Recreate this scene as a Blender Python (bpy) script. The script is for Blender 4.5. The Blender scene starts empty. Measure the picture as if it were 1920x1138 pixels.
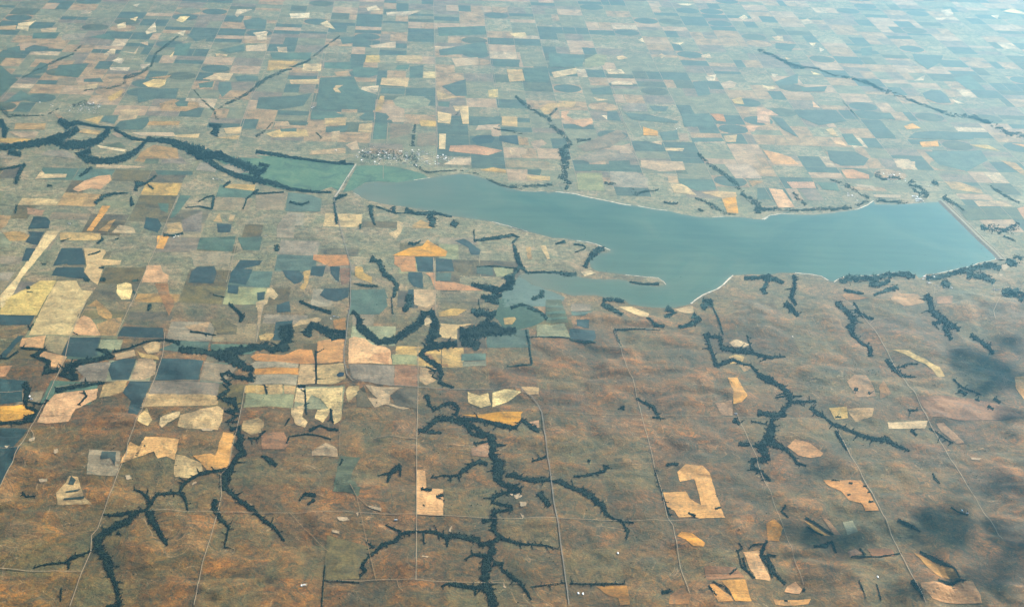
import bpy, math, random
import numpy as np
from mathutils import Matrix, Vector
from mathutils.geometry import delaunay_2d_cdt

scene = bpy.context.scene
rng = np.random.default_rng(7)
random.seed(7)
# Map frame: metres, +X east, +Y north along the section lines, z = 0 at lake level, camera above (0, 0).

CAM = (0.07260, 0.41904, 0.05298, 1.52502, 11988.4)
GRID = (-5840.3, 17632.9)

# ------------------------------------------------------------------ camera
def make_camera():
    yaw, pitch, roll, focal, height = CAM
    fwd = Vector((math.sin(yaw) * math.cos(pitch), math.cos(yaw) * math.cos(pitch), -math.sin(pitch)))
    right = Vector((math.cos(yaw), -math.sin(yaw), 0))
    up = right.cross(fwd)
    c, s = math.cos(roll), math.sin(roll)
    r2 = right * c + up * s
    u2 = up * c - right * s
    m = Matrix((r2, u2, -fwd)).transposed().to_4x4()
    m.translation = Vector((0, 0, height))
    cam = bpy.data.cameras.new("camera")
    cam.sensor_width = 36.0
    cam.lens = focal * 36.0
    cam.clip_start = 10.0
    cam.clip_end = 600000.0
    ob = bpy.data.objects.new("camera", cam)
    ob.matrix_world = m
    scene.collection.objects.link(ob)
    scene.camera = ob
make_camera()

# ------------------------------------------------------------------ sky, sun, exposure
SUN_EL, SUN_AZ = math.radians(24.0), math.radians(38.0)      # azimuth clockwise from north
SUN = Vector((math.cos(SUN_EL) * math.sin(SUN_AZ), math.cos(SUN_EL) * math.cos(SUN_AZ), math.sin(SUN_EL)))
world = bpy.data.worlds.new("World")
scene.world = world
world.use_nodes = True
wn = world.node_tree
sky = wn.nodes.new("ShaderNodeTexSky")
sky.sky_type = 'NISHITA'
sky.sun_disc = False
sky.sun_elevation = SUN_EL
sky.sun_rotation = SUN_AZ
bg = wn.nodes["Background"]
bg.inputs["Strength"].default_value = 0.06
wn.links.new(sky.outputs["Color"], bg.inputs["Color"])
sun = bpy.data.lights.new("sun", 'SUN')
sun.energy = 5.0
sun.angle = math.radians(0.45)
sun.color = (1.0, 0.905, 0.775)
so = bpy.data.objects.new("sun", sun)
so.rotation_euler = SUN.to_track_quat('Z', 'Y').to_euler()
so.location = (0, 0, 15000)
scene.collection.objects.link(so)
scene.view_settings.view_transform = 'Standard'
scene.view_settings.look = 'None'
scene.view_settings.exposure = 2.0
scene.view_settings.gamma = 1.0
scene.cycles.max_bounces = 4
scene.cycles.volume_bounces = 0
scene.cycles.volume_step_rate = 1.0

# ------------------------------------------------------------------ surveyed map (units of 5 m, east,north of the camera's foot)
DATA = {
 'L': [
  ('lake', '-259,6557 -207,6653 -145,6677 -63,6674 12,6714 88,6753 153,6787 217,6816 262,6816 313,6782 363,6738 398,6676 435,6642 502,6610 430,6623 493,6610 556,6606 594,6618 618,6598 651,6613 738,6593 779,6560 827,6537 887,6506 939,6475 982,6464 1018,6454 1077,6424 1131,6411 1187,6372 1245,6347 1305,6338 1364,6354 1389,6353 1462,6350 1497,6335 1546,6330 1570,6358 1536,6330 1584,6385 1640,6411 1708,6406 1784,6408 1865,6432 1949,6465 2008,6496 2068,6554 2110,6612 2104,6566 2182,6566 2264,6584 2341,6603 2411,6617 2422,6611 2433,6458 2445,6295 2455,6155 2468,6029 2468,5967 2448,5935 2403,5909 2362,5891 2327,5859 2263,5825 2214,5800 2151,5767 2102,5756 2083,5733 2059,5710 2054,5753 2014,5772 1947,5761 1880,5728 1821,5724 1749,5710 1712,5675 1695,5652 1675,5665 1657,5707 1615,5726 1555,5736 1497,5733 1435,5707 1410,5698 1421,5706 1376,5711 1334,5701 1293,5694 1269,5654 1237,5597 1207,5554 1174,5524 1136,5488 1100,5440 1084,5407 1048,5383 1008,5364 975,5359 927,5360 880,5370 840,5387 827,5419 791,5433 750,5446 719,5464 670,5461 632,5452 591,5477 555,5501 513,5519 478,5564 447,5604 433,5638 462,5660 524,5678 579,5675 649,5651 676,5639 713,5623 768,5621 824,5627 856,5615 874,5581 928,5571 976,5560 1007,5583 1001,5617 983,5651 939,5655 884,5666 830,5679 776,5694 744,5706 725,5741 725,5807 747,5852 785,5892 821,5905 825,5930 803,5954 772,5991 739,6012 694,6024 648,6045 596,6049 551,6077 494,6113 455,6142 409,6180 412,6172 349,6216 272,6244 224,6257 177,6270 129,6291 69,6329 8,6358 -34,6372 -89,6385 -138,6407 -194,6447 -226,6488 -252,6527'),
 ],
 'M': [
  ('marsh', '-977,7022 -808,6957 -673,6949 -726,6994 -622,6984 -510,6964 -411,6933 -332,6910 -254,6897 -320,6543 -354,6595 -406,6536 -498,6537 -592,6557 -650,6597 -691,6631'),
  ('marsh', '-252,6888 -138,6902 -66,6884 -8,6850 57,6798 76,6752 12,6714 -63,6674 -145,6682 -207,6662 -259,6557 -301,6527'),
  ('marsh', '333,5410 433,5403 370,5373 428,5364 472,5302 514,5230 463,5166 400,5133 381,5114 343,5160 315,5244 340,5333'),
  ('marsh', '350,5449 417,5602 447,5645 427,5630 477,5551 554,5488 598,5437 553,5334 350,5322'),
 ],
 'B': [
  ('550', 'beach', '651,6613 738,6593 779,6560 827,6537 887,6506 939,6475 976,6463'),
  ('400', 'beach', '1006,6457 1077,6424 1131,6411'),
  ('300', 'beach', '1319,6342 1377,6355'),
  ('350', 'beach', '1546,6330 1570,6358 1536,6330 1584,6385 1640,6411 1696,6409'),
  ('450', 'beach', '1994,6491 2008,6496 2068,6554 2110,6612'),
  ('450', 'beach', '1079,5406 1100,5440 1136,5488 1174,5524 1207,5554 1237,5597 1269,5654 1293,5694'),
  ('300', 'beach', '2327,5859 2362,5891 2403,5909 2448,5935 2467,5963'),
  ('300', 'beach', '2151,5767 2263,5825 2327,5859'),
  ('350', 'beach', '1555,5736 1615,5726 1657,5707 1675,5665'),
  ('300', 'beach', '1695,5652 1712,5675 1749,5710'),
  ('250', 'beach', '1821,5724 1880,5728 1947,5761 2014,5772'),
  ('250', 'beach', '2083,5733 2102,5756'),
  ('350', 'beach', '694,6024 739,6012 772,5991 803,5954 825,5930'),
  ('300', 'beach', '857,5671 939,5655 983,5651 1001,5617 1007,5583'),
  ('350', 'beach', '349,6216 412,6172 474,6128 409,6180 455,6142 494,6113'),
  ('200', 'beach', '69,6329 129,6291 177,6270'),
  ('350', 'beach', '12,6714 88,6753'),
  ('250', 'beach', '493,6610 556,6606 594,6618'),
  ('200', 'beach', '-252,6527 -226,6488'),
 ],
 'F': [
  ('yellow', 'yellow field with a greenish west half beside the sandy strip', '-1381,5471 -1320,5471 -1326,5314 -1325,5164 -1454,5159 -1464,5201 -1465,5306'),
  ('yellow', 'brightest yellow field ending on the east-west road', '-1318,5471 -1251,5483 -1213,5396 -1170,5386 -1179,5297 -1167,5005 -1317,4997 -1323,5314'),
  ('sand', 'long narrow sandy strip slanting past the yellow fields', '-1466,5972 -1414,5976 -1455,5480 -1451,5356 -1459,5221 -1469,5220 -1495,5328 -1475,5478'),
  ('dark', 'dark green band just below the yellow field at the left edge', '-1454,5159 -1332,5163 -1331,5083 -1433,5071'),
  ('orange', '', '-1179,5108 -1160,5163 -1131,5141 -1101,5083 -1071,5004 -1169,5010'),
  ('tan', '', '-1167,5248 -1144,5312 -1095,5240 -1062,5181 -1059,5121 -1113,5178 -1132,5250'),
  ('tan', '', '-1103,5095 -1058,5145 -1026,5158 -1014,5088 -1017,4995 -1071,5004'),
  ('dark', 'dark green rectangle directly above the east-west road in the left middle', '-1006,5071 -864,5072 -853,4998 -1011,4993'),
  ('dark', 'dark green field below the road south of the yellow fields', '-1174,4989 -1066,4990 -1067,4903 -1052,4849 -1075,4826 -1171,4838'),
  ('orange', 'small orange trapezoid field below the yellow fields', '-1332,4968 -1256,4994 -1245,4900 -1327,4907'),
  ('mauve', '', '-1250,4989 -1176,4989 -1173,4838 -1244,4894'),
  ('dark', '', '-1351,4989 -1330,4991 -1356,4813 -1370,4812 -1375,4834'),
  ('orange', '', '-1239,4873 -1150,4828 -1156,4754 -1189,4757 -1202,4810 -1250,4834'),
  ('orange', '', '-1355,4750 -1315,4757 -1318,4674 -1335,4668'),
  ('dark', 'dark green west half of the circular pivot field', '-916,4823 -917,4666 -971,4664 -996,4735 -996,4798 -963,4826'),
  ('tan', 'pale tan east half of the circular pivot field', '-911,4823 -871,4836 -844,4784 -837,4711 -867,4669 -913,4667'),
  ('dark', 'large dark green rectangle east of the split circle', '-832,4827 -692,4818 -689,4666 -831,4670'),
  ('mauve', '', '-687,4813 -593,4796 -572,4775 -606,4670 -684,4669'),
  ('dark', 'dark L-shaped field south of the split circle', '-910,4652 -839,4660 -846,4417 -879,4429 -882,4510 -918,4566'),
  ('tan', '', '-993,4633 -953,4660 -918,4656 -917,4571 -954,4541 -989,4539'),
  ('mauve', '', '-1114,4761 -1050,4790 -1000,4798 -990,4663 -1079,4654 -1068,4690'),
  ('orange', 'large orange field with a creek-notched top edge at left', '-1146,4504 -1135,4557 -1103,4573 -1048,4591 -1005,4602 -997,4534 -1048,4455 -1051,4363 -1118,4356 -1148,4368'),
  ('orange', 'orange field on the left edge wrapped by a dark creek', '-1285,4465 -1243,4471 -1210,4487 -1165,4451 -1167,4404 -1262,4368'),
  ('mauve', 'wide mauve-grey field south of the road by the meandering creek', '-836,4655 -619,4659 -613,4569 -838,4570'),
  ('tan', '', '-842,4570 -613,4569 -606,4511 -631,4501 -849,4473'),
  ('pale', '', '-771,4364 -773,4410 -718,4450 -717,4412 -746,4374 -759,4346'),
  ('tan', '', '-605,4502 -584,4474 -579,4399 -585,4335 -675,4331 -713,4357 -714,4422'),
  ('tan', '', '-840,4417 -827,4474 -796,4391 -803,4349 -838,4366'),
  ('orange', 'orange field with a wavy grassy lower edge left of the tall tan field', '-841,4246 -807,4216 -799,4272 -695,4260 -691,4145 -719,4165 -742,4151 -758,4185 -814,4136 -848,4114'),
  ('orange', 'tall hooked orange field beside the meandering creek', '-567,4326 -531,4319 -529,4205 -530,4231 -526,4121 -564,4095 -590,4098 -616,4143 -641,4176 -588,4186 -574,4177'),
  ('tan', 'tan field with rounded bottom in the crook of the creek trees', '-691,4174 -661,4167 -611,4135 -601,4093 -636,4047 -678,4054 -686,4091'),
  ('mauve', 'mauve field with a dark pronged blotch inside', '-955,4199 -921,4196 -862,4194 -847,4110 -848,4045 -933,4046'),
  ('tan', 'tan field striped by dark terrace bands at lower left', '-1001,3945 -985,4001 -980,4037 -955,4033 -935,3971 -916,3917 -886,3884 -983,3881'),
  ('dark', 'dark blue-green field in the left lower corner beside the road', '-1219,4190 -1157,4194 -1164,3964'),
  ('dark', 'dark field above the short white lane at the left edge', '-1252,4328 -1206,4330 -1164,4313 -1178,4195 -1219,4194'),
  ('dark', '', '-1332,4658 -1241,4652 -1243,4582 -1225,4505 -1288,4474'),
  ('dark', '', '-1554,6131 -1502,6127 -1475,6081 -1464,6003 -1545,5990'),
  ('dark', '', '-1540,5967 -1473,5964 -1469,5821 -1523,5847 -1525,5937'),
  ('dark', '', '-1505,5790 -1469,5785 -1466,5656 -1493,5655'),
  ('tan', '', '-1692,6137 -1645,6132 -1638,6006 -1652,5974'),
  ('tan', '', '-1634,5945 -1572,5965 -1519,5923 -1527,5862 -1584,5850'),
  ('dark', 'dark field left of the bright zigzag field, upper of two', '-1371,5799 -1291,5804 -1245,5636 -1309,5625 -1317,5638 -1365,5617'),
  ('dark', 'dark field left of the bright zigzag field, lower of two', '-1351,5601 -1247,5608 -1238,5560 -1199,5495 -1350,5520'),
  ('sand', 'bright zigzag field between dark fields in the left middle', '-1286,5805 -1202,5796 -1192,5767 -1195,5695 -1118,5686 -1116,5644 -1188,5632 -1174,5599 -1165,5451 -1198,5489 -1237,5567 -1239,5622'),
  ('pale', 'small pale rounded field with swirling contour lines', '-1093,5455 -1066,5477 -1043,5465 -1028,5394 -1023,5317 -1053,5316 -1082,5378'),
  ('orange', 'bright heart-shaped orange field in the left middle', '-1013,5637 -961,5643 -943,5579 -915,5547 -910,5480 -1007,5481'),
  ('brown', 'brownish pink tapering strip under the heart-shaped field', '-955,5470 -909,5473 -887,5376 -862,5327 -855,5266 -860,5179 -914,5338'),
  ('dark', 'dark blue-green six-sided field right of the heart-shaped field', '-821,5642 -758,5653 -741,5599 -738,5484 -832,5484 -836,5593'),
  ('dark', 'dark notched field on the road east of the six-sided field', '-663,5716 -576,5722 -583,5678 -643,5633 -605,5628 -616,5478 -681,5494 -686,5588'),
  ('dark', '', '-684,5474 -642,5469 -638,5391 -676,5402'),
  ('dark', '', '-568,5408 -538,5423 -536,5346 -558,5338'),
  ('orange', '', '-1020,5958 -974,5954 -975,5811 -1006,5816'),
  ('teal', '', '-849,5939 -706,5965 -705,5800 -845,5820'),
  ('teal', '', '-699,5950 -600,5972 -597,5822 -663,5817'),
  ('mauve', '', '-870,5803 -705,5800 -701,5671 -833,5648'),
  ('dark', '', '-802,6107 -739,6103 -734,6009 -784,6006'),
  ('tan', '', '-819,6130 -805,6229 -781,6124'),
  ('tan', '', '-759,6134 -757,6216 -735,6201 -739,6136'),
  ('tan', '', '-1001,6076 -951,6104 -926,6011 -986,5991'),
  ('mauve', '', '-947,6120 -877,6240 -852,6001 -926,6011'),
  ('dark', '', '-1099,6157 -1049,6145 -1020,6067 -1025,5988 -1088,6031'),
  ('teal', '', '-1076,6325 -1029,6320 -1018,6212 -1052,6243'),
  ('teal', '', '-998,6435 -949,6430 -983,6166 -1000,6148'),
  ('orange', 'slanting orange strip in the upper left hills', '-1310,5983 -1301,6175 -1302,6274 -1267,6276 -1275,6160 -1287,5985'),
  ('tan', '', '-1265,5987 -1235,6099 -1216,6116 -1227,5989'),
  ('tan', '', '-1207,5975 -1193,6054 -1127,6028 -1112,5974'),
  ('tan', '', '-1411,5961 -1250,5965 -1238,5897 -1273,5880 -1395,5886'),
  ('orange', 'broad curving orange field in the upper left hills', '-1463,6467 -1437,6577 -1389,6645 -1338,6668 -1319,6596 -1346,6477 -1390,6491 -1433,6434'),
  ('tan', 'pale boot-shaped field near the left edge below the river woods', '-1650,6586 -1647,6707 -1623,6653 -1527,6661 -1523,6615'),
  ('brown', '', '-1606,6233 -1525,6207 -1523,6142 -1582,6153'),
  ('pale', '', '-1425,6803 -1307,6804 -1205,6793 -1202,6775 -1286,6758 -1418,6765'),
  ('tan', '', '-1267,6866 -1228,7019 -1196,7022 -1208,6851'),
  ('green', '', '-1219,6959 -1165,6984 -1155,6837 -1219,6841'),
  ('mauve', '', '-1144,6847 -1143,6966 -1092,7011 -1024,6848'),
  ('teal', '', '-1154,6750 -985,6746 -979,6699 -1132,6686'),
  ('mauve', '', '-969,6863 -927,6877 -882,6774 -885,6745 -975,6766'),
  ('mauve', '', '-858,6834 -791,6918 -729,6749 -833,6731'),
  ('tan', '', '-793,6595 -689,6594 -687,6513 -825,6547'),
  ('orange', 'orange bar field against the highway south of the bridge', '-382,5785 -249,5794 -231,5687 -309,5675 -379,5734'),
  ('dark', '', '-380,5670 -326,5681 -331,5576 -380,5587'),
  ('dark', '', '-309,5675 -271,5670 -267,5532 -281,5545 -303,5612'),
  ('dark', 'dark shield-shaped field left of the highway', '-491,5628 -426,5632 -402,5565 -412,5510 -434,5489 -474,5560'),
  ('tan', '', '-409,5620 -383,5635 -383,5512 -393,5432 -413,5457 -399,5511'),
  ('brown', '', '-270,5656 -227,5659 -225,5562 -236,5507 -257,5499'),
  ('tan', 'tan field narrowing southeast just right of the highway', '-211,5674 -184,5676 -176,5620 -143,5581 -141,5513 -179,5551 -208,5591'),
  ('dark', 'dark green half-oval field touching the highway', '-319,5462 -224,5468 -226,5389 -266,5348 -302,5359 -334,5402'),
  ('tan', '', '-533,5450 -519,5464 -486,5387 -498,5348 -521,5372 -521,5308 -558,5271 -563,5319 -534,5346'),
  ('orange', 'square bright orange-tan field below the pointed one in the middle', '-60,5799 21,5804 30,5640 -30,5636 -36,5678 -59,5712'),
  ('orange', "pointed orange field south of the lake's west end", '-69,5806 0,5892 51,5911 74,5981 103,5929 153,5865 147,5813 24,5805'),
  ('dark', 'dark field just right of the square orange-tan field', '24,5797 96,5795 93,5651 35,5641'),
  ('dark', 'dark field east of the lane below the pointed orange field', '105,5795 169,5785 178,5657 106,5645'),
  ('dark', '', '-3,5631 52,5635 57,5485 20,5496 -2,5562'),
  ('teal', '', '106,5638 167,5642 160,5565 106,5562'),
  ('orange', 'orange arrow-shaped field pointing east toward the creek marsh', '63,5635 101,5638 103,5555 176,5553 235,5522 287,5479 105,5474 95,5507 84,5595'),
  ('pink', 'pale pinkish square field with a rounded bottom edge', '20,5472 104,5472 102,5348 65,5305 21,5330'),
  ('tan', '', '-55,6186 -26,6172 -36,6059 -58,5980 -88,6040 -54,6090'),
  ('tan', '', '10,6150 45,6218 98,6149 92,6116 10,6110'),
  ('teal', 'blue-green field south of the marsh left of the bridge road', '-538,6507 -433,6480 -387,6431 -384,6277 -532,6274'),
  ('mauve', '', '-541,5961 -551,6085 -533,6216 -482,6237 -473,5966'),
  ('mauve', '', '-678,6496 -545,6507 -538,6282 -656,6273'),
  ('dark', '', '184,5981 224,6007 290,5882 282,5829 249,5834 239,5908'),
  ('teal', '', '268,5712 329,5716 331,5631 266,5648'),
  ('olive', '', '334,5709 413,5721 408,5629 342,5625'),
  ('teal', '', '-218,5449 -91,5463 -74,5372 -84,5386 -77,5309 -106,5233 -214,5239'),
  ('dark', '', '-1,5468 20,5469 21,5304 -5,5302'),
  ('pink', '', '148,6943 209,7049 282,7046 276,6944'),
  ('tan', '', '316,6879 383,6924 440,6890 438,6841'),
  ('mauve', '', '447,7040 526,7037 521,6936 443,6939'),
  ('orange', 'bright orange strip in the striped field by the meandering creek', '-511,4778 -509,4773 -367,4785 -363,4732 -505,4731 -512,4738'),
  ('mauve', 'mauve strip above the bright orange strip', '-533,4809 -515,4831 -369,4819 -369,4785 -509,4774 -516,4778'),
  ('mauve', '', '-505,4726 -365,4730 -365,4660 -498,4659'),
  ('orange', '', '-538,4863 -520,4886 -424,4881 -375,4931 -331,4928 -313,4825 -362,4817 -515,4834'),
  ('tan', 'tan field left of the farm lane above the eroded pale field', '-364,4815 -314,4817 -303,4673 -362,4660'),
  ('tan', 'tan field with a dark pond in the bend of the highway', '-306,4812 -214,4811 -204,4698 -240,4666 -298,4673'),
  ('orange', 'orange-mauve field left of the highway south of the river woods', '-316,4994 -278,5016 -224,5036 -217,4824 -308,4825'),
  ('orange', 'largest orange field just right of the highway', '-207,5025 -191,5043 -150,5028 -124,4983 -80,4968 -60,4941 -50,4821 -200,4809'),
  ('olive', '', '-54,4897 33,4901 36,4825 -48,4816'),
  ('mauve', '', '-200,4801 -43,4810 -40,4664 -138,4665 -181,4699'),
  ('brown', '', '-40,4811 36,4814 37,4657 -40,4659'),
  ('tan', '', '-497,4649 -472,4645 -468,4585 -491,4584'),
  ('tan', '', '-470,4656 -410,4653 -405,4588 -450,4586'),
  ('tan', '', '-405,4648 -366,4650 -366,4590 -400,4588'),
  ('tan', '', '-530,4643 -471,4650 -463,4591 -528,4583'),
  ('pale', '', '-363,4541 -363,4640 -335,4636 -328,4562 -330,4532'),
  ('pale', 'bright pale field carved by dark gullies in the centre left', '-332,4636 -210,4641 -205,4423 -226,4394 -240,4488 -262,4402 -290,4429 -284,4486 -249,4497 -280,4564 -309,4592 -327,4527'),
  ('pale', 'pale curling tongue of bare soil below the gullied field', '-370,4492 -330,4523 -330,4437 -310,4400 -316,4363 -344,4380 -367,4454'),
  ('tan', '', '-192,4639 -155,4637 -154,4599 -188,4528 -200,4597'),
  ('tan', 'tan Y-shaped field between green patches right of the highway bend', '-137,4645 -17,4645 -53,4593 -54,4534 13,4507 -10,4497 -65,4528 -101,4503 -125,4570 -93,4562'),
  ('turf', '', '-52,4593 -7,4640 35,4642 35,4508 -33,4525'),
  ('turf', '', '-163,4598 -141,4639 -125,4565 -110,4502 -159,4500'),
  ('pale', 'pale scalloped bluff land south of the road, left piece', '204,4634 243,4605 272,4617 278,4537 245,4521 205,4554'),
  ('pale', 'pale bluff land tapering east beside the highway curve', '286,4617 329,4641 379,4621 381,4614 331,4559 282,4518'),
  ('orange', 'orange field with creek-cut lower edge below the pale bluffs', '180,4474 381,4491 373,4474 372,4426 342,4402 336,4411 278,4432 234,4459'),
  ('orange', '', '384,4427 430,4438 429,4395 404,4390'),
  ('tan', 'grey-tan field surrounded by dark creek woods in the centre', '119,5172 185,5163 241,5178 179,5133 177,5044 113,5053'),
  ('tan', '', '161,5304 219,5301 181,5243 114,5233 112,5270'),
  ('tan', '', '52,5217 88,5213 90,5146 63,5151'),
  ('tan', 'curved tan field beside the dark woods left of the highway', '-416,5114 -388,5175 -334,5196 -313,5191 -317,5167 -380,5133'),
  ('tan', '', '-525,5032 -498,5056 -468,5052 -483,5000 -517,4998'),
  ('dark', '', '-484,5299 -441,5340 -428,5240 -478,5231'),
  ('dark', '', '-476,5152 -415,5167 -410,5003 -473,5000'),
  ('tan', '', '43,4809 106,4807 72,4773 105,4722 67,4669 44,4698'),
  ('brown', '', '60,4925 82,4915 106,4839 140,4840 144,4819 82,4838'),
  ('olive', '', '193,4859 276,4863 274,4825 192,4821'),
  ('teal', '', '190,4920 276,4930 274,4869 188,4865'),
  ('brown', '', '-272,5175 -228,5202 -221,5106 -242,5081 -264,5116'),
  ('brown', '', '-448,4322 -380,4333 -357,4263 -371,4227 -439,4225'),
  ('tan', '', '-285,4213 -245,4267 -208,4224 -204,4182 -283,4184'),
  ('brown', '', '206,4247 260,4294 260,4199 247,4197 205,4204'),
  ('orange', 'orange field with two dark tree clumps in the lower centre', '37,4106 62,4102 67,4009 116,4002 114,3847 38,3851'),
  ('green', 'green strip field in the brown lower centre', '-198,4191 -134,4176 -156,4091 -158,4042 -127,3987 -133,3939 -171,3970 -208,3977'),
  ('turf', '', '-211,3736 -108,3696 -76,3668 -116,3592 -114,3532 -202,3521 -210,3590'),
  ('tan', 'tan field enclosed by a dark creek loop at left', '-514,4402 -467,4417 -447,4395 -446,4331 -478,4312 -512,4347'),
  ('turf', '', '-714,5163 -670,5178 -608,5109 -605,5039 -669,5036'),
  ('tan', '', '-794,5094 -711,5139 -710,5057 -765,5066'),
  ('tan', 'tall narrow tan field tapering down to the road', '-559,5320 -535,5334 -529,5137 -538,5125'),
  ('olive', '', '-1065,4970 -988,4968 -985,4896 -1060,4892'),
  ('tan', 'tan half-oval field with a dark rim above the split circle', '-913,4922 -883,4974 -857,4958 -850,4881 -885,4863'),
  ('pink', '', '-998,4863 -938,4898 -924,4844 -985,4820'),
  ('teal', '', '-858,4902 -793,4982 -690,4975 -688,4878 -779,4884'),
  ('teal', '', '-683,4955 -491,4965 -536,4885 -630,4869 -678,4911'),
  ('tan', '', '-927,4888 -904,4835 -840,4816 -854,4848 -909,4867'),
  ('orange', 'large C-shaped orange field wrapping a grassy draw at lower right', '774,4005 842,4007 849,3968 876,3929 879,4001 880,4082 857,4073 834,4064 834,4123 867,4166 918,4159 933,4117 933,4018 931,3931 933,3850 859,3852 845,3866 800,3865 793,3903 775,3918'),
  ('orange', 'small orange oval field below the C-shaped field', '780,3760 796,3783 822,3769 851,3711 845,3690 814,3693'),
  ('orange', 'orange wedge field between two dark tree lines at lower right', '954,3675 1003,3683 997,3623 1004,3542 1000,3530 961,3531'),
  ('brown', '', '830,3599 921,3604 931,3534 827,3532'),
  ('orange', '', '826,3505 842,3509 874,3454 880,3424 839,3423'),
  ('orange', 'orange field cut by a dark gully at the bottom edge right of centre', '864,3522 930,3526 929,3424 884,3424 879,3480'),
  ('brown', 'brown-orange field by the highway at the bottom edge', '523,3512 607,3514 603,3419 577,3418 576,3449 548,3467'),
  ('brown', '', '719,3477 754,3504 770,3465 760,3421 707,3421'),
  ('orange', 'ragged orange field with dark trees leaning on the slanting road', '1280,4086 1398,4090 1401,4016 1401,3897 1361,3896 1358,3935 1326,3957 1318,4013 1292,4045'),
  ('orange', '', '1050,3826 1079,3850 1093,3798 1067,3731 1034,3730'),
  ('orange', '', '1165,3844 1194,3808 1226,3771 1209,3771 1182,3792'),
  ('brown', '', '1222,3876 1244,3846 1259,3772 1240,3779'),
  ('brown', '', '1253,3685 1281,3700 1294,3672 1255,3660'),
  ('brown', '', '1314,3701 1387,3702 1385,3667 1318,3655'),
  ('olive', '', '1282,3847 1313,3856 1310,3788 1275,3772'),
  ('brown', '', '1444,3689 1472,3662 1502,3627 1529,3586 1528,3546 1477,3572'),
  ('orange', 'deep orange field in the bottom right corner', '1415,3523 1453,3531 1506,3525 1568,3536 1565,3467 1559,3436 1429,3451 1411,3497'),
  ('orange', '', '1045,3516 1072,3533 1083,3497 1071,3477 1032,3489'),
  ('orange', '', '993,3450 1096,3452 1083,3427 995,3426'),
  ('orange', 'leaf-shaped orange field among the creek trees at right', '1213,4300 1248,4338 1288,4312 1319,4250 1306,4233 1273,4227 1237,4244'),
  ('brown', 'broad brown-orange field right of the slanting road at the right edge', '1740,4653 1776,4649 1833,4662 1881,4658 1939,4656 2009,4618 2063,4510 1838,4492 1743,4508'),
  ('brown', '', '1750,4469 1776,4475 1789,4413 1803,4339 1778,4334 1752,4412'),
  ('orange', '', '2140,4823 2175,4825 2110,4642 2114,4736'),
  ('tan', '', '1412,4563 1475,4571 1461,4497 1416,4485'),
  ('tan', '', '1471,4556 1563,4559 1542,4500 1478,4468'),
  ('pink', '', '1587,4472 1728,4487 1704,4439 1579,4429'),
  ('brown', '', '1559,4808 1605,4810 1607,4725 1600,4662 1533,4649 1523,4763'),
  ('brown', '', '1627,4726 1653,4769 1657,4675 1609,4642'),
  ('tan', '', '1752,5018 1812,5010 1857,4955 1885,4877 1885,4812 1856,4800 1847,4920 1789,4986'),
  ('orange', 'upright orange field right of centre above the crossroads', '1105,4766 1141,4773 1146,4623 1119,4581 1089,4570 1106,4662'),
  ('brown', '', '1029,4578 1090,4600 1076,4501 1039,4500'),
  ('pale', 'small pale dry basin fringed by dark trees south of the lake', '1163,5059 1199,5090 1238,5051 1213,5027 1173,5030'),
  ('tan', '', '1142,4943 1170,4962 1198,4946 1184,4900 1137,4887'),
  ('tan', '', '1165,4877 1207,4890 1206,4857 1174,4823'),
  ('dark', 'dark blue-green field south of the striped green plots', '588,5130 680,5129 678,5058 659,5017 583,5065'),
  ('dark', '', '621,5211 668,5213 662,5146 616,5150'),
  ('olive', '', '471,5172 572,5178 586,5071 464,5065'),
  ('green', 'green plot with fine dark stripes beside the marsh', '521,5408 580,5411 588,5185 506,5193'),
  ('mauve', '', '614,5374 689,5378 682,5301 608,5297'),
  ('teal', '', '607,5291 692,5296 655,5244 609,5247'),
  ('tan', '', '383,4657 445,4659 439,4608 403,4602'),
  ('pink', '', '794,5359 847,5362 903,5301 891,5250 849,5285'),
  ('pink', 'small pink-tan field on the south shore of the lake', '1006,5347 1081,5385 1075,5317 1038,5315'),
  ('tan', 'small tan clearing inside the green marsh', '351,5227 393,5236 399,5217 381,5174 353,5172'),
  ('tan', '', '477,5925 496,5941 493,5806 476,5805'),
  ('tan', '', '537,5959 560,5961 567,5811 555,5803'),
  ('sand', '', '680,5688 721,5708 741,5685 693,5647'),
  ('pink', 'long pale pink field above the north shore highway', '1099,7089 1302,7087 1297,6964 1172,6934 1086,6986'),
  ('mauve', '', '783,7102 932,7242 1006,7227 978,7099 850,7026'),
  ('teal', 'dark teal field left of the long pale pink one', '941,7064 1044,7084 1034,6941 933,6933'),
  ('teal', '', '774,6999 928,7012 924,6912 773,6919'),
  ('mauve', '', '931,6913 1057,6914 1099,6829 1081,6695 921,6700 918,6795'),
  ('pink', '', '1197,6877 1243,6871 1235,6774 1190,6779'),
  ('pink', '', '1194,6761 1260,6766 1295,6620 1197,6649'),
  ('teal', '', '1245,6842 1409,6836 1399,6702 1304,6676 1241,6774'),
  ('pink', '', '1321,6659 1409,6684 1484,6672 1481,6616 1406,6592'),
  ('orange', 'tall orange field touching the north shore woods', '1404,6583 1474,6616 1447,6400 1398,6405'),
  ('pink', 'pinkish tan field beside the wooded draw north of the lake', '1502,7064 1633,7075 1648,6876 1520,6865'),
  ('orange', "orange angular field far above the lake's middle", '1736,7317 1725,7316 1805,7259 1855,7199 1874,7097 1748,7085 1744,7116'),
  ('tan', '', '1575,6841 1647,6837 1578,6755'),
  ('tan', '', '531,6819 641,6819 637,6761 534,6762'),
  ('teal', '', '542,6908 608,6914 596,6825 538,6839'),
  ('mauve', '', '450,7030 649,7028 649,6938 445,6929'),
  ('pink', '', '472,7199 560,7207 535,7120 474,7115'),
  ('olive', '', '770,6879 889,6889 876,6641 756,6649'),
  ('orange', 'bright slanting orange field by the north shore bay', '1651,6742 1713,6728 1722,6500 1643,6485'),
  ('orange', '', '1756,6837 1888,6848 1878,6761 1764,6751'),
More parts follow.
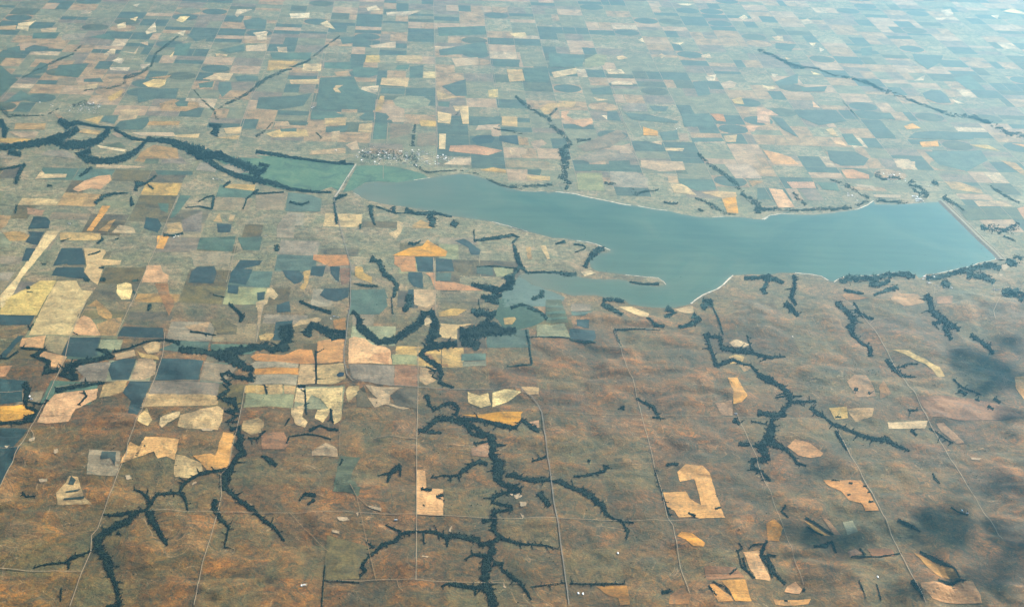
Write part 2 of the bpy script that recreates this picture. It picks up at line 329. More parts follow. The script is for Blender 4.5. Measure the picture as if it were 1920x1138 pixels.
  ('mauve', '', '1793,6735 1878,6761 1881,6594 1806,6588'),
  ('orange', 'orange field west of the small north shore town', '2064,7032 2123,7047 2185,6972 2169,6911 2061,6911'),
  ('tan', 'tan field just east of the north shore town', '2535,6912 2613,6899 2678,6807 2672,6750 2536,6805'),
  ('tan', 'pale tan strip field below the dam road at right', '2592,6650 2748,6662 2756,6590 2588,6576'),
  ('green', 'green field on the downstream side of the dam', '2486,6605 2588,6558 2797,6575 2744,6428 2476,6391'),
  ('orange', '', '2766,6563 2809,6594 2750,6429'),
  ('tan', '', '2925,7254 2991,7217 2995,7113 2965,7029'),
  ('pink', '', '2373,7204 2474,7192 2437,7064 2357,7098'),
  ('teal', 'broad dark teal field north of the lakeside town', '2066,7326 2205,7317 2249,7214 2192,7104 2080,7094 2044,7174'),
  ('teal', '', '2571,7351 2875,7401 2859,7248 2694,7066 2584,7160'),
  ('teal', '', '1903,6839 1992,6847 1983,6731 1907,6744'),
  ('teal', '', '1597,6737 1644,6741 1646,6593 1568,6587'),
  ('brown', '', '1908,5541 2005,5546 2009,5466 1910,5410 1868,5458'),
  ('brown', '', '2071,5523 2140,5527 2109,5445 2056,5455'),
  ('brown', '', '1687,5528 1740,5537 1791,5480 1700,5468'),
  ('pale', '', '-946,9249 -874,9276 -889,9077 -921,9073'),
  ('pale', 'bright blocky field far off at upper left centre', '-795,8931 -739,8939 -725,8817 -778,8825'),
  ('pale', '', '-786,9742 -662,9779 -658,9653 -767,9619'),
  ('pale', '', '-581,9522 -542,9598 -479,9381 -542,9441'),
  ('pale', 'long bright sliver of a field near the top', '-185,9868 37,9939 -43,9797 -175,9778'),
  ('pale', '', '-313,9962 -253,10047 -222,9919 -301,9888'),
  ('pink', '', '-265,9033 -111,9149 -109,9006 -247,8988'),
  ('yellow', '', '-274,8814 -202,8838 -190,8675 -277,8664'),
  ('tan', '', '-98,8837 47,8855 51,8705 -104,8715'),
  ('pink', 'pink-tan flag-shaped field in the far plain', '216,8816 371,8851 370,8700 238,8640'),
  ('pink', 'clean pink rectangle in the far plain', '-174,8363 -25,8380 -31,8203 -179,8226'),
  ('pale', '', '-275,8175 -186,8212 -190,8092 -285,8043'),
  ('pink', '', '-670,8263 -514,8295 -508,8201 -656,8184'),
  ('yellow', '', '55,8517 126,8525 125,8384 52,8389'),
  ('tan', 'tan triangle pointing east in the far plain', '127,8141 234,8036 130,7974'),
  ('olive', 'pale green oval pivot field in the far plain', '-106,7948 -77,8014 -18,8039 56,8029 93,7957 78,7868 20,7812 -45,7805 -89,7850'),
  ('tan', '', '-173,8017 -151,8019 -155,7867 -166,7744 -195,7741'),
  ('tan', '', '-265,7522 -203,7539 -198,7393 -267,7397'),
  ('tan', '', '-114,7630 -43,7661 -7,7571 -98,7562'),
  ('pink', '', '128,7775 200,7734 190,7568 127,7585'),
  ('pink', '', '209,7882 290,7890 285,7578 253,7574 244,7811 222,7785'),
  ('yellow', 'small yellow-green field in the far plain', '403,8186 458,8219 455,8061 406,8055'),
  ('pink', '', '331,7559 445,7594 406,7498 314,7477'),
  ('dark', "dark oval field north of the lake's west part", '289,7330 319,7395 389,7410 408,7363 391,7285 315,7256'),
  ('dark', '', '430,7399 521,7419 520,7265 426,7321'),
  ('orange', 'long orange-tan field east of the riverside town', '185,7223 301,7244 440,7173 363,7092 177,7138'),
  ('sand', '', '132,7403 167,7406 160,7167 130,7165'),
  ('pink', '', '449,7216 537,7224 531,7118'),
  ('teal', 'west half of a dark pivot circle north of the riverside town', '-273,7637 -243,7707 -198,7728 -194,7587 -246,7581'),
  ('teal', 'east half of a dark pivot circle north of the riverside town', '-191,7729 -137,7711 -118,7653 -134,7593 -187,7583'),
  ('teal', '', '-520,7706 -400,7719 -340,7642 -442,7573 -511,7566'),
  ('tan', '', '-443,7596 -332,7619 -333,7492 -429,7471'),
  ('teal', '', '-428,7460 -319,7482 -328,7380 -423,7371'),
  ('tan', '', '-396,7384 -356,7399 -355,7246 -389,7243'),
  ('tan', '', '-711,7320 -631,7417 -521,7405 -500,7297 -673,7269'),
  ('teal', '', '-650,7404 -570,7423 -566,7367 -640,7360'),
  ('teal', '', '-597,7511 -518,7519 -519,7484 -591,7477'),
  ('tan', '', '-688,7524 -620,7531 -599,7442 -673,7435'),
  ('teal', '', '-823,8804 -587,8835 -593,8684 -796,8673'),
  ('tan', '', '-817,8641 -645,8647 -673,8499 -805,8426'),
  ('pale', '', '-618,8592 -517,8605 -512,8448 -615,8449'),
  ('teal', '', '-802,7921 -625,7966 -534,8028 -562,7799 -690,7712 -797,7725'),
  ('teal', 'large dark section around a pale crescent', '-508,8323 -328,8372 -288,8134 -196,8040 -195,7765 -495,7757'),
  ('pink', '', '-438,8443 -363,8480 -344,8384 -420,8375'),
  ('teal', '', '-503,8636 -356,8669 -349,8510 -497,8521'),
  ('teal', '', '-189,7552 -123,7559 -127,7290 -195,7283'),
  ('mauve', '', '-112,7549 0,7526 -13,7389 -107,7292'),
  ('tan', '', '35,7622 120,7607 119,7515 42,7518'),
  ('mauve', '', '29,7393 122,7424 117,7227 23,7197'),
  ('teal', '', '154,8237 287,8389 287,8068 227,8061'),
  ('teal', '', '133,7949 196,7955 187,7855 132,7873'),
  ('teal', '', '334,7653 452,7736 445,7594 339,7583'),
  ('pink', '', '458,7725 538,7721 529,7556 451,7571'),
  ('teal', '', '-94,8628 -24,8652 -31,8549 -101,8540'),
  ('teal', '', '-23,8608 55,8647 48,8389 -21,8381'),
  ('teal', '', '-170,8174 -42,8175 -48,8056 -175,8068'),
  ('tan', '', '-473,7087 -317,7144 -313,7061 -482,7025'),
  ('pink', '', '-319,7186 -268,7255 -250,7129 -282,7105'),
  ('teal', '', '-445,9202 -314,9253 -276,9127 -421,9044'),
  ('teal', '', '141,9520 438,9597 439,9390 148,9316'),
  ('teal', '', '145,8992 425,9221 432,8966 152,8869'),
  ('teal', '', '-344,8568 -195,8558 -199,8415 -328,8386'),
  ('teal', '', '459,8816 614,8836 598,8684 461,8667'),
  ('pale', 'pale kite-shaped field near the upper left corner', '-2325,9139 -2347,9269 -2260,9350 -2270,9213 -2252,9100'),
  ('pale', 'pale lens-shaped field near the upper left corner', '-2193,9158 -2109,9219 -2093,9106 -2167,9080'),
  ('pink', '', '-2434,9190 -2344,9219 -2329,9122 -2415,9110'),
  ('teal', '', '-2210,9058 -2066,9094 -2060,8950 -2190,8933'),
  ('mauve', '', '-2041,9049 -1914,9098 -1907,8940 -2023,8924'),
  ('teal', '', '-2181,8719 -2152,8798 -2060,8765 -2048,8676 -2164,8646'),
  ('teal', '', '-2278,8706 -2224,8773 -2190,8657 -2250,8620'),
  ('pale', '', '-1734,8642 -1712,8780 -1687,8768 -1673,8650'),
  ('pale', '', '-1665,8520 -1641,8595 -1603,8556 -1603,8470'),
  ('pale', 'bright bar-shaped field at far left', '-1654,8393 -1547,8406 -1543,8337 -1640,8339'),
  ('pale', '', '-1776,9317 -1739,9391 -1716,9258 -1761,9235'),
  ('pale', '', '-1726,9462 -1688,9537 -1685,9416'),
  ('pale', '', '-1403,9169 -1360,9241 -1358,9110'),
  ('pale', '', '-1117,9657 -1116,9803 -1021,9817 -1079,9699 -1095,9607'),
  ('pale', '', '-963,9230 -887,9291 -867,9080 -908,9090'),
  ('pale', '', '-1128,8750 -1055,8729 -1057,8684 -1113,8692'),
  ('pink', '', '-974,8939 -859,8986 -845,8832 -962,8817'),
  ('sand', 'brightest oval field in the far left plain', '-1431,8107 -1386,8192 -1318,8187 -1312,8095 -1333,8040 -1392,8046'),
  ('tan', '', '-1419,8215 -1303,8283 -1320,8200'),
  ('pink', 'pinkish mound-shaped field in the far left plain', '-1131,8222 -1065,8353 -981,8349 -988,8212'),
  ('teal', '', '-968,8296 -911,8330 -842,8311 -834,8230 -943,8204'),
  ('teal', '', '-1037,8180 -978,8187 -956,8057 -989,7900 -1028,8049'),
  ('tan', 'tan field around a dark oval in the far left plain', '-1289,7756 -1231,7836 -1098,7802 -1080,7718 -1140,7641 -1266,7651'),
  ('teal', '', '-1442,8002 -1231,8039 -1218,7850 -1323,7839 -1395,7757'),
  ('tan', '', '-1564,7837 -1513,7994 -1499,7869 -1537,7766'),
  ('tan', '', '-1748,8018 -1659,8081 -1647,7979 -1738,7968'),
  ('mauve', '', '-1878,8161 -1793,8171 -1753,8044 -1863,8018'),
  ('teal', '', '-1745,8150 -1664,8186 -1635,8110 -1735,8098'),
  ('teal', '', '-1911,8211 -1929,8401 -1776,8463 -1779,8173'),
  ('teal', '', '-2017,7911 -1909,7774 -2054,7685'),
  ('teal', '', '-2047,8167 -2036,8445 -1986,8422 -1965,8258'),
  ('teal', '', '-2233,8364 -2075,8098 -2081,8032 -2091,7778'),
  ('tan', '', '-1464,7630 -1366,7664 -1362,7478 -1445,7447'),
  ('teal', '', '-1525,7439 -1521,7530 -1454,7537 -1451,7401'),
  ('tan', '', '-1608,7453 -1528,7530 -1530,7393'),
  ('teal', '', '-1443,7357 -1432,7448 -1309,7529 -1288,7440 -1304,7327 -1422,7315'),
  ('tan', '', '-1292,7462 -1145,7478 -1142,7410 -1295,7395'),
  ('pink', 'long pink strip field on the river plain', '-1349,7279 -1153,7298 -1130,7236 -1303,7240'),
  ('pink', '', '-1140,7256 -1025,7289 -1023,7225 -1129,7225'),
  ('sand', 'bright field beside the lane north of the river woods', '-922,7387 -837,7418 -833,7308 -899,7302'),
  ('tan', '', '-944,7232 -830,7287 -830,7222'),
  ('tan', '', '-1917,7365 -1774,7379 -1760,7282 -1901,7268'),
  ('tan', '', '-1919,7233 -1778,7247 -1777,7151 -1840,7145'),
  ('tan', '', '-1937,7146 -1772,7131 -1766,7048 -1920,7075'),
  ('tan', '', '-1596,7255 -1581,7311 -1496,7286 -1491,7222'),
  ('tan', '', '-1437,7249 -1421,7272 -1374,7233 -1393,7189'),
  ('pale', '', '-1326,7142 -1251,7160 -1259,7128'),
  ('green', '', '-1466,7056 -1376,7127 -1336,7048'),
  ('pale', 'thin pale strip field among the river woods', '-1477,7076 -1324,7018 -1326,6988 -1448,7027'),
  ('tan', '', '-1260,6898 -1256,6994 -1215,7101 -1099,7060 -1072,6915'),
  ('mauve', '', '-1704,6913 -1676,6985 -1593,6983 -1526,6874'),
  ('mauve', '', '-1891,6955 -1778,6851 -1863,6843'),
  ('tan', '', '-1763,7516 -1746,7530 -1705,7465 -1720,7441'),
  ('pale', '', '-1648,8728 -1575,8707 -1569,8860 -1562,8679'),
  ('pink', '', '-1579,8921 -1537,8958 -1522,8866'),
  ('pale', '', '-1504,8468 -1447,8489 -1474,8373'),
  ('teal', '', '-1371,8917 -1289,8960 -1276,8686 -1352,8676'),
  ('pale', '', '-1371,8644 -1358,8765 -1354,8632'),
  ('pale', '', '-1588,9176 -1568,9415 -1524,9185 -1570,9114'),
  ('teal', '', '-1052,9524 -966,9608 -910,9545 -899,9339 -1014,9323'),
  ('teal', '', '-1339,9145 -1223,9261 -1187,9101 -1270,8994'),
  ('teal', '', '-1888,9006 -1789,9116 -1729,8964'),
  ('teal', '', '-1121,8827 -985,8969 -969,8816 -1050,8760'),
  ('teal', '', '-1142,8141 -1067,8189 -1060,8071 -1125,8064'),
  ('pale', '', '-2037,9557 -2025,9666 -1982,9619 -1988,9564'),
  ('pale', '', '-1769,9816 -1733,9858 -1735,9765'),
  ('pale', '', '-1450,9467 -1440,9574 -1382,9582 -1402,9422'),
  ('sand', "bright flat field far north of the lake's west half", '1102,8416 1131,8461 1216,8443 1221,8388 1098,8374'),
  ('tan', 'ragged tan field beside the upper creek woods', '663,7881 719,7987 787,7995 797,8034 872,8029 848,7926 751,7915 712,7788 682,7785'),
  ('orange', 'hooked orange-tan field beside the upper creek woods', '775,7843 820,7860 798,7773 829,7704 926,7738 926,7666 868,7578 822,7632 766,7733'),
  ('pale', '', '971,8118 1050,8075 987,8055'),
  ('pale', '', '983,7792 1014,7807 1004,7722'),
  ('pink', '', '1013,7943 1088,7976 1083,7901 1023,7894'),
  ('teal', '', '1020,7869 1073,7875 1075,7705 1004,7722'),
  ('pale', '', '1451,9035 1479,9086 1496,9025 1463,8974'),
  ('pale', '', '1188,8970 1234,9007 1260,8948 1198,8909'),
  ('pale', '', '1100,8687 1190,8698 1204,8612 1105,8586'),
  ('pale', '', '1373,9382 1406,9437 1408,9320'),
  ('pale', '', '1575,9342 1658,9370 1621,9299'),
  ('pale', 'pale field at top centre just below the haze', '583,9444 680,9474 690,9357 612,9346'),
  ('pale', '', '1747,10393 1894,10416 1835,10347'),
  ('pale', '', '2125,10059 2178,10143 2192,10069 2143,10005'),
  ('pale', '', '1713,9068 1773,9124 1771,9013 1714,9021'),
  ('pale', '', '1662,8609 1736,8661 1705,8528 1664,8523'),
  ('sand', "bright blunt field far beyond the lake's middle", '1728,8474 1795,8539 1822,8485 1794,8399 1732,8364'),
  ('tan', '', '1735,8163 1798,8210 1789,8078 1736,8085'),
  ('tan', '', '1794,8027 1895,8038 1903,7963 1796,7877'),
  ('tan', '', '1836,7856 1885,7874 1862,7726 1832,7723'),
  ('orange', 'orange block field next to a broad teal field in the far plain', '1570,7890 1640,7885 1631,7750 1583,7769'),
  ('orange', '', '1725,7700 1790,7695 1749,7597 1719,7594'),
  ('tan', '', '1574,7511 1651,7541 1621,7414 1570,7409'),
  ('tan', '', '1347,7523 1392,7538 1387,7414 1335,7398'),
  ('orange', 'tan stepped field by the highway north of the lake', '1177,7621 1244,7558 1237,7478 1163,7482'),
  ('teal', 'broad teal field in the plain far north of the lake', '1412,7861 1566,7890 1556,7659 1394,7643'),
  ('teal', '', '1570,8484 1656,8522 1633,8245 1558,8209'),
  ('pale', '', '1951,8430 2026,8453 2012,8382'),
  ('teal', '', '1107,7854 1224,7841 1379,7736 1366,7699 1137,7735'),
  ('teal', '', '1259,7995 1364,7994 1336,7903 1270,7908'),
  ('mauve', '', '1107,7979 1159,8035 1247,8019 1238,7892 1110,7879'),
  ('teal', '', '971,8277 1087,8345 1085,8183 976,8171'),
  ('teal', '', '624,8658 769,8676 748,8388 615,8373'),
  ('olive', '', '620,9022 754,9039 771,8706 625,8688'),
  ('olive', '', '997,8884 1077,9018 1141,8995 1101,8776 980,8702'),
  ('teal', '', '794,9013 1006,8978 967,8730 779,8707'),
  ('tan', '', '779,8590 931,8696 921,8578 786,8476'),
  ('tan', '', '526,8617 614,8628 617,8401 529,8363'),
  ('teal', '', '1249,7536 1348,7580 1333,7431 1251,7401'),
  ('teal', '', '1401,7460 1561,7475 1565,7420 1398,7393'),
  ('pink', '', '1177,7371 1244,7400 1235,7333'),
  ('pink', '', '1021,7291 1075,7340 1070,7189 1008,7183'),
  ('pale', '', '1242,7290 1340,7289 1326,7244 1243,7247'),
  ('tan', '', '523,7397 571,7379 571,7270 523,7266'),
  ('tan', '', '581,7314 639,7364 662,7300 594,7197'),
  ('pink', '', '473,7218 547,7214 548,7120 482,7134'),
  ('mauve', '', '805,7271 1044,7561 1074,7451 969,7265 838,7188'),
  ('pale', '', '2532,10024 2598,10109 2610,9998 2539,9932'),
  ('pale', '', '2251,9587 2324,9614 2303,9474 2256,9501'),
  ('pale', '', '2460,9461 2506,9467 2463,9360'),
  ('pale', '', '2500,9365 2520,9301 2481,9247'),
  ('pale', '', '2068,8716 2107,8706 2067,8628'),
  ('pale', '', '1963,8474 2038,8413 1981,8365'),
  ('pale', '', '2229,9102 2258,9059 2228,9039'),
  ('pale', '', '2319,8805 2366,8722 2319,8731'),
  ('pale', 'bright field near the top right corner', '3609,10474 3701,10549 3674,10384 3609,10315'),
  ('pale', '', '3933,10382 4002,10412 3949,10287'),
  ('pale', '', '4059,10521 4162,10619 4218,10525 4195,10461'),
  ('pale', '', '2897,8668 3002,8798 2957,8675'),
  ('orange', '', '2189,8187 2202,8058 2166,8067'),
  ('orange', 'jagged orange field in the far plain above the north shore', '1852,8033 1912,7989 1941,7892 1883,7886 1860,7738 1797,7755'),
  ('orange', '', '2129,7531 2181,7536 2184,7401 2136,7441'),
  ('orange', 'lone orange mound-shaped field at upper right', '2584,7775 2645,7829 2666,7747 2582,7715'),
  ('orange', '', '2588,7507 2693,7539 2672,7447 2579,7427'),
  ('pale', '', '3010,8317 3054,8228 3013,8224'),
  ('tan', '', '2844,7486 2942,7495 2975,7398 2889,7445'),
  ('orange', '', '3079,7531 3143,7525 3126,7479'),
  ('pink', '', '2141,7671 2184,7699 2180,7558 2148,7578'),
  ('teal', '', '2044,8003 2279,8028 2291,7830 2120,7740 2047,7878'),
  ('teal', 'dark teal oval at upper right beside the wooded stream', '2870,8411 2939,8479 2997,8480 3003,8371 2984,8234 2902,8225 2862,8301'),
  ('teal', 'blue-green pair-shaped field at upper right', '3157,8757 3282,8832 3276,8512 3167,8528'),
  ('teal', '', '2375,8013 2438,8045 2452,7895 2382,7888'),
  ('teal', '', '1893,7862 1949,7843 1966,7515 1908,7648'),
  ('teal', '', '2519,8003 2574,8008 2570,7883 2506,7901'),
  ('teal', '', '2479,7800 2487,7588 2435,7560'),
  ('teal', '', '2548,7571 2614,7671 2752,7708 2723,7565'),
  ('teal', '', '2767,7686 2914,7700 2898,7582 2738,7567'),
  ('teal', '', '2206,7607 2266,7613 2272,7409 2197,7424'),
  ('teal', '', '2242,9431 2370,9415 2297,9240 2213,9294'),
  ('teal', '', '2764,9366 2847,9411 2792,9206 2729,9198'),
  ('teal', '', '2624,9058 2703,9131 2670,8970'),
  ('teal', '', '3064,9274 3255,9265 3186,9096 3057,8925 3034,9109'),
  ('teal', '', '2049,8540 2229,8735 2183,8527 2055,8456'),
  ('teal', '', '2180,8443 2344,8490 2300,8374 2178,8360'),
 ],
 'Q': [
  ('scrub', '', '-915,4188 -873,4189 -859,4093 -882,4142 -910,4137'),
  ('scrub', '', '-975,3954 -933,3963 -939,3951 -973,3946'),
  ('scrub', '', '-971,3915 -913,3921 -914,3908 -971,3905'),
  ('scrub', '', '-975,3993 -976,4037 -958,4017 -960,3990'),
  ('pond', '', '-237,4733 -226,4749 -209,4741 -212,4718 -229,4717'),
  ('orange', '', '-134,4839 -112,4905 -59,4919 -62,4822'),
  ('teal', '', '518,5343 583,5347 582,5328 516,5324'),
  ('teal', '', '513,5279 585,5283 585,5261 512,5257'),
  ('teal', '', '510,5230 587,5231 586,5215 508,5211'),
  ('pale', 'pale crescent-shaped field inside a dark section', '-427,8118 -417,8185 -377,8198 -403,8126 -381,8050 -411,8062'),
  ('teal', 'dark oval set inside a tan field at far left', '-1214,7772 -1194,7828 -1149,7808 -1144,7724 -1193,7718'),
 ],
 'W': [
  ('A', '-720,3402,-721,3409 -715,3402,-716,3407 -710,3403,-710,3404'),
  ('A', '-733,3423,-732,3415 -736,3422,-735,3417 -738,3421,-738,3420'),
  ('A', '-734,3451,-735,3458 -729,3452,-730,3456 -726,3456,-726,3458'),
  ('A', '-739,3471,-741,3478 -733,3473,-733,3477 -726,3471,-726,3472'),
  ('A', '-750,3504,-751,3512 -740,3504,-740,3508 -729,3501,-729,3502'),
  ('A', '-773,3536,-771,3528 -778,3533,-777,3528 -785,3533,-785,3531'),
  ('A', '-769,3560,-772,3567 -767,3565,-769,3569 -764,3569,-764,3570'),
  ('A', '-781,3592,-782,3600 -776,3594,-777,3599 -771,3597,-771,3598'),
  ('A', '-786,3611,-790,3617 -783,3620,-786,3624 -782,3628,-782,3629'),
  ('A', '-808,3620,-807,3612 -815,3619,-814,3613 -820,3618,-820,3616'),
  ('A', '-803,3642,-805,3651 -799,3644,-800,3650 -796,3646,-796,3647'),
  ('A', '-829,3654,-827,3646 -834,3650,-832,3645 -840,3648,-840,3647'),
  ('A', '-838,3671,-835,3663 -841,3666,-839,3661 -844,3662,-843,3660'),
  ('A', '-827,3692,-829,3701 -824,3695,-825,3700 -822,3698,-822,3699'),
  ('A', '-832,3705,-833,3714 -827,3706,-828,3711 -821,3706,-822,3708'),
  ('A', '-828,3707,-826,3712 -825,3704,-824,3707 -821,3700,-821,3701'),
  ('A', '-828,3758,-832,3755 -835,3772,-838,3770 -842,3786,-842,3785'),
  ('A', '-811,3746,-808,3750 -807,3740,-804,3741 -805,3733,-804,3732'),
  ('A', '-799,3759,-798,3766 -797,3758,-797,3763 -794,3758,-794,3759'),
  ('A', '-799,3800,-800,3792 -806,3805,-806,3800 -812,3808,-812,3806'),
  ('A', '-782,3778,-781,3786 -778,3777,-778,3782 -775,3777,-775,3779'),
  ('A', '-775,3787,-771,3791 -771,3781,-769,3784 -765,3775,-765,3776'),
  ('A', '-770,3836,-773,3831 -773,3839,-773,3834 -776,3838,-775,3836'),
  ('A', '-759,3838,-754,3841 -755,3831,-753,3832 -753,3824,-752,3824'),
  ('A', '-742,3872,-744,3865 -748,3877,-749,3872 -758,3884,-758,3882'),
  ('A', '-729,3859,-726,3865 -724,3853,-723,3858 -719,3849,-719,3850'),
  ('A', '-730,3902,-730,3893 -734,3903,-734,3898 -738,3904,-738,3902'),
  ('A', '-724,3908,-727,3917 -720,3914,-721,3919 -715,3918,-715,3920'),
  ('A', '-741,3945,-746,3948 -741,3965,-744,3966 -745,3988,-746,3989'),
  ('A', '-761,3959,-757,3957 -760,3954,-758,3953 -759,3948,-758,3948'),
  ('A', '-779,3981,-781,3977 -782,3986,-784,3984 -785,3993,-786,3992'),
  ('A', '-715,3397,-729,3393 -731,3452,-742,3447 -745,3505,-760,3495 -767,3565,-786,3551 -787,3630,-809,3606 -814,3679,-837,3651 -825,3696,-856,3716 -812,3731,-832,3768 -786,3768,-802,3804 -758,3793,-776,3825 -755,3832,-772,3859 -742,3851,-748,3871 -722,3861,-731,3877 -718,3900,-732,3899 -732,3936,-740,3924 -756,3966,-758,3955 -784,3983,-784,3975'),
  ('A', '-850,3645,-847,3647 -848,3642,-847,3644 -845,3640,-845,3640'),
  ('A', '-862,3629,-861,3634 -859,3627,-859,3630 -856,3625,-856,3626'),
  ('A', '-879,3632,-883,3630 -882,3638,-885,3637 -884,3644,-885,3644'),
  ('A', '-887,3609,-888,3618 -883,3611,-883,3616 -880,3612,-880,3614'),
  ('A', '-897,3607,-900,3603 -901,3612,-903,3609 -905,3617,-905,3616'),
  ('A', '-913,3598,-915,3595 -915,3601,-916,3599 -919,3605,-919,3604'),
  ('A', '-934,3593,-937,3592 -935,3595,-937,3594 -937,3597,-937,3597'),
  ('A', '-953,3580,-953,3586 -951,3580,-950,3582 -948,3577,-947,3577'),
  ('A', '-963,3583,-964,3578 -968,3586,-968,3583 -972,3588,-972,3587'),
  ('A', '-975,3570,-978,3571 -976,3579,-978,3580 -977,3588,-977,3589'),
  ('A', '-848,3659,-843,3649 -866,3639,-862,3628 -896,3629,-886,3609 -900,3602,-895,3589 -927,3596,-925,3587 -952,3592,-950,3583 -980,3569,-979,3565'),
  ('A', '-890,3589,-892,3595 -887,3592,-888,3595 -884,3596,-885,3597'),
  ('A', '-899,3602,-891,3602 -888,3562,-885,3562'),
  ('A', '-777,3860,-779,3855 -781,3865,-782,3861 -785,3868,-785,3866'),
  ('A', '-794,3839,-789,3836 -793,3834,-790,3832 -793,3829,-792,3828'),
  ('A', '-806,3844,-811,3846 -808,3850,-811,3852 -808,3858,-808,3859'),
  ('A', '-829,3834,-825,3832 -828,3826,-825,3826 -825,3817,-824,3817'),
  ('A', '-840,3838,-838,3833 -842,3834,-839,3832 -840,3828,-839,3828'),
  ('A', '-774,3865,-768,3842 -803,3851,-797,3831 -824,3844,-821,3829 -847,3844,-846,3836'),
  ('A', '-726,3851,-722,3843 -728,3846,-726,3841 -731,3843,-731,3841'),
  ('A', '-710,3803,-707,3795 -713,3798,-711,3793 -716,3793,-715,3791'),
  ('A', '-690,3768,-689,3759 -695,3766,-694,3761 -700,3761,-699,3760'),
  ('A', '-674,3737,-675,3729 -678,3738,-677,3733 -680,3735,-679,3733'),
  ('A', '-651,3705,-654,3712 -648,3713,-650,3717 -645,3720,-645,3721'),
  ('A', '-731,3856,-712,3868 -715,3800,-696,3820 -691,3757,-675,3778 -671,3717,-659,3732 -646,3679,-641,3687'),
  ('A', '-765,3579,-762,3582 -762,3575,-761,3576 -761,3572,-760,3573'),
  ('A', '-769,3579,-770,3584 -754,3581,-755,3583'),
  ('A', '-788,3743,-786,3738 -790,3740,-789,3737 -793,3738,-793,3737'),
  ('A', '-793,3745,-790,3755 -777,3729,-776,3732'),
  ('A', '-753,3391,-748,3391 -750,3380,-747,3379 -749,3371,-749,3370'),
  ('A', '-738,3392,-735,3395 -735,3387,-733,3389 -734,3383,-733,3384'),
  ('A', '-755,3386,-759,3403 -724,3392,-730,3414'),
  ('A', '-722,3904,-718,3906 -719,3897,-716,3899 -717,3894,-716,3895'),
  ('A', '-720,3941,-719,3932 -722,3939,-721,3933 -724,3938,-724,3936'),
  ('A', '-714,3958,-715,3952 -717,3960,-718,3956 -720,3964,-721,3963'),
  ('A', '-696,3948,-693,3954 -690,3941,-688,3944 -685,3934,-685,3935'),
  ('A', '-672,3968,-677,3965 -676,3976,-679,3976 -676,3984,-677,3985'),
  ('A', '-666,3957,-662,3953 -667,3948,-663,3946 -665,3939,-664,3938'),
  ('A', '-645,3962,-645,3971 -639,3960,-638,3965 -633,3956,-633,3958'),
  ('A', '-650,4021,-650,4012 -660,4025,-660,4019 -669,4029,-669,4028'),
  ('A', '-642,4032,-643,4024 -654,4041,-655,4036 -664,4054,-665,4052'),
  ('A', '-623,4060,-625,4052 -628,4063,-629,4057 -633,4065,-634,4063'),
  ('A', '-607,4076,-611,4072 -613,4092,-616,4090 -620,4108,-621,4107'),
  ('A', '-588,4082,-592,4089 -587,4086,-590,4090 -588,4092,-589,4093'),
  ('A', '-565,4100,-567,4092 -572,4107,-573,4102 -577,4115,-578,4114'),
  ('A', '-543,4093,-538,4089 -543,4086,-540,4082 -543,4077,-543,4076'),
  ('A', '-720,3893,-731,3906 -709,3947,-715,3961 -683,3949,-686,3968 -645,3953,-654,3974 -644,3994,-657,4011 -624,4035,-631,4052 -600,4062,-606,4084 -562,4081,-566,4100 -530,4090,-534,4110'),
  ('A', '-643,3955,-642,3946 -648,3954,-647,3949 -653,3953,-653,3952'),
  ('A', '-630,3937,-632,3943 -630,3938,-631,3943 -628,3940,-628,3942'),
  ('A', '-622,3904,-622,3910 -616,3902,-616,3906 -611,3906,-612,3907'),
  ('A', '-649,3958,-641,3969 -631,3923,-625,3928 -615,3864,-612,3865'),
  ('A', '-1093,3942,-1090,3937 -1096,3936,-1094,3933 -1097,3928,-1097,3927'),
  ('A', '-1074,3930,-1077,3933 -1075,3938,-1077,3939 -1077,3945,-1077,3945'),
  ('A', '-1060,3927,-1059,3931 -1057,3922,-1055,3924 -1053,3918,-1053,3919'),
  ('A', '-1098,3945,-1096,3955 -1080,3922,-1081,3933 -1053,3930,-1054,3935'),
  ('A', '-884,3466,-885,3471 -878,3464,-879,3468 -874,3467,-874,3468'),
  ('A', '-881,3438,-881,3433 -887,3441,-888,3438 -894,3446,-894,3445'),
  ('A', '-890,3478,-885,3478 -878,3416,-875,3415'),
  ('C', '-544,4801,-549,4802 -545,4811,-549,4809 -549,4819,-550,4818'),
  ('C', '-527,4784,-533,4792 -527,4793,-530,4799 -523,4802,-523,4804'),
  ('C', '-522,4728,-518,4734 -513,4706,-511,4711 -502,4695,-502,4697'),
  ('C', '-505,4697,-511,4703 -505,4705,-509,4708 -505,4717,-506,4718'),
  ('C', '-527,4684,-523,4675 -528,4678,-525,4674 -528,4671,-527,4670'),
  ('C', '-550,4693,-545,4696 -548,4686,-544,4688 -543,4676,-542,4677'),
  ('C', '-572,4702,-566,4702 -570,4692,-566,4690 -569,4687,-568,4686'),
  ('C', '-588,4725,-584,4713 -592,4719,-590,4711 -595,4715,-595,4713'),
  ('C', '-604,4730,-598,4733 -600,4717,-597,4720 -596,4710,-595,4711'),
  ('C', '-616,4715,-617,4724 -609,4715,-610,4720 -604,4722,-605,4724'),
  ('C', '-614,4695,-612,4683 -617,4693,-616,4685 -619,4687,-619,4685'),
  ('C', '-590,4670,-593,4681 -583,4682,-586,4689 -576,4694,-577,4696'),
  ('C', '-586,4660,-591,4662 -587,4668,-591,4670 -588,4673,-589,4674'),
  ('C', '-590,4636,-592,4648 -585,4642,-587,4649 -582,4645,-582,4648'),
  ('C', '-591,4584,-587,4591 -587,4576,-585,4581 -583,4574,-583,4576'),
  ('C', '-596,4571,-595,4581 -593,4569,-591,4574 -588,4563,-588,4564'),
  ('C', '-612,4553,-607,4547 -612,4547,-608,4543 -612,4542,-611,4540'),
  ('C', '-589,4543,-587,4531 -590,4540,-588,4533 -592,4532,-592,4531'),
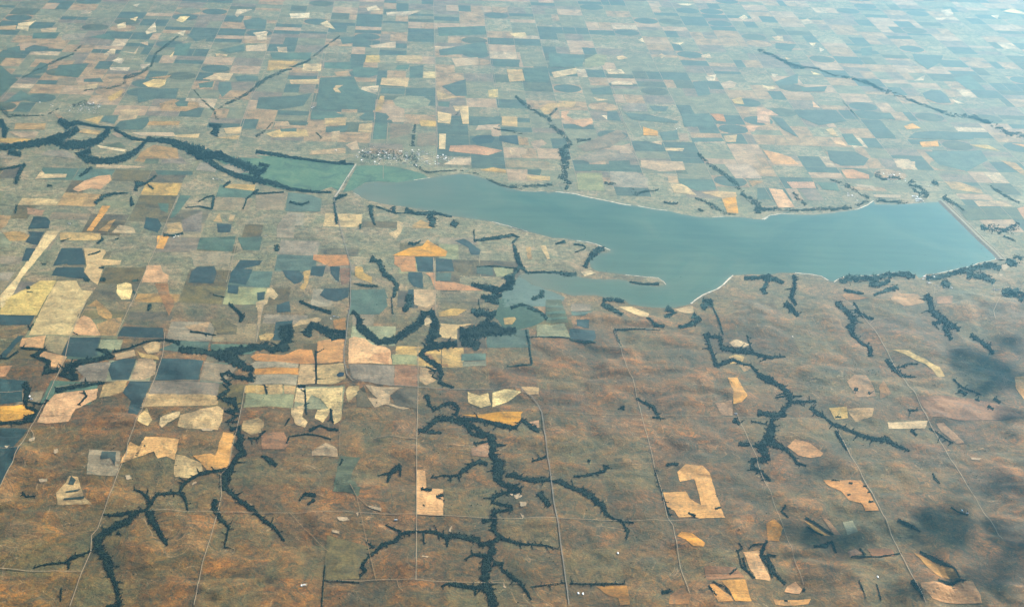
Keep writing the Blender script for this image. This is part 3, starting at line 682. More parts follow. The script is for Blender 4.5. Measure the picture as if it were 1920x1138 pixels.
  ('C', '-576,4529,-570,4527 -575,4514,-571,4514 -572,4501,-571,4501'),
  ('C', '-541,4513,-544,4524 -535,4519,-536,4527 -528,4520,-528,4522'),
  ('C', '-533,4482,-537,4492 -531,4488,-534,4494 -529,4498,-530,4500'),
  ('C', '-559,4482,-564,4479 -562,4491,-565,4488 -565,4497,-566,4497'),
  ('C', '-570,4465,-575,4471 -570,4475,-572,4480 -566,4484,-566,4486'),
  ('C', '-556,4455,-561,4464 -551,4473,-553,4479 -542,4487,-543,4489'),
  ('C', '-543,4455,-547,4448 -548,4465,-551,4461 -555,4476,-556,4475'),
  ('C', '-548,4428,-554,4428 -550,4434,-553,4434 -551,4440,-552,4440'),
  ('C', '-561,4383,-557,4388 -558,4379,-555,4380 -557,4371,-556,4370'),
  ('C', '-546,4392,-541,4390 -545,4387,-542,4386 -544,4381,-543,4380'),
  ('C', '-534,4395,-531,4397 -533,4393,-531,4394 -531,4388,-531,4389'),
  ('C', '-555,4752,-554,4821 -524,4753,-515,4781 -534,4735,-517,4736 -521,4706,-502,4663 -541,4723,-541,4685 -574,4727,-575,4698 -597,4756,-596,4729 -626,4732,-618,4720 -613,4680,-605,4701 -588,4650,-574,4651 -612,4659,-598,4651 -590,4622,-574,4609 -618,4567,-605,4552 -593,4533,-593,4569 -560,4510,-549,4556 -550,4493,-529,4458 -583,4464,-573,4465 -541,4435,-529,4441 -573,4395,-554,4395 -530,4394,-532,4408'),
  ('C', '-542,4362,-544,4353 -548,4366,-549,4360 -553,4370,-553,4368'),
  ('C', '-519,4354,-514,4355 -517,4341,-514,4342 -511,4326,-511,4327'),
  ('C', '-528,4324,-525,4313 -532,4319,-531,4312 -537,4315,-537,4313'),
  ('C', '-500,4300,-505,4306 -500,4309,-503,4312 -500,4316,-501,4317'),
  ('C', '-516,4266,-515,4255 -524,4262,-523,4256 -531,4264,-531,4262'),
  ('C', '-516,4249,-517,4239 -525,4254,-526,4248 -533,4265,-534,4263'),
  ('C', '-501,4211,-497,4203 -505,4203,-502,4198 -506,4195,-505,4194'),
  ('C', '-490,4191,-484,4190 -488,4186,-485,4185 -487,4179,-486,4179'),
  ('C', '-499,4174,-498,4183 -495,4172,-494,4177 -490,4170,-490,4172'),
  ('C', '-507,4140,-508,4150 -492,4142,-493,4148 -478,4143,-478,4145'),
  ('C', '-527,4123,-525,4113 -529,4120,-528,4114 -531,4120,-531,4118'),
  ('C', '-514,4082,-516,4092 -507,4086,-508,4092 -500,4089,-501,4091'),
  ('C', '-520,4058,-517,4065 -515,4052,-513,4057 -510,4047,-510,4049'),
  ('C', '-535,4059,-537,4050 -547,4069,-548,4064 -558,4076,-558,4074'),
  ('C', '-536,4013,-534,4003 -539,4009,-537,4004 -542,4002,-542,4000'),
  ('C', '-504,3977,-507,3985 -499,3986,-502,3991 -497,3995,-498,3996'),
  ('C', '-495,3965,-499,3972 -492,3975,-495,3979 -491,3983,-492,3985'),
  ('C', '-487,3951,-490,3960 -477,3961,-478,3966 -467,3975,-468,3977'),
  ('C', '-473,3922,-472,3912 -481,3918,-480,3912 -487,3915,-487,3914'),
  ('C', '-454,3913,-458,3917 -453,3920,-456,3922 -454,3926,-455,3926'),
  ('C', '-435,3888,-437,3898 -431,3892,-432,3897 -426,3896,-427,3898'),
  ('C', '-426,3860,-422,3853 -428,3853,-426,3849 -430,3846,-430,3844'),
  ('C', '-399,3833,-401,3842 -395,3836,-396,3841 -390,3841,-391,3843'),
  ('C', '-393,3813,-390,3805 -394,3810,-392,3805 -396,3805,-395,3803'),
  ('C', '-370,3800,-375,3804 -368,3818,-371,3820 -367,3835,-368,3836'),
  ('C', '-368,3781,-363,3780 -367,3777,-364,3775 -368,3773,-367,3772'),
  ('C', '-345,3755,-346,3761 -342,3757,-343,3761 -338,3764,-339,3765'),
  ('C', '-331,3722,-331,3716 -335,3722,-334,3718 -338,3717,-337,3716'),
  ('C', '-544,4332,-550,4358 -520,4349,-517,4381 -533,4325,-514,4331 -518,4290,-496,4296 -520,4235,-499,4245 -494,4188,-484,4224 -491,4223,-478,4190 -514,4191,-501,4169 -528,4132,-507,4111 -542,4072,-514,4054 -539,3994,-513,4004 -514,3962,-505,3989 -479,3921,-474,3939 -444,3869,-435,3901 -426,3852,-418,3873 -392,3803,-386,3819 -395,3808,-390,3829 -365,3776,-359,3790 -341,3736,-336,3744 -329,3713,-326,3718'),
  ('C', '-535,3909,-537,3918 -529,3914,-531,3919 -526,3917,-527,3919'),
  ('C', '-534,3876,-537,3885 -530,3880,-532,3886 -528,3885,-528,3886'),
  ('C', '-525,3858,-529,3864 -525,3862,-527,3867 -523,3865,-524,3867'),
  ('C', '-518,3814,-513,3809 -518,3808,-515,3804 -519,3803,-518,3802'),
  ('C', '-506,3798,-501,3793 -505,3796,-503,3793 -505,3792,-504,3791'),
  ('C', '-488,3786,-492,3793 -483,3800,-486,3803 -481,3818,-481,3819'),
  ('C', '-485,3769,-485,3775 -479,3769,-479,3773 -474,3769,-474,3770'),
  ('C', '-489,3746,-490,3740 -498,3753,-498,3750 -507,3757,-507,3756'),
  ('C', '-489,3701,-490,3696 -494,3705,-495,3702 -499,3705,-499,3704'),
  ('C', '-488,3676,-488,3682 -475,3673,-475,3677 -463,3665,-462,3666'),
  ('C', '-553,3932,-531,3923 -551,3878,-534,3886 -521,3812,-510,3833 -491,3777,-484,3782 -490,3730,-485,3728 -490,3673,-487,3672'),
  ('C', '-480,4288,-477,4292 -474,4273,-472,4274 -471,4253,-470,4253'),
  ('C', '-463,4289,-460,4292 -458,4274,-456,4275 -454,4258,-453,4259'),
  ('C', '-449,4317,-451,4312 -454,4324,-455,4320 -460,4331,-460,4330'),
  ('C', '-443,4330,-446,4327 -447,4342,-449,4340 -450,4352,-451,4352'),
  ('C', '-485,4287,-486,4300 -453,4289,-457,4301 -436,4337,-440,4344'),
  ('V', '-778,4919,-784,4924 -778,4930,-782,4935 -778,4945,-779,4946'),
  ('V', '-705,4908,-711,4911 -706,4914,-710,4917 -706,4921,-707,4923'),
  ('V', '-643,4848,-638,4848 -640,4831,-636,4831 -638,4820,-637,4820'),
  ('V', '-575,4849,-579,4842 -577,4851,-580,4850 -578,4855,-579,4856'),
  ('V', '-784,4878,-790,4934 -726,4870,-731,4926 -678,4866,-681,4912 -644,4838,-644,4900 -606,4811,-601,4888 -560,4762,-550,4833'),
  ('V', '-643,4869,-637,4862 -643,4860,-639,4859 -640,4854,-639,4855'),
  ('V', '-583,4884,-578,4889 -580,4880,-578,4885 -577,4877,-576,4878'),
  ('V', '-524,4966,-526,4955 -525,4965,-528,4960 -528,4969,-529,4967'),
  ('V', '-468,4936,-472,4948 -466,4943,-468,4951 -462,4947,-462,4949'),
  ('V', '-452,4961,-455,4949 -465,4975,-466,4967 -477,4983,-478,4980'),
  ('V', '-645,4852,-655,4907 -580,4873,-592,4937 -527,4913,-537,4968 -490,4926,-490,4982 -462,4888,-469,4944 -404,4921,-429,5017'),
  ('V', '-452,5113,-449,5099 -459,5103,-457,5096 -465,5084,-464,5082'),
  ('V', '-462,5120,-417,5140 -455,5049,-403,5071 -436,4973,-400,4987'),
  ('V', '-364,5072,-366,5060 -372,5079,-373,5071 -383,5076,-383,5073'),
  ('V', '-318,5135,-324,5134 -320,5149,-324,5148 -322,5161,-324,5161'),
  ('V', '-301,5070,-296,5073 -300,5065,-296,5066 -297,5058,-296,5058'),
  ('V', '-241,5059,-246,5054 -245,5072,-248,5068 -251,5085,-252,5083'),
  ('V', '-342,5024,-375,5057 -339,5112,-351,5158 -308,5071,-297,5133 -262,5006,-257,5062 -218,5023,-223,5072'),
  ('V', '-293,5106,-296,5119 -287,5115,-289,5123 -281,5128,-282,5130'),
  ('V', '-231,5074,-225,5074 -230,5066,-226,5065 -229,5056,-228,5056'),
  ('V', '-303,5077,-302,5126 -262,5071,-262,5101 -222,5067,-222,5097'),
  ('V', '-170,5179,-171,5194 -162,5184,-163,5192 -156,5197,-157,5199'),
  ('V', '-147,5051,-141,5050 -146,5050,-143,5046 -146,5044,-145,5043'),
  ('V', '-72,4987,-72,5001 -70,4990,-69,4998 -66,4988,-65,4991'),
  ('V', '-20,5090,-25,5082 -23,5098,-26,5091 -28,5099,-29,5096'),
  ('V', '5,5140,4,5125 0,5139,-1,5130 -7,5142,-7,5139'),
  ('V', '42,5224,44,5210 38,5218,39,5209 31,5206,31,5204'),
  ('V', '89,5285,82,5288 89,5297,85,5300 89,5310,88,5311'),
  ('V', '94,5178,96,5164 82,5167,83,5158 70,5159,70,5156'),
  ('V', '72,4997,77,4990 71,4987,75,4984 72,4979,73,4979'),
  ('V', '148,5009,142,5015 152,5033,148,5037 157,5059,156,5061'),
  ('V', '-186,5204,-168,5205 -186,5113,-162,5152 -140,5025,-123,5079 -102,4973,-99,5031 -41,4995,-52,5049 10,5081,-5,5130 59,5156,36,5204 66,5231,49,5278 80,5243,97,5294 90,5168,116,5174 71,5094,114,5057 62,5002,93,5031 105,4959,109,5008 153,4968,151,5026'),
  ('V', '-203,5252,-200,5238 -208,5243,-206,5235 -212,5228,-211,5226'),
  ('V', '-208,5255,-201,5274 -182,5190,-171,5220'),
  ('V', '99,4965,104,4974 106,4950,109,4956 114,4940,114,4942'),
  ('V', '73,4976,69,4966 62,4995,59,4989 52,5013,51,5011'),
  ('V', '68,4886,67,4899 72,4892,71,4900 76,4899,76,4901'),
  ('V', '93,4851,91,4864 98,4857,96,4865 101,4866,101,4868'),
  ('V', '106,4805,109,4794 103,4798,105,4791 99,4792,100,4790'),
  ('V', '113,4748,109,4737 108,4751,106,4746 105,4760,104,4759'),
  ('V', '122,4682,128,4678 121,4670,124,4666 118,4659,119,4658'),
  ('V', '104,5012,110,4967 54,4964,62,4930 36,4903,55,4923 68,4854,77,4886 103,4801,118,4834 112,4764,128,4765 104,4689,116,4713 159,4654,162,4671'),
  ('V', '76,4809,74,4817 77,4813,76,4818 78,4818,78,4820'),
  ('V', '99,4790,98,4781 87,4792,88,4786 74,4784,74,4782'),
  ('V', '66,4810,68,4821 98,4782,103,4788 83,4741,89,4743 104,4716,106,4728'),
  ('V', '-1363,4819,-1366,4816 -1368,4832,-1370,4830 -1374,4843,-1375,4842'),
  ('V', '-1368,4804,-1372,4821 -1339,4806,-1345,4821 -1319,4862,-1326,4875'),
  ('V', '-1311,4897,-1315,4901 -1312,4912,-1315,4915 -1312,4925,-1313,4926'),
  ('V', '-1286,4888,-1282,4880 -1287,4883,-1285,4879 -1288,4876,-1287,4875'),
  ('V', '-1239,4891,-1244,4903 -1237,4900,-1240,4906 -1238,4910,-1239,4911'),
  ('V', '-1252,4875,-1256,4870 -1256,4883,-1259,4880 -1261,4892,-1262,4891'),
  ('V', '-1242,4836,-1245,4829 -1249,4849,-1251,4844 -1257,4861,-1258,4859'),
  ('V', '-1192,4749,-1198,4748 -1196,4761,-1199,4759 -1203,4773,-1204,4771'),
  ('V', '-1159,4737,-1163,4733 -1166,4755,-1169,4754 -1171,4774,-1172,4774'),
  ('V', '-1205,4702,-1201,4702 -1203,4695,-1200,4694 -1202,4690,-1201,4690'),
  ('V', '-1319,4890,-1321,4903 -1274,4878,-1277,4897 -1240,4892,-1227,4887 -1279,4839,-1257,4828 -1226,4797,-1227,4831 -1212,4781,-1193,4796 -1204,4716,-1197,4756 -1162,4735,-1152,4720 -1209,4711,-1205,4698'),
  ('V', '-1057,4896,-1060,4905 -1055,4899,-1057,4904 -1053,4906,-1053,4908'),
  ('V', '-1030,4869,-1024,4866 -1028,4857,-1024,4857 -1023,4841,-1022,4842'),
  ('V', '-1033,4835,-1039,4843 -1033,4847,-1037,4852 -1034,4861,-1035,4862'),
  ('V', '-1078,4814,-1084,4815 -1081,4826,-1085,4828 -1082,4837,-1083,4838'),
  ('V', '-1124,4782,-1130,4784 -1127,4798,-1131,4801 -1128,4817,-1129,4818'),
  ('V', '-1143,4750,-1144,4740 -1158,4767,-1159,4761 -1171,4785,-1171,4783'),
  ('V', '-1128,4715,-1128,4703 -1127,4711,-1131,4709 -1129,4714,-1130,4714'),
  ('V', '-1065,4891,-1066,4904 -1029,4863,-1030,4903 -1010,4867,-991,4836 -1051,4837,-1040,4797 -1103,4813,-1091,4774 -1143,4782,-1121,4738 -1150,4687,-1133,4708 -1100,4663,-1107,4715 -1082,4667,-1087,4702'),
  ('V', '-1110,4732,-1111,4744 -1102,4731,-1103,4739 -1096,4737,-1096,4740'),
  ('V', '-1131,4744,-1110,4756 -1098,4656,-1088,4662'),
  ('V', '-998,4888,-1002,4885 -1003,4899,-1005,4899 -1005,4913,-1006,4913'),
  ('V', '-946,4926,-949,4925 -949,4940,-952,4939 -953,4954,-953,4954'),
  ('V', '-912,4963,-916,4962 -915,4971,-917,4968 -919,4975,-919,4974'),
  ('V', '-866,4973,-864,4980 -862,4967,-861,4972 -859,4965,-859,4967'),
  ('V', '-827,4973,-822,4968 -826,4969,-824,4964 -828,4963,-828,4962'),
  ('V', '-800,4954,-795,4956 -797,4944,-794,4946 -794,4937,-793,4937'),
  ('V', '-1004,4872,-1007,4885 -957,4902,-960,4915 -904,4960,-908,4973 -846,4980,-847,4994 -789,4943,-791,4980'),
  ('V', '-1133,4601,-1134,4591 -1138,4604,-1138,4598 -1146,4610,-1146,4608'),
  ('V', '-1079,4630,-1084,4628 -1081,4635,-1084,4635 -1083,4642,-1084,4642'),
  ('V', '-1051,4643,-1057,4644 -1054,4662,-1058,4662 -1059,4678,-1060,4678'),
  ('V', '-1009,4654,-1011,4648 -1013,4659,-1015,4656 -1017,4664,-1017,4663'),
  ('V', '-1130,4566,-1141,4598 -1091,4590,-1102,4627 -1043,4619,-1052,4652 -989,4639,-993,4656'),
  ('V', '-1237,4623,-1242,4635 -1233,4630,-1236,4637 -1233,4642,-1234,4643'),
  ('V', '-1211,4517,-1216,4527 -1209,4525,-1212,4532 -1205,4529,-1205,4532'),
  ('V', '-1181,4458,-1186,4466 -1180,4466,-1183,4472 -1177,4473,-1177,4475'),
  ('V', '-1189,4409,-1190,4400 -1196,4415,-1197,4410 -1202,4421,-1202,4419'),
  ('V', '-1255,4616,-1244,4647 -1238,4590,-1216,4595 -1224,4507,-1209,4505 -1205,4458,-1202,4478 -1166,4435,-1159,4447 -1179,4419,-1164,4388 -1198,4403,-1192,4384'),
  ('V', '-1216,4506,-1212,4503 -1215,4499,-1213,4497 -1214,4494,-1214,4494'),
  ('V', '-1190,4495,-1187,4499 -1182,4482,-1181,4485 -1179,4474,-1178,4474'),
  ('V', '-1221,4504,-1223,4516 -1150,4484,-1152,4494 -1141,4510,-1156,4526'),
  ('V', '-1254,4369,-1255,4363 -1258,4373,-1259,4369 -1263,4376,-1263,4375'),
  ('V', '-1227,4357,-1225,4360 -1221,4346,-1220,4348 -1217,4338,-1217,4338'),
  ('V', '-1198,4363,-1195,4365 -1195,4355,-1192,4356 -1193,4350,-1193,4349'),
  ('V', '-1165,4377,-1169,4383 -1165,4381,-1167,4383 -1167,4389,-1167,4389'),
  ('V', '-1257,4350,-1262,4369 -1208,4358,-1212,4373 -1159,4369,-1163,4384'),
  ('V', '-1043,4575,-1042,4566 -1050,4574,-1050,4569 -1061,4576,-1060,4575'),
  ('V', '-1043,4486,-1044,4494 -1039,4488,-1039,4493 -1035,4487,-1035,4489'),
  ('V', '-1049,4582,-1045,4589 -1035,4555,-1028,4549 -1048,4492,-1043,4485'),
  ('V', '-649,5291,-653,5297 -648,5302,-650,5307 -645,5307,-645,5308'),
  ('V', '-593,5204,-599,5209 -593,5213,-597,5216 -594,5228,-595,5229'),
  ('V', '-661,5295,-658,5308 -625,5232,-620,5251 -606,5188,-588,5200 -607,5151,-597,5140'),
  ('V', '-761,5061,-762,5053 -764,5064,-765,5059 -768,5069,-768,5068'),
  ('V', '-715,5037,-713,5044 -709,5027,-707,5030 -705,5016,-704,5016'),
  ('V', '-768,5047,-769,5061 -733,5044,-734,5056 -673,5026,-673,5034'),
  ('V', '-1324,5056,-1326,5051 -1332,5071,-1334,5068 -1339,5084,-1340,5083'),
  ('V', '-1320,5033,-1327,5040 -1321,5093,-1323,5096'),
  ('V', '-395,5335,-398,5345 -391,5343,-392,5349 -387,5352,-388,5354'),
  ('V', '-344,5277,-340,5278 -343,5268,-340,5269 -341,5261,-340,5261'),
  ('V', '-406,5333,-404,5351 -356,5281,-354,5306 -319,5258,-317,5284 -282,5229,-279,5254'),
  ('V', '-466,4637,-466,4646 -459,4636,-460,4642 -454,4640,-455,4642'),
  ('V', '-472,4654,-468,4657 -457,4584,-453,4587'),
  ('V', '-315,4902,-317,4911 -302,4917,-303,4923 -289,4939,-290,4941'),
  ('V', '-307,4773,-307,4764 -313,4772,-313,4767 -318,4771,-318,4769'),
  ('V', '-301,4703,-302,4712 -286,4708,-286,4713 -271,4709,-271,4711'),
  ('V', '-321,4923,-317,4923 -310,4809,-306,4809 -303,4673,-299,4673'),
  ('V', '-334,4620,-335,4611 -341,4622,-342,4617 -349,4630,-349,4629'),
  ('V', '-322,4522,-324,4530 -317,4531,-318,4536 -310,4537,-311,4538'),
  ('V', '-337,4631,-333,4631 -325,4503,-320,4504 -319,4456,-317,4456'),
  ('V', '-238,4479,-241,4486 -235,4486,-237,4490 -234,4492,-234,4493'),
  ('V', '-238,4428,-236,4421 -244,4419,-243,4415 -249,4408,-249,4407'),
  ('V', '-245,4497,-240,4498 -240,4429,-233,4432 -230,4401,-227,4405'),
  ('V', '-351,4653,-355,4663 -350,4659,-353,4664 -350,4668,-351,4669'),
  ('V', '-358,4637,-360,4663 -333,4641,-335,4662'),
  ('G', '-373,4429,-366,4422 -381,4381,-377,4377'),
  ('G', '-298,4334,-305,4357 -268,4374,-270,4392 -242,4350,-241,4372 -211,4347,-211,4369'),
  ('G', '-363,4261,-368,4264 -359,4302,-362,4312 -309,4321,-310,4332 -274,4314,-274,4324 -230,4290,-229,4297'),
  ('G', '-435,4178,-435,4188 -424,4163,-419,4187 -407,4132,-397,4168 -387,4115,-380,4136'),
  ('G', '-20,4159,-4,4124 -48,4094,-37,4079 -53,4039,-47,4035'),
  ('G', '-17,4129,-7,4129 -13,4071,-9,4071'),
  ('G', '-44,4101,-42,4088 -80,4080,-80,4075'),
  ('G', '-256,3978,-256,3941 -291,3975,-287,3957 -304,3929,-300,3925'),
  ('G', '-263,3945,-254,3926 -278,3907,-275,3902'),
  ('G', '-210,3597,-207,3597 -210,3492,-206,3491 -208,3404,-204,3404'),
  ('G', '-206,3521,-206,3527 -113,3514,-113,3518'),
  ('G', '-193,4174,-184,4166 -197,4133,-194,4130'),
  ('D', '63,4595,65,4584 59,4589,60,4581 55,4584,55,4582'),
  ('D', '77,4538,76,4527 72,4538,72,4531 68,4537,68,4534'),
  ('D', '88,4517,87,4528 94,4524,94,4531 99,4528,99,4530'),
  ('D', '105,4511,110,4517 108,4505,111,4508 111,4493,112,4494'),
  ('D', '128,4540,133,4542 130,4533,133,4533 129,4522,130,4521'),
  ('D', '154,4541,159,4546 157,4533,160,4537 161,4525,162,4526'),
  ('D', '159,4540,161,4529 153,4533,155,4526 149,4524,149,4523'),
  ('D', '166,4511,164,4500 154,4517,153,4510 144,4525,143,4523'),
  ('D', '159,4475,155,4466 153,4483,151,4477 148,4483,148,4481'),
  ('D', '58,4601,76,4615 70,4543,82,4555 90,4491,90,4511 133,4538,129,4564 156,4540,162,4565 164,4511,180,4516 153,4472,170,4458'),
  ('D', '44,4355,49,4352 43,4342,46,4339 41,4332,42,4331'),
  ('D', '62,4387,63,4376 60,4384,59,4378 58,4385,57,4383'),
  ('D', '80,4416,78,4405 72,4418,71,4411 66,4418,66,4416'),
  ('D', '92,4444,93,4433 88,4440,88,4433 86,4440,85,4438'),
  ('D', '109,4455,104,4458 109,4465,106,4468 111,4475,110,4476'),
  ('D', '123,4459,118,4458 122,4468,118,4470 125,4480,124,4482'),
  ('D', '143,4427,148,4433 146,4422,149,4422 144,4412,145,4411'),
  ('D', '159,4422,165,4420 160,4416,163,4414 160,4411,160,4410'),
  ('D', '178,4440,173,4444 179,4449,176,4451 179,4457,178,4457'),
  ('D', '180,4414,183,4404 178,4408,179,4402 174,4403,175,4401'),
  ('D', '211,4412,207,4419 215,4423,212,4428 218,4434,217,4435'),
  ('D', '209,4385,215,4387 211,4376,214,4378 213,4368,214,4369'),
  ('D', '237,4387,232,4382 235,4393,231,4392 234,4399,233,4399'),
  ('D', '233,4359,236,4351 228,4347,231,4344 227,4336,228,4335'),
  ('D', '263,4348,260,4357 267,4358,265,4363 270,4367,269,4369'),
  ('D', '282,4316,283,4327 283,4317,283,4324 286,4321,286,4323'),
  ('D', '268,4280,267,4270 264,4279,263,4273 260,4280,259,4278'),
  ('D', '279,4234,279,4245 285,4237,285,4244 291,4240,291,4242'),
  ('D', '40,4355,41,4371 62,4341,54,4376 91,4392,79,4420 105,4425,100,4463 145,4420,151,4472 197,4392,205,4429 213,4375,224,4409 239,4340,250,4373 262,4303,286,4339 262,4269,290,4266 256,4203,273,4195'),
  ('D', '80,4354,76,4362 84,4363,82,4369 87,4372,87,4374'),
  ('D', '92,4360,88,4352 89,4364,86,4359 85,4370,84,4369'),
  ('D', '71,4334,72,4366 115,4341,116,4353'),
  ('D', '176,4454,171,4461 177,4461,174,4466 180,4472,179,4474'),
  ('D', '193,4459,188,4452 190,4464,187,4461 189,4470,188,4470'),
  ('D', '204,4435,208,4429 202,4426,206,4424 204,4420,205,4421'),
  ('D', '236,4453,231,4448 231,4473,228,4469 222,4492,221,4491'),
  ('D', '244,4431,246,4421 240,4424,242,4419 240,4418,241,4417'),
  ('D', '251,4420,256,4424 253,4408,257,4409 255,4398,256,4398'),
  ('D', '264,4418,269,4412 263,4410,265,4405 259,4403,260,4401'),
  ('D', '289,4406,293,4400 283,4386,286,4382 277,4367,278,4366'),
  ('D', '311,4392,316,4396 313,4384,316,4387 316,4378,317,4379'),
  ('D', '332,4386,338,4385 332,4374,336,4373 331,4362,332,4362'),
  ('D', '351,4381,356,4388 354,4376,357,4380 358,4370,358,4371'),
  ('D', '362,4431,362,4420 354,4428,354,4420 348,4428,348,4426'),
  ('D', '385,4439,383,4449 387,4444,386,4450 391,4451,391,4453'),
  ('D', '398,4398,403,4392 397,4392,399,4386 395,4386,395,4384'),
  ('D', '426,4369,424,4378 429,4375,428,4381 432,4379,432,4381'),
  ('D', '165,4427,167,4466 236,4423,240,4456 289,4398,294,4430 346,4375,350,4401 354,4379,346,4396 375,4432,377,4458 406,4374,420,4406 421,4356,429,4370'),
  ('D', '192,4399,192,4388 187,4397,187,4390 181,4391,182,4389'),
  ('D', '209,4354,210,4365 213,4354,213,4361 218,4358,218,4360'),
  ('D', '234,4342,230,4350 238,4353,236,4357 239,4365,238,4365'),
  ('D', '249,4336,246,4345 252,4343,250,4349 256,4351,255,4352'),
  ('D', '187,4403,198,4417 205,4335,212,4357 250,4314,254,4345'),
  ('D', '290,4275,293,4267 287,4267,290,4263 288,4262,288,4261'),
  ('D', '285,4264,286,4289 316,4275,316,4281'),
  ('D', '268,4312,264,4303 265,4315,262,4310 262,4322,261,4321'),
  ('D', '244,4297,241,4299 244,4301,242,4302 244,4306,243,4306'),
  ('D', '220,4281,224,4282 221,4269,224,4270 225,4259,225,4260'),
  ('D', '273,4315,274,4291 215,4289,216,4277'),
  ('D', '279,4239,281,4250 286,4238,287,4244 292,4240,292,4242'),
  ('D', '277,4211,277,4221 290,4216,290,4222 302,4217,302,4219'),
  ('D', '281,4201,280,4212 284,4205,283,4211 286,4210,286,4212'),
  ('D', '278,4159,276,4149 270,4163,269,4156 264,4163,263,4161'),
  ('D', '276,4127,276,4117 261,4122,261,4115 247,4111,247,4109'),
  ('D', '274,4105,275,4095 269,4100,270,4094 263,4091,264,4089'),
  ('D', '296,4063,291,4066 296,4070,293,4071 295,4077,294,4076'),
  ('D', '305,4036,303,4044 308,4041,306,4046 309,4048,309,4049'),
  ('D', '317,4021,320,4015 307,4002,309,3997 297,3987,297,3985'),
  ('D', '334,4026,332,4034 336,4031,334,4035 337,4036,336,4037'),
  ('D', '349,4011,344,4015 351,4021,348,4023 351,4031,350,4031'),
  ('D', '343,3994,348,3992 342,3981,345,3980 342,3972,342,3972'),
  ('D', '324,3986,328,3993 329,3981,331,3985 332,3976,333,3978'),
  ('D', '301,3982,305,3989 304,3976,307,3980 310,3969,310,3971'),
  ('D', '295,3997,290,3992 292,4007,289,4004 289,4014,288,4014'),
  ('D', '276,3982,271,3981 275,3996,272,3994 272,4004,271,4003'),
  ('D', '259,3963,258,3954 246,3962,246,3956 233,3958,233,3956'),
  ('D', '273,3934,270,3940 276,3943,274,3946 278,3951,277,3952'),
  ('D', '285,3916,290,3918 286,3917,289,3914 285,3913,286,3912'),
  ('D', '302,3923,298,3929 304,3931,302,3935 307,3938,307,3939'),
  ('D', '315,3924,311,3917 312,3926,309,3924 312,3930,311,3930'),
  ('D', '310,3893,314,3889 307,3883,310,3880 305,3874,306,3873'),
  ('D', '299,3892,302,3886 298,3887,300,3884 297,3882,298,3881'),
  ('D', '290,3882,293,3890 292,3882,294,3887 295,3882,296,3883'),
  ('D', '268,3894,263,3891 266,3903,263,3900 262,3910,261,3908'),
  ('D', '256,3872,255,3862 252,3870,251,3864 249,3870,249,3868'),
  ('D', '256,3849,255,3840 250,3847,250,3842 246,3843,246,3842'),
  ('D', '253,3814,254,3805 246,3807,247,3802 241,3805,241,3804'),
  ('D', '252,3791,252,3782 246,3788,246,3782 241,3789,241,3787'),
  ('D', '279,3758,274,3760 278,3761,276,3762 278,3765,277,3765'),
  ('D', '264,3723,267,3730 266,3723,269,3727 269,3719,270,3720'),
  ('D', '245,3717,244,3708 240,3718,239,3713 234,3719,234,3718'),
  ('D', '255,3681,258,3689 259,3678,261,3683 265,3676,265,3678'),
  ('D', '230,3657,230,3648 219,3657,218,3652 208,3655,208,3654'),
  ('D', '224,3627,221,3621 220,3630,219,3626 217,3631,217,3630'),
  ('D', '238,3591,240,3598 242,3589,243,3594 248,3588,248,3590'),
  ('D', '235,3561,234,3569 237,3563,237,3568 239,3566,239,3567'),
  ('D', '218,3541,214,3535 214,3545,212,3541 210,3546,210,3545'),
  ('D', '237,3507,236,3514 247,3514,247,3519 257,3518,257,3520'),
  ('D', '242,3484,241,3492 249,3491,249,3496 256,3494,256,3496'),
  ('D', '245,3459,247,3467 248,3460,249,3465 251,3460,252,3461'),
  ('D', '250,3417,249,3424 254,3421,254,3425 260,3423,260,3424'),
  ('D', '267,4262,285,4257 259,4199,280,4214 271,4148,308,4181 268,4116,306,4111 265,4052,296,4076 296,4016,304,4048 326,4011,332,4038 346,4012,351,3990 298,4002,299,3981 260,3976,268,3957 254,3926,263,3944 285,3914,289,3935 313,3904,318,3922 316,3907,320,3889 293,3904,294,3883 255,3892,266,3870 250,3836,275,3836 249,3779,265,3789 267,3749,283,3746 243,3726,257,3711 235,3682,261,3670 219,3644,251,3624 209,3583,243,3576 211,3529,237,3536 215,3483,245,3504 226,3441,253,3456 229,3408,255,3416'),
  ('D', '256,3838,261,3842 259,3830,262,3833 263,3822,264,3823'),
  ('D', '234,3842,231,3834 230,3845,228,3840 224,3848,224,3846'),
  ('D', '262,3863,265,3838 225,3837,228,3818'),
  ('D', '246,3727,242,3725 245,3733,242,3732 245,3737,244,3738'),
  ('D', '224,3706,229,3703 223,3695,226,3694 223,3688,224,3688'),
  ('D', '219,3711,221,3719 224,3709,224,3714 227,3712,227,3714'),
  ('D', '197,3727,201,3724 196,3717,199,3717 198,3709,198,3709'),
  ('D', '193,3746,189,3751 194,3755,192,3756 193,3763,192,3763'),
  ('D', '181,3753,176,3749 178,3760,175,3757 172,3768,172,3766'),
  ('D', '162,3757,157,3757 161,3764,158,3764 161,3772,160,3772'),
  ('D', '145,3749,149,3745 145,3743,147,3740 144,3738,145,3737'),
  ('D', '132,3759,127,3755 130,3761,128,3757 128,3762,127,3761'),
  ('D', '116,3762,111,3765 117,3772,114,3772 115,3782,114,3782'),
  ('D', '99,3753,104,3754 101,3738,104,3739 103,3725,104,3725'),
  ('D', '99,3777,95,3773 94,3788,92,3786 90,3804,89,3803'),
  ('D', '80,3777,75,3775 79,3787,76,3786 77,3796,76,3796'),
  ('D', '56,3766,59,3769 58,3764,60,3766 60,3762,60,3763'),
  ('D', '38,3773,34,3773 37,3780,35,3781 39,3786,38,3787'),
  ('D', '14,3759,19,3762 17,3751,20,3754 22,3745,23,3746'),
  ('D', '3,3753,7,3755 4,3746,7,3747 6,3738,7,3738'),
  ('D', '-9,3733,-9,3742 -3,3735,-3,3740 1,3735,1,3737'),
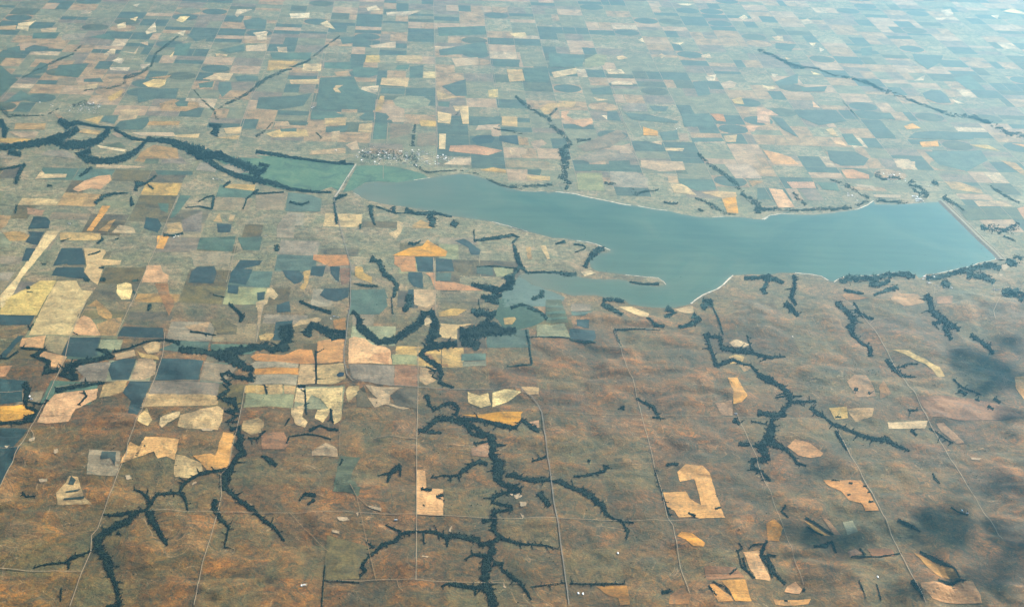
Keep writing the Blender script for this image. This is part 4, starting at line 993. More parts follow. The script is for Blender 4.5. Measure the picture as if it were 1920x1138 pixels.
  ('D', '-20,3729,-23,3722 -22,3730,-24,3727 -25,3734,-25,3733'),
  ('D', '-31,3720,-36,3719 -32,3724,-35,3721 -35,3727,-36,3726'),
  ('D', '-47,3694,-45,3701 -43,3691,-41,3695 -40,3687,-40,3688'),
  ('D', '-60,3679,-61,3688 -56,3682,-56,3687 -53,3681,-52,3683'),
  ('D', '-73,3656,-73,3665 -69,3658,-69,3663 -65,3658,-65,3660'),
  ('D', '-89,3654,-90,3646 -94,3654,-95,3649 -98,3656,-99,3655'),
  ('D', '-102,3626,-103,3618 -106,3625,-105,3620 -109,3622,-109,3620'),
  ('D', '-107,3605,-111,3602 -109,3609,-112,3606 -112,3612,-112,3611'),
  ('D', '-101,3570,-100,3562 -107,3566,-106,3562 -110,3560,-109,3559'),
  ('D', '250,3733,250,3704 217,3725,212,3696 220,3751,210,3713 170,3758,167,3733 145,3768,145,3743 127,3762,123,3727 96,3781,92,3756 58,3778,58,3765 18,3774,20,3759 -13,3768,-4,3743 -22,3728,-17,3711 -62,3714,-54,3687 -76,3676,-69,3662 -99,3640,-90,3627 -115,3593,-102,3591 -101,3559,-91,3573'),
  ('D', '-109,3546,-111,3551 -106,3551,-107,3554 -103,3555,-103,3556'),
  ('D', '-113,3559,-108,3558 -113,3533,-110,3532'),
  ('D', '129,3729,128,3738 133,3732,132,3737 137,3738,137,3739'),
  ('D', '123,3713,122,3707 119,3712,119,3709 114,3711,114,3709'),
  ('D', '118,3744,132,3744 122,3694,127,3694'),
  ('D', '58,3755,56,3751 56,3758,55,3755 53,3758,53,3757'),
  ('D', '59,3729,58,3723 54,3729,53,3725 50,3732,49,3731'),
  ('D', '62,3705,60,3711 65,3710,64,3714 68,3716,68,3717'),
  ('D', '55,3764,62,3765 59,3707,61,3707'),
  ('D', '-13,3770,-9,3768 -13,3763,-11,3762 -12,3755,-12,3755'),
  ('D', '-20,3776,-18,3772 -21,3772,-20,3769 -22,3768,-22,3767'),
  ('D', '-27,3786,-29,3790 -24,3793,-26,3796 -21,3799,-22,3800'),
  ('D', '-47,3799,-48,3805 -43,3803,-44,3806 -40,3810,-40,3811'),
  ('D', '-3,3777,-6,3763 -27,3790,-30,3778 -50,3804,-51,3799'),
  ('D', '-84,3693,-82,3688 -92,3682,-90,3678 -101,3673,-101,3672'),
  ('D', '-87,3702,-90,3703 -88,3710,-90,3710 -88,3715,-89,3715'),
  ('D', '-98,3710,-101,3711 -97,3720,-99,3721 -96,3728,-96,3729'),
  ('D', '-75,3696,-79,3683 -100,3712,-101,3708'),
  ('D', '228,3651,231,3644 227,3647,229,3644 227,3642,228,3642'),
  ('D', '217,3665,212,3666 216,3673,214,3674 217,3678,216,3678'),
  ('D', '196,3664,191,3662 193,3680,190,3679 191,3695,190,3695'),
  ('D', '174,3635,177,3637 176,3628,178,3629 175,3622,176,3621'),
  ('D', '237,3669,235,3640 197,3670,198,3651 169,3634,170,3631'),
  ('D', '220,3511,216,3514 220,3517,218,3519 220,3520,219,3521'),
  ('D', '207,3491,210,3486 202,3478,204,3475 195,3463,195,3462'),
  ('D', '195,3512,196,3504 197,3508,194,3508 196,3511,196,3511'),
  ('D', '190,3507,187,3512 193,3516,191,3518 194,3525,193,3525'),
  ('D', '163,3501,167,3500 163,3495,166,3494 163,3489,164,3489'),
  ('D', '147,3522,143,3520 146,3527,143,3525 143,3530,143,3530'),
  ('D', '125,3510,128,3514 127,3505,130,3507 129,3498,130,3498'),
  ('D', '109,3502,112,3502 110,3491,112,3491 112,3485,112,3485'),
  ('D', '224,3523,222,3477 194,3513,192,3486 157,3525,154,3498 126,3527,126,3508 106,3510,108,3498'),
  ('D', '198,3480,199,3486 201,3481,201,3484 204,3483,204,3484'),
  ('D', '191,3493,202,3493 194,3467,198,3467'),
  ('D', '258,3625,254,3619 255,3628,253,3624 251,3632,250,3630'),
  ('D', '271,3613,274,3607 270,3610,271,3605 267,3606,267,3605'),
  ('D', '271,3598,268,3591 266,3603,264,3598 260,3602,260,3600'),
  ('D', '286,3577,282,3580 287,3584,284,3586 287,3591,286,3592'),
  ('D', '292,3551,297,3549 292,3544,294,3542 291,3536,292,3535'),
  ('D', '301,3539,306,3539 302,3533,304,3534 303,3525,303,3526'),
  ('D', '317,3519,320,3519 317,3512,319,3512 318,3506,318,3506'),
  ('D', '301,3537,304,3530 294,3526,296,3522 289,3515,290,3514'),
  ('D', '307,3530,309,3523 302,3523,304,3519 300,3515,301,3515'),
  ('D', '331,3507,327,3510 332,3515,330,3517 334,3524,333,3524'),
  ('D', '328,3492,329,3488 324,3486,325,3484 323,3479,324,3479'),
  ('D', '335,3469,338,3468 334,3463,336,3462 333,3458,333,3457'),
  ('D', '342,3450,343,3445 339,3446,340,3444 337,3440,337,3440'),
  ('D', '249,3599,250,3628 273,3606,280,3622 267,3582,276,3592 293,3546,300,3562 318,3517,325,3526 297,3537,307,3545 319,3509,326,3521 335,3466,342,3473 342,3447,344,3448'),
  ('D', '277,3735,281,3740 279,3733,281,3736 282,3725,283,3726'),
  ('D', '303,3738,299,3735 302,3745,298,3744 301,3751,300,3752'),
  ('D', '317,3714,320,3717 319,3709,321,3711 321,3705,321,3705'),
  ('D', '325,3712,329,3713 328,3698,330,3699 330,3684,331,3684'),
  ('D', '336,3719,333,3716 334,3728,332,3726 330,3735,329,3734'),
  ('D', '330,3710,333,3708 329,3703,331,3702 328,3696,328,3696'),
  ('D', '342,3711,345,3708 340,3704,341,3703 338,3697,339,3696'),
  ('D', '354,3718,351,3718 354,3724,351,3723 353,3728,352,3728'),
  ('D', '359,3709,362,3711 361,3697,363,3699 363,3684,364,3684'),
  ('D', '376,3718,373,3716 374,3725,372,3724 374,3731,373,3731'),
  ('D', '388,3713,385,3715 389,3722,387,3724 391,3728,390,3729'),
  ('D', '400,3705,404,3707 403,3688,405,3689 407,3673,407,3673'),
  ('D', '415,3697,418,3701 418,3693,420,3695 420,3686,421,3687'),
  ('D', '435,3691,433,3694 438,3699,436,3700 438,3707,437,3707'),
  ('D', '272,3736,278,3760 304,3719,307,3735 334,3706,338,3721 326,3706,327,3721 369,3708,370,3720 404,3704,405,3712 434,3689,435,3693'),
  ('D', '245,4155,249,4148 244,4150,247,4146 244,4146,244,4144'),
  ('D', '227,4161,232,4162 228,4151,231,4152 230,4144,231,4145'),
  ('D', '213,4168,209,4163 210,4179,207,4176 207,4187,206,4186'),
  ('D', '199,4155,197,4145 191,4157,190,4150 183,4155,183,4153'),
  ('D', '183,4107,185,4116 190,4105,191,4110 194,4101,195,4103'),
  ('D', '168,4094,173,4095 170,4084,173,4085 172,4075,173,4075'),
  ('D', '160,4089,157,4087 159,4093,156,4092 157,4099,156,4099'),
  ('D', '144,4083,147,4079 142,4074,144,4072 142,4067,143,4067'),
  ('D', '133,4078,136,4083 138,4069,140,4071 141,4058,142,4059'),
  ('D', '118,4080,122,4081 120,4072,122,4072 120,4063,121,4063'),
  ('D', '93,4068,95,4074 98,4063,99,4066 105,4057,105,4058'),
  ('D', '87,4070,84,4072 89,4083,86,4084 89,4094,89,4094'),
  ('D', '257,4166,252,4143 230,4186,229,4156 204,4166,211,4140 173,4121,180,4100 159,4090,160,4079 113,4087,113,4079 79,4068,79,4063'),
  ('D', '139,4074,141,4069 136,4067,137,4064 132,4061,132,4060'),
  ('D', '140,4057,139,4050 132,4059,132,4055 126,4056,126,4055'),
  ('D', '140,4084,144,4084 138,4043,141,4043'),
  ('D', '166,4070,165,4076 170,4072,170,4077 172,4075,172,4077'),
  ('D', '161,4084,165,4086 166,4047,168,4048'),
  ('D', '316,4098,311,4100 316,4104,313,4103 314,4108,313,4107'),
  ('D', '321,4086,327,4085 322,4078,325,4078 323,4074,324,4074'),
  ('D', '339,4085,344,4084 339,4079,342,4079 340,4073,341,4074'),
  ('D', '355,4088,352,4095 358,4096,356,4101 360,4104,360,4106'),
  ('D', '339,4085,341,4077 335,4078,337,4073 331,4069,332,4067'),
  ('D', '332,4103,327,4104 333,4114,330,4115 334,4123,333,4124'),
  ('D', '346,4066,351,4069 348,4062,351,4062 348,4055,349,4055'),
  ('D', '376,4079,371,4074 373,4087,370,4084 369,4094,368,4093'),
  ('D', '391,4056,395,4050 389,4048,392,4047 390,4039,391,4039'),
  ('D', '412,4074,409,4081 415,4082,412,4085 416,4090,415,4091'),
  ('D', '419,4066,423,4061 414,4049,417,4047 412,4031,413,4030'),
  ('D', '437,4070,433,4075 443,4087,440,4090 448,4105,447,4106'),
  ('D', '450,4055,454,4055 451,4048,453,4048 451,4043,452,4043'),
  ('D', '471,4066,466,4067 471,4074,467,4073 470,4081,469,4080'),
  ('D', '485,4050,484,4059 490,4055,489,4061 493,4063,493,4064'),
  ('D', '484,4033,487,4026 483,4028,485,4023 481,4024,482,4022'),
  ('D', '507,4032,502,4032 508,4052,505,4051 504,4075,503,4075'),
  ('D', '516,4026,511,4028 515,4029,513,4033 517,4033,517,4035'),
  ('D', '535,4015,530,4018 537,4027,534,4029 538,4036,537,4037'),
  ('D', '545,4002,546,4012 547,4004,547,4009 550,4008,550,4010'),
  ('D', '565,3982,562,3987 568,3990,566,3993 571,3999,570,4000'),
  ('D', '568,3936,570,3928 563,3929,564,3923 557,3923,557,3921'),
  ('D', '585,3940,582,3946 589,3947,587,3951 591,3953,590,3955'),
  ('D', '581,3904,584,3898 578,3895,580,3892 575,3884,575,3883'),
  ('D', '587,3871,592,3871 587,3862,589,3861 585,3855,586,3854'),
  ('D', '609,3852,610,3847 604,3844,605,3841 600,3836,600,3835'),
  ('D', '626,3839,629,3840 626,3833,628,3834 627,3828,628,3829'),
  ('D', '644,3842,642,3846 649,3851,648,3853 650,3859,650,3859'),
  ('D', '653,3836,656,3832 648,3823,650,3822 647,3814,647,3814'),
  ('D', '307,4078,307,4101 336,4081,339,4116 358,4094,356,4071 313,4092,331,4104 356,4056,361,4084 391,4046,393,4080 421,4058,424,4087 446,4055,448,4066 468,4041,476,4074 495,4012,503,4039 526,3991,535,4022 544,3962,563,4004 563,3929,578,3959 577,3919,593,3939 582,3874,595,3891 604,3849,609,3864 632,3834,635,3850 664,3831,666,3839'),
  ('D', '638,3823,635,3824 639,3829,637,3831 640,3833,640,3834'),
  ('D', '637,3796,638,3787 634,3792,634,3786 631,3790,631,3788'),
  ('D', '633,3759,634,3753 629,3755,630,3751 627,3753,627,3752'),
  ('D', '629,3828,635,3834 636,3783,650,3789 630,3743,633,3742'),
  ('D', '398,3983,400,3974 393,3976,395,3972 390,3966,390,3965'),
  ('D', '422,3950,420,3958 426,3957,426,3963 430,3959,430,3960'),
  ('D', '417,3928,420,3923 413,3918,416,3915 412,3907,413,3907'),
  ('D', '393,3984,408,4005 407,3945,422,3966 421,3908,434,3925'),
  ('D', '312,4039,315,4038 312,4034,314,4034 313,4026,313,4026'),
  ('D', '329,4027,332,4019 325,4020,326,4015 319,4014,320,4012'),
  ('D', '323,4023,319,4016 320,4027,317,4023 316,4032,316,4031'),
  ('D', '312,3999,317,4001 313,3995,317,3995 314,3989,315,3989'),
  ('D', '304,3992,309,3996 306,3987,309,3989 307,3980,308,3980'),
  ('D', '311,3999,315,4006 314,3994,317,3998 319,3991,319,3992'),
  ('D', '335,4032,334,4042 343,4037,342,4043 348,4043,348,4045'),
  ('D', '333,4019,336,4011 330,4012,332,4007 327,4005,327,4004'),
  ('D', '347,4010,344,4018 352,4021,350,4026 357,4027,357,4028'),
  ('D', '307,4040,311,4056 332,4026,343,4024 308,4009,301,3990 331,4021,332,4044 342,3993,351,4009'),
  ('D', '522,4097,518,4095 520,4100,518,4098 518,4103,517,4102'),
  ('D', '532,4092,535,4089 530,4087,532,4084 529,4082,530,4082'),
  ('D', '560,4110,557,4104 557,4114,555,4110 554,4118,553,4117'),
  ('D', '568,4102,572,4104 569,4094,571,4096 571,4086,572,4086'),
  ('D', '581,4108,584,4112 584,4101,586,4105 589,4096,590,4098'),
  ('D', '601,4128,596,4123 599,4134,595,4132 598,4142,597,4141'),
  ('D', '622,4140,623,4151 631,4145,632,4151 636,4140,637,4142'),
  ('D', '611,4153,615,4152 610,4142,612,4142 611,4133,612,4134'),
  ('D', '513,4087,513,4096 547,4088,548,4105 584,4107,583,4122 612,4114,608,4134 630,4162,615,4154 610,4164,609,4152'),
  ('D', '399,4184,395,4183 398,4191,396,4189 395,4199,394,4198'),
  ('D', '419,4202,415,4198 414,4219,412,4216 405,4234,405,4232'),
  ('D', '391,4173,390,4180 437,4197,435,4219'),
  ('D', '569,4184,572,4180 567,4175,568,4172 562,4167,563,4166'),
  ('D', '563,4174,566,4198 573,4181,574,4193'),
  ('D', '461,3525,458,3524 461,3542,459,3541 457,3559,457,3558'),
  ('D', '479,3518,481,3523 481,3517,483,3520 483,3516,484,3517'),
  ('D', '492,3522,494,3519 488,3514,489,3512 484,3506,485,3505'),
  ('D', '509,3521,513,3520 508,3507,510,3506 505,3496,505,3495'),
  ('D', '523,3523,520,3525 525,3529,523,3530 524,3534,524,3534'),
  ('D', '538,3519,541,3522 540,3515,541,3517 544,3510,545,3511'),
  ('D', '547,3522,550,3520 547,3518,548,3516 543,3510,544,3510'),
  ('D', '559,3523,561,3519 558,3520,559,3517 556,3516,556,3515'),
  ('D', '579,3525,575,3525 578,3534,576,3534 580,3540,579,3540'),
  ('D', '602,3524,599,3526 604,3535,602,3536 606,3542,605,3543'),
  ('D', '453,3520,454,3526 516,3519,517,3525 604,3521,604,3527'),
  ('D', '349,3505,352,3506 350,3499,352,3500 353,3492,353,3492'),
  ('D', '373,3511,371,3514 376,3521,375,3523 378,3529,377,3529'),
  ('D', '393,3513,395,3517 398,3503,400,3504 400,3490,400,3490'),
  ('D', '412,3520,415,3519 412,3515,414,3515 413,3511,414,3512'),
  ('D', '435,3527,432,3524 432,3536,430,3535 430,3548,430,3548'),
  ('D', '345,3503,345,3508 445,3526,445,3529'),
  ('D', '705,3496,701,3489 702,3496,700,3493 700,3500,699,3499'),
  ('D', '721,3490,723,3495 725,3486,727,3488 728,3479,729,3480'),
  ('D', '698,3472,697,3494 722,3490,722,3503'),
  ('D', '59,4007,54,4006 58,4012,54,4012 56,4017,55,4017'),
  ('D', '76,3996,78,3990 72,3988,73,3985 69,3979,70,3978'),
  ('D', '50,3989,50,4011 66,3992,67,4009 82,3989,84,4005'),
  ('D', '101,3952,103,3960 108,3944,110,3949 120,3936,120,3938'),
  ('D', '97,3947,94,3968 117,3962,115,3978'),
  ('D', '55,3905,58,3915 59,3903,61,3910'),
  ('D', '768,4130,770,4137 773,4129,775,4133 779,4129,780,4130'),
  ('D', '768,4112,768,4106 764,4109,763,4104 760,4110,759,4108'),
  ('D', '768,4071,768,4064 763,4067,763,4063 760,4065,760,4064'),
  ('D', '769,4041,767,4035 763,4044,762,4039 756,4043,756,4042'),
  ('D', '771,4008,770,4014 774,4012,772,4015 776,4019,776,4020'),
  ('D', '769,3967,770,3962 768,3964,768,3960 765,3961,766,3960'),
  ('D', '772,3946,773,3953 778,3948,779,3952 784,3948,784,3949'),
  ('D', '773,3913,774,3920 780,3914,781,3919 787,3914,787,3915'),
  ('D', '776,3878,777,3885 783,3879,783,3884 789,3878,789,3879'),
  ('D', '767,4145,769,4147 768,4029,771,4030 770,3925,774,3927 774,3871,778,3874'),
  ('D', '771,4601,774,4597 770,4594,772,4594 771,4583,772,4584'),
  ('D', '801,4584,797,4581 800,4594,797,4593 800,4605,799,4605'),
  ('D', '804,4557,810,4556 803,4543,807,4543 802,4531,804,4531'),
  ('D', '813,4550,817,4543 813,4547,815,4541 812,4542,812,4540'),
  ('D', '826,4499,828,4511 832,4501,832,4508 838,4506,838,4508'),
  ('D', '766,4603,774,4621 786,4573,793,4592 813,4544,825,4565 816,4494,830,4507 822,4471,832,4482'),
  ('D', '713,4544,712,4532 704,4540,704,4532 696,4533,696,4531'),
  ('D', '708,4549,725,4561 712,4522,722,4529'),
  ('D', '814,4482,810,4484 814,4487,811,4487 813,4492,812,4491'),
  ('D', '830,4473,834,4472 829,4461,831,4460 826,4452,827,4451'),
  ('D', '803,4474,806,4487 844,4470,845,4475'),
  ('H', '938,3684,941,3686 936,3613,941,3617 952,3532,957,3536'),
  ('H', '947,3649,951,3651 944,3578,952,3584 956,3532,961,3537'),
  ('H', '935,3678,935,3685 957,3689,957,3696'),
  ('H', '948,3719,952,3723 955,3690,959,3695'),
  ('H', '974,3688,972,3697 988,3707,989,3715 1024,3708,1026,3715'),
  ('H', '1010,3695,1016,3693 996,3649,1006,3654 1007,3600,1015,3606 1007,3546,1015,3551'),
  ('H', '1031,3734,1038,3726 1010,3699,1020,3689 993,3654,1007,3662 1008,3643,1021,3659 1014,3598,1027,3608 1015,3562,1027,3576 1040,3521,1047,3531'),
  ('H', '1014,3651,1018,3665 1041,3649,1043,3655'),
  ('H', '839,3516,841,3522 868,3490,871,3495 876,3452,880,3456'),
  ('H', '824,3500,828,3504 838,3451,842,3456'),
  ('H', '895,3556,892,3563 925,3598,923,3604'),
  ('H', '829,3882,836,3896 847,3858,852,3875 847,3887,840,3876'),
  ('H', '912,3890,913,3908 931,3901,931,3913'),
  ('H', '805,4157,806,4171 831,4163,834,4184 842,4157,847,4174'),
  ('H', '1168,3852,1177,3868 1197,3815,1205,3831 1233,3774,1239,3784'),
  ('H', '1162,3803,1167,3811 1184,3772,1189,3783 1204,3768,1206,3774'),
  ('H', '1161,3697,1162,3711 1196,3700,1197,3732 1216,3729,1230,3755 1218,3682,1225,3686'),
  ('H', '1461,3683,1468,3696 1483,3653,1494,3671 1502,3626,1514,3643 1528,3589,1535,3597 1529,3544,1535,3548'),
  ('H', '1410,3686,1409,3677 1340,3663,1338,3654 1260,3663,1258,3658'),
  ('H', '1290,3697,1297,3704 1296,3660,1305,3669'),
  ('H', '1469,3536,1476,3553 1503,3528,1508,3542 1546,3529,1549,3537'),
  ('H', '1243,3525,1247,3528 1242,3447,1246,3449'),
  ('H', '1291,3520,1296,3522 1284,3448,1288,3450'),
  ('H', '1387,3529,1404,3544 1393,3491,1407,3502 1399,3454,1408,3461'),
  ('H', '1126,3926,1129,3915 1105,3895,1114,3899 1119,3854,1126,3863'),
  ('H', '1353,4066,1357,4078 1365,4062,1369,4074'),
  ('H', '1393,4045,1398,4060 1402,4041,1408,4056'),
  ('H', '1393,3996,1397,4011 1402,3998,1406,4010'),
  ('H', '1380,3936,1386,3958 1395,3938,1400,3957'),
  ('H', '1329,3988,1332,3999 1340,3989,1343,3998'),
  ('H', '1305,4082,1307,4092 1330,4080,1333,4088'),
  ('H', '1078,3488,1088,3507 1086,3483,1093,3498'),
  ('H', '1441,3842,1447,3853 1478,3801,1486,3814 1491,3783,1494,3788'),
  ('H', '1634,4134,1641,4137 1626,4093,1635,4101 1633,4061,1638,4067'),
  ('H', '1622,3915,1628,3922 1633,3891,1637,3899 1663,3876,1665,3885 1673,3904,1670,3904'),
  ('H', '1022,3443,1024,3452 1031,3444,1033,3451'),
  ('K', '1215,4785,1221,4787 1216,4783,1219,4783 1216,4779,1217,4778'),
  ('K', '1233,4758,1240,4760 1233,4746,1237,4748 1234,4738,1235,4739'),
  ('K', '1265,4767,1258,4765 1265,4775,1261,4775 1266,4785,1265,4785'),
  ('K', '1263,4727,1269,4733 1264,4719,1269,4722 1265,4713,1266,4714'),
  ('K', '1293,4712,1294,4725 1300,4718,1301,4726 1308,4725,1308,4727'),
  ('K', '1287,4676,1285,4664 1266,4665,1266,4658 1250,4650,1250,4648'),
  ('K', '1307,4655,1304,4663 1313,4667,1310,4671 1316,4681,1315,4681'),
  ('K', '1293,4633,1289,4620 1285,4633,1283,4625 1278,4631,1278,4629'),
  ('K', '1283,4606,1282,4593 1276,4601,1276,4594 1269,4594,1269,4592'),
  ('K', '1263,4572,1257,4566 1262,4578,1258,4576 1261,4586,1260,4586'),
  ('K', '1245,4545,1245,4534 1238,4538,1239,4531 1232,4528,1232,4526'),
  ('K', '1247,4496,1250,4508 1249,4498,1251,4505 1253,4499,1253,4501'),
  ('K', '1239,4515,1234,4515 1241,4527,1238,4526 1241,4535,1240,4534'),
  ('K', '1209,4495,1203,4487 1206,4505,1202,4500 1203,4513,1202,4512'),
  ('K', '1186,4435,1188,4426 1183,4428,1184,4422 1177,4419,1178,4417'),
  ('K', '1185,4424,1184,4412 1173,4419,1171,4411 1163,4422,1163,4420'),
  ('K', '1179,4406,1175,4396 1172,4411,1169,4404 1164,4415,1163,4413'),
  ('K', '1166,4378,1164,4366 1162,4376,1160,4369 1159,4374,1158,4372'),
  ('K', '1163,4329,1162,4317 1160,4325,1159,4318 1156,4323,1155,4321'),
  ('K', '1157,4297,1163,4300 1158,4292,1162,4296 1161,4288,1162,4290'),
  ('K', '1210,4786,1224,4821 1240,4741,1257,4783 1273,4716,1289,4748 1282,4651,1311,4689 1287,4626,1308,4632 1280,4598,1288,4578 1244,4555,1259,4539 1252,4533,1258,4502 1196,4488,1203,4466 1181,4421,1203,4418 1155,4359,1188,4366 1163,4336,1188,4298 1152,4335,1145,4297'),
  ('K', '1173,4302,1177,4295 1169,4292,1171,4288 1164,4282,1164,4280'),
  ('K', '1196,4281,1199,4275 1192,4271,1194,4267 1187,4261,1188,4260'),
  ('K', '1213,4280,1208,4280 1214,4287,1211,4289 1215,4292,1215,4293'),
  ('K', '1212,4242,1214,4238 1209,4234,1210,4230 1204,4227,1204,4225'),
  ('K', '1223,4223,1225,4231 1230,4225,1231,4230 1236,4226,1237,4227'),
  ('K', '1228,4184,1231,4182 1224,4172,1226,4171 1221,4164,1222,4163'),
  ('K', '1243,4175,1247,4178 1244,4171,1246,4171 1244,4167,1244,4167'),
  ('K', '1165,4294,1186,4340 1199,4271,1210,4292 1215,4225,1225,4237 1216,4185,1227,4205 1246,4173,1251,4185'),
  ('K', '1163,4511,1168,4508 1161,4502,1164,4501 1160,4494,1161,4493'),
  ('K', '1203,4527,1197,4526 1203,4531,1199,4529 1201,4538,1200,4537'),
  ('K', '1220,4503,1226,4505 1220,4495,1224,4495 1218,4484,1218,4483'),
  ('K', '1250,4514,1255,4510 1247,4502,1250,4501 1246,4493,1247,4493'),
  ('K', '1157,4503,1168,4544 1202,4490,1211,4532 1253,4506,1259,4540'),
  ('K', '1252,4954,1254,4947 1246,4942,1248,4938 1242,4932,1242,4931'),
  ('K', '1277,4945,1281,4944 1276,4937,1278,4934 1269,4924,1270,4923'),
  ('K', '1313,4957,1309,4958 1316,4969,1313,4969 1316,4979,1315,4978'),
  ('K', '1332,4958,1328,4958 1334,4972,1331,4971 1334,4985,1333,4984'),
  ('K', '1245,4948,1251,4972 1284,4938,1289,4962 1346,4945,1349,4961'),
  ('K', '1093,4882,1087,4879 1094,4896,1090,4896 1096,4915,1095,4915'),
  ('K', '1118,4909,1113,4897 1113,4912,1110,4906 1112,4918,1110,4916'),
  ('K', '1146,4929,1140,4917 1144,4929,1140,4923 1142,4933,1141,4932'),
  ('K', '1163,4900,1166,4896 1162,4894,1164,4893 1160,4884,1161,4884'),
  ('K', '1182,4881,1186,4883 1182,4873,1185,4876 1184,4868,1185,4869'),
  ('K', '1209,4885,1207,4890 1213,4895,1212,4899 1216,4902,1215,4903'),
  ('K', '1222,4834,1222,4847 1227,4840,1227,4848 1233,4848,1233,4851'),
  ('K', '1232,4796,1234,4787 1229,4789,1231,4785 1228,4782,1229,4782'),
  ('K', '1240,4784,1245,4779 1239,4777,1241,4773 1236,4769,1237,4768'),
  ('K', '1261,4798,1255,4791 1260,4803,1256,4801 1261,4811,1260,4811'),
  ('K', '1084,4845,1082,4880 1107,4868,1106,4904 1150,4905,1156,4937 1179,4880,1185,4899 1205,4869,1215,4889 1215,4802,1229,4827 1237,4779,1248,4808 1260,4752,1275,4795'),
  ('K', '1096,5121,1094,5132 1099,5128,1098,5135 1103,5138,1102,5140'),
  ('K', '1085,5080,1084,5066 1081,5075,1080,5066 1075,5072,1074,5069'),
  ('K', '1085,5053,1083,5038 1078,5049,1076,5040 1071,5048,1070,5045'),
  ('K', '1085,5013,1081,4999 1071,5016,1070,5007 1057,5007,1057,5004'),
  ('K', '1091,4953,1091,4965 1098,4961,1098,4969 1105,4970,1105,4973'),
  ('K', '1090,4913,1090,4926 1093,4918,1093,4926 1098,4927,1098,4929'),
  ('K', '1088,4869,1089,4882 1097,4874,1098,4882 1105,4876,1106,4879'),
  ('K', '1077,5128,1100,5148 1081,5073,1097,5085 1078,4935,1094,4946 1073,4857,1092,4868'),
  ('K', '1108,5124,1101,5119 1107,5141,1103,5136 1103,5154,1102,5152'),
  ('K', '1123,5118,1118,5122 1126,5132,1122,5133 1126,5140,1125,5140'),
  ('K', '1138,5115,1134,5122 1142,5129,1139,5130 1143,5145,1142,5145'),
  ('K', '1132,5081,1129,5067 1127,5079,1126,5070 1124,5074,1124,5072'),
  ('K', '1134,5009,1136,4998 1128,4998,1130,4992 1123,4983,1124,4982'),
  ('K', '1163,5016,1161,5026 1166,5022,1163,5027 1168,5030,1167,5031'),
  ('K', '1169,4990,1172,4980 1164,4980,1165,4973 1158,4968,1158,4966'),
  ('K', '1199,5006,1195,5013 1209,5033,1207,5037 1221,5060,1220,5061'),
  ('K', '1207,4975,1213,4976 1207,4967,1210,4966 1204,4955,1205,4954'),
  ('K', '1244,4993,1237,4990 1244,5006,1239,5003 1242,5018,1241,5017'),
  ('K', '1259,4957,1259,4944 1252,4949,1253,4942 1249,4939,1249,4938'),
  ('K', '1278,4948,1279,4937 1263,4929,1264,4921 1246,4909,1246,4906'),
  ('K', '1289,4941,1291,4935 1286,4933,1289,4933 1287,4927,1288,4928'),
  ('K', '1092,5102,1098,5127 1131,5089,1148,5122 1120,5005,1141,5040 1161,4977,1174,5025 1200,4968,1212,5016 1229,4962,1241,5001 1256,4945,1266,4976 1299,4930,1305,4949'),
  ('K', '1242,5107,1244,5117 1247,5107,1250,5113 1254,5101,1255,5103'),
  ('K', '1240,5053,1240,5063 1245,5059,1246,5065 1250,5061,1250,5063'),
  ('K', '1235,5018,1233,5008 1217,5021,1216,5015 1202,5030,1202,5028'),
  ('K', '1235,4984,1239,4993 1241,4980,1243,4985 1246,4977,1247,4979'),
  ('K', '1240,5127,1245,5130 1235,5049,1241,5053 1231,4979,1239,4984'),
  ('K', '1198,4425,1200,4436 1210,4430,1211,4437 1221,4437,1221,4439'),
  ('K', '1189,4394,1192,4406 1197,4394,1199,4401 1207,4401,1207,4403'),
  ('K', '1165,4379,1164,4369 1158,4373,1157,4366 1150,4369,1150,4367'),
  ('K', '1156,4356,1151,4347 1152,4361,1149,4355 1147,4360,1146,4358'),
  ('K', '1140,4334,1138,4323 1134,4330,1132,4323 1127,4329,1126,4327'),
  ('K', '1120,4314,1114,4308 1118,4322,1114,4318 1116,4326,1115,4325'),
  ('K', '1184,4453,1208,4443 1156,4367,1179,4340 1134,4329,1137,4284 1103,4309,1100,4284'),
  ('K', '1081,4470,1079,4479 1089,4481,1087,4487 1095,4492,1095,4494'),
  ('K', '1091,4448,1091,4458 1101,4459,1100,4465 1108,4471,1107,4473'),
  ('K', '1063,4454,1079,4490 1084,4432,1094,4456'),
  ('K', '1136,4463,1135,4455 1132,4459,1132,4454 1128,4451,1129,4450'),
  ('K', '1159,4454,1156,4459 1162,4462,1160,4464 1163,4470,1162,4470'),
  ('K', '1176,4450,1180,4454 1177,4440,1179,4443 1178,4433,1179,4433'),
  ('K', '1128,4459,1131,4470 1172,4442,1174,4452 1187,4464,1185,4470'),
  ('K', '1062,4300,1067,4308 1065,4297,1068,4301 1067,4292,1069,4293'),
  ('K', '1086,4313,1082,4318 1089,4323,1086,4325 1089,4331,1088,4331'),
  ('K', '1099,4317,1094,4308 1096,4319,1093,4314 1094,4322,1093,4320'),
  ('K', '1057,4300,1063,4326 1091,4292,1098,4318'),
  ('K', '1139,4307,1133,4305 1139,4318,1136,4318 1142,4333,1141,4334'),
  ('K', '1120,4287,1114,4282 1118,4295,1115,4292 1116,4300,1115,4298'),
  ('K', '1125,4253,1124,4242 1121,4250,1121,4243 1118,4244,1118,4242'),
  ('K', '1131,4227,1130,4217 1126,4223,1126,4217 1121,4219,1121,4217'),
  ('K', '1142,4234,1137,4228 1140,4242,1136,4238 1138,4247,1137,4246'),
  ('K', '1119,4198,1123,4208 1125,4191,1128,4197 1131,4183,1132,4184'),
  ('K', '1109,4198,1114,4205 1112,4189,1115,4194 1116,4184,1117,4186'),
  ('K', '1089,4194,1094,4203 1091,4192,1095,4198 1094,4191,1095,4192'),
  ('K', '1078,4203,1076,4192 1074,4202,1073,4195 1069,4198,1069,4196'),
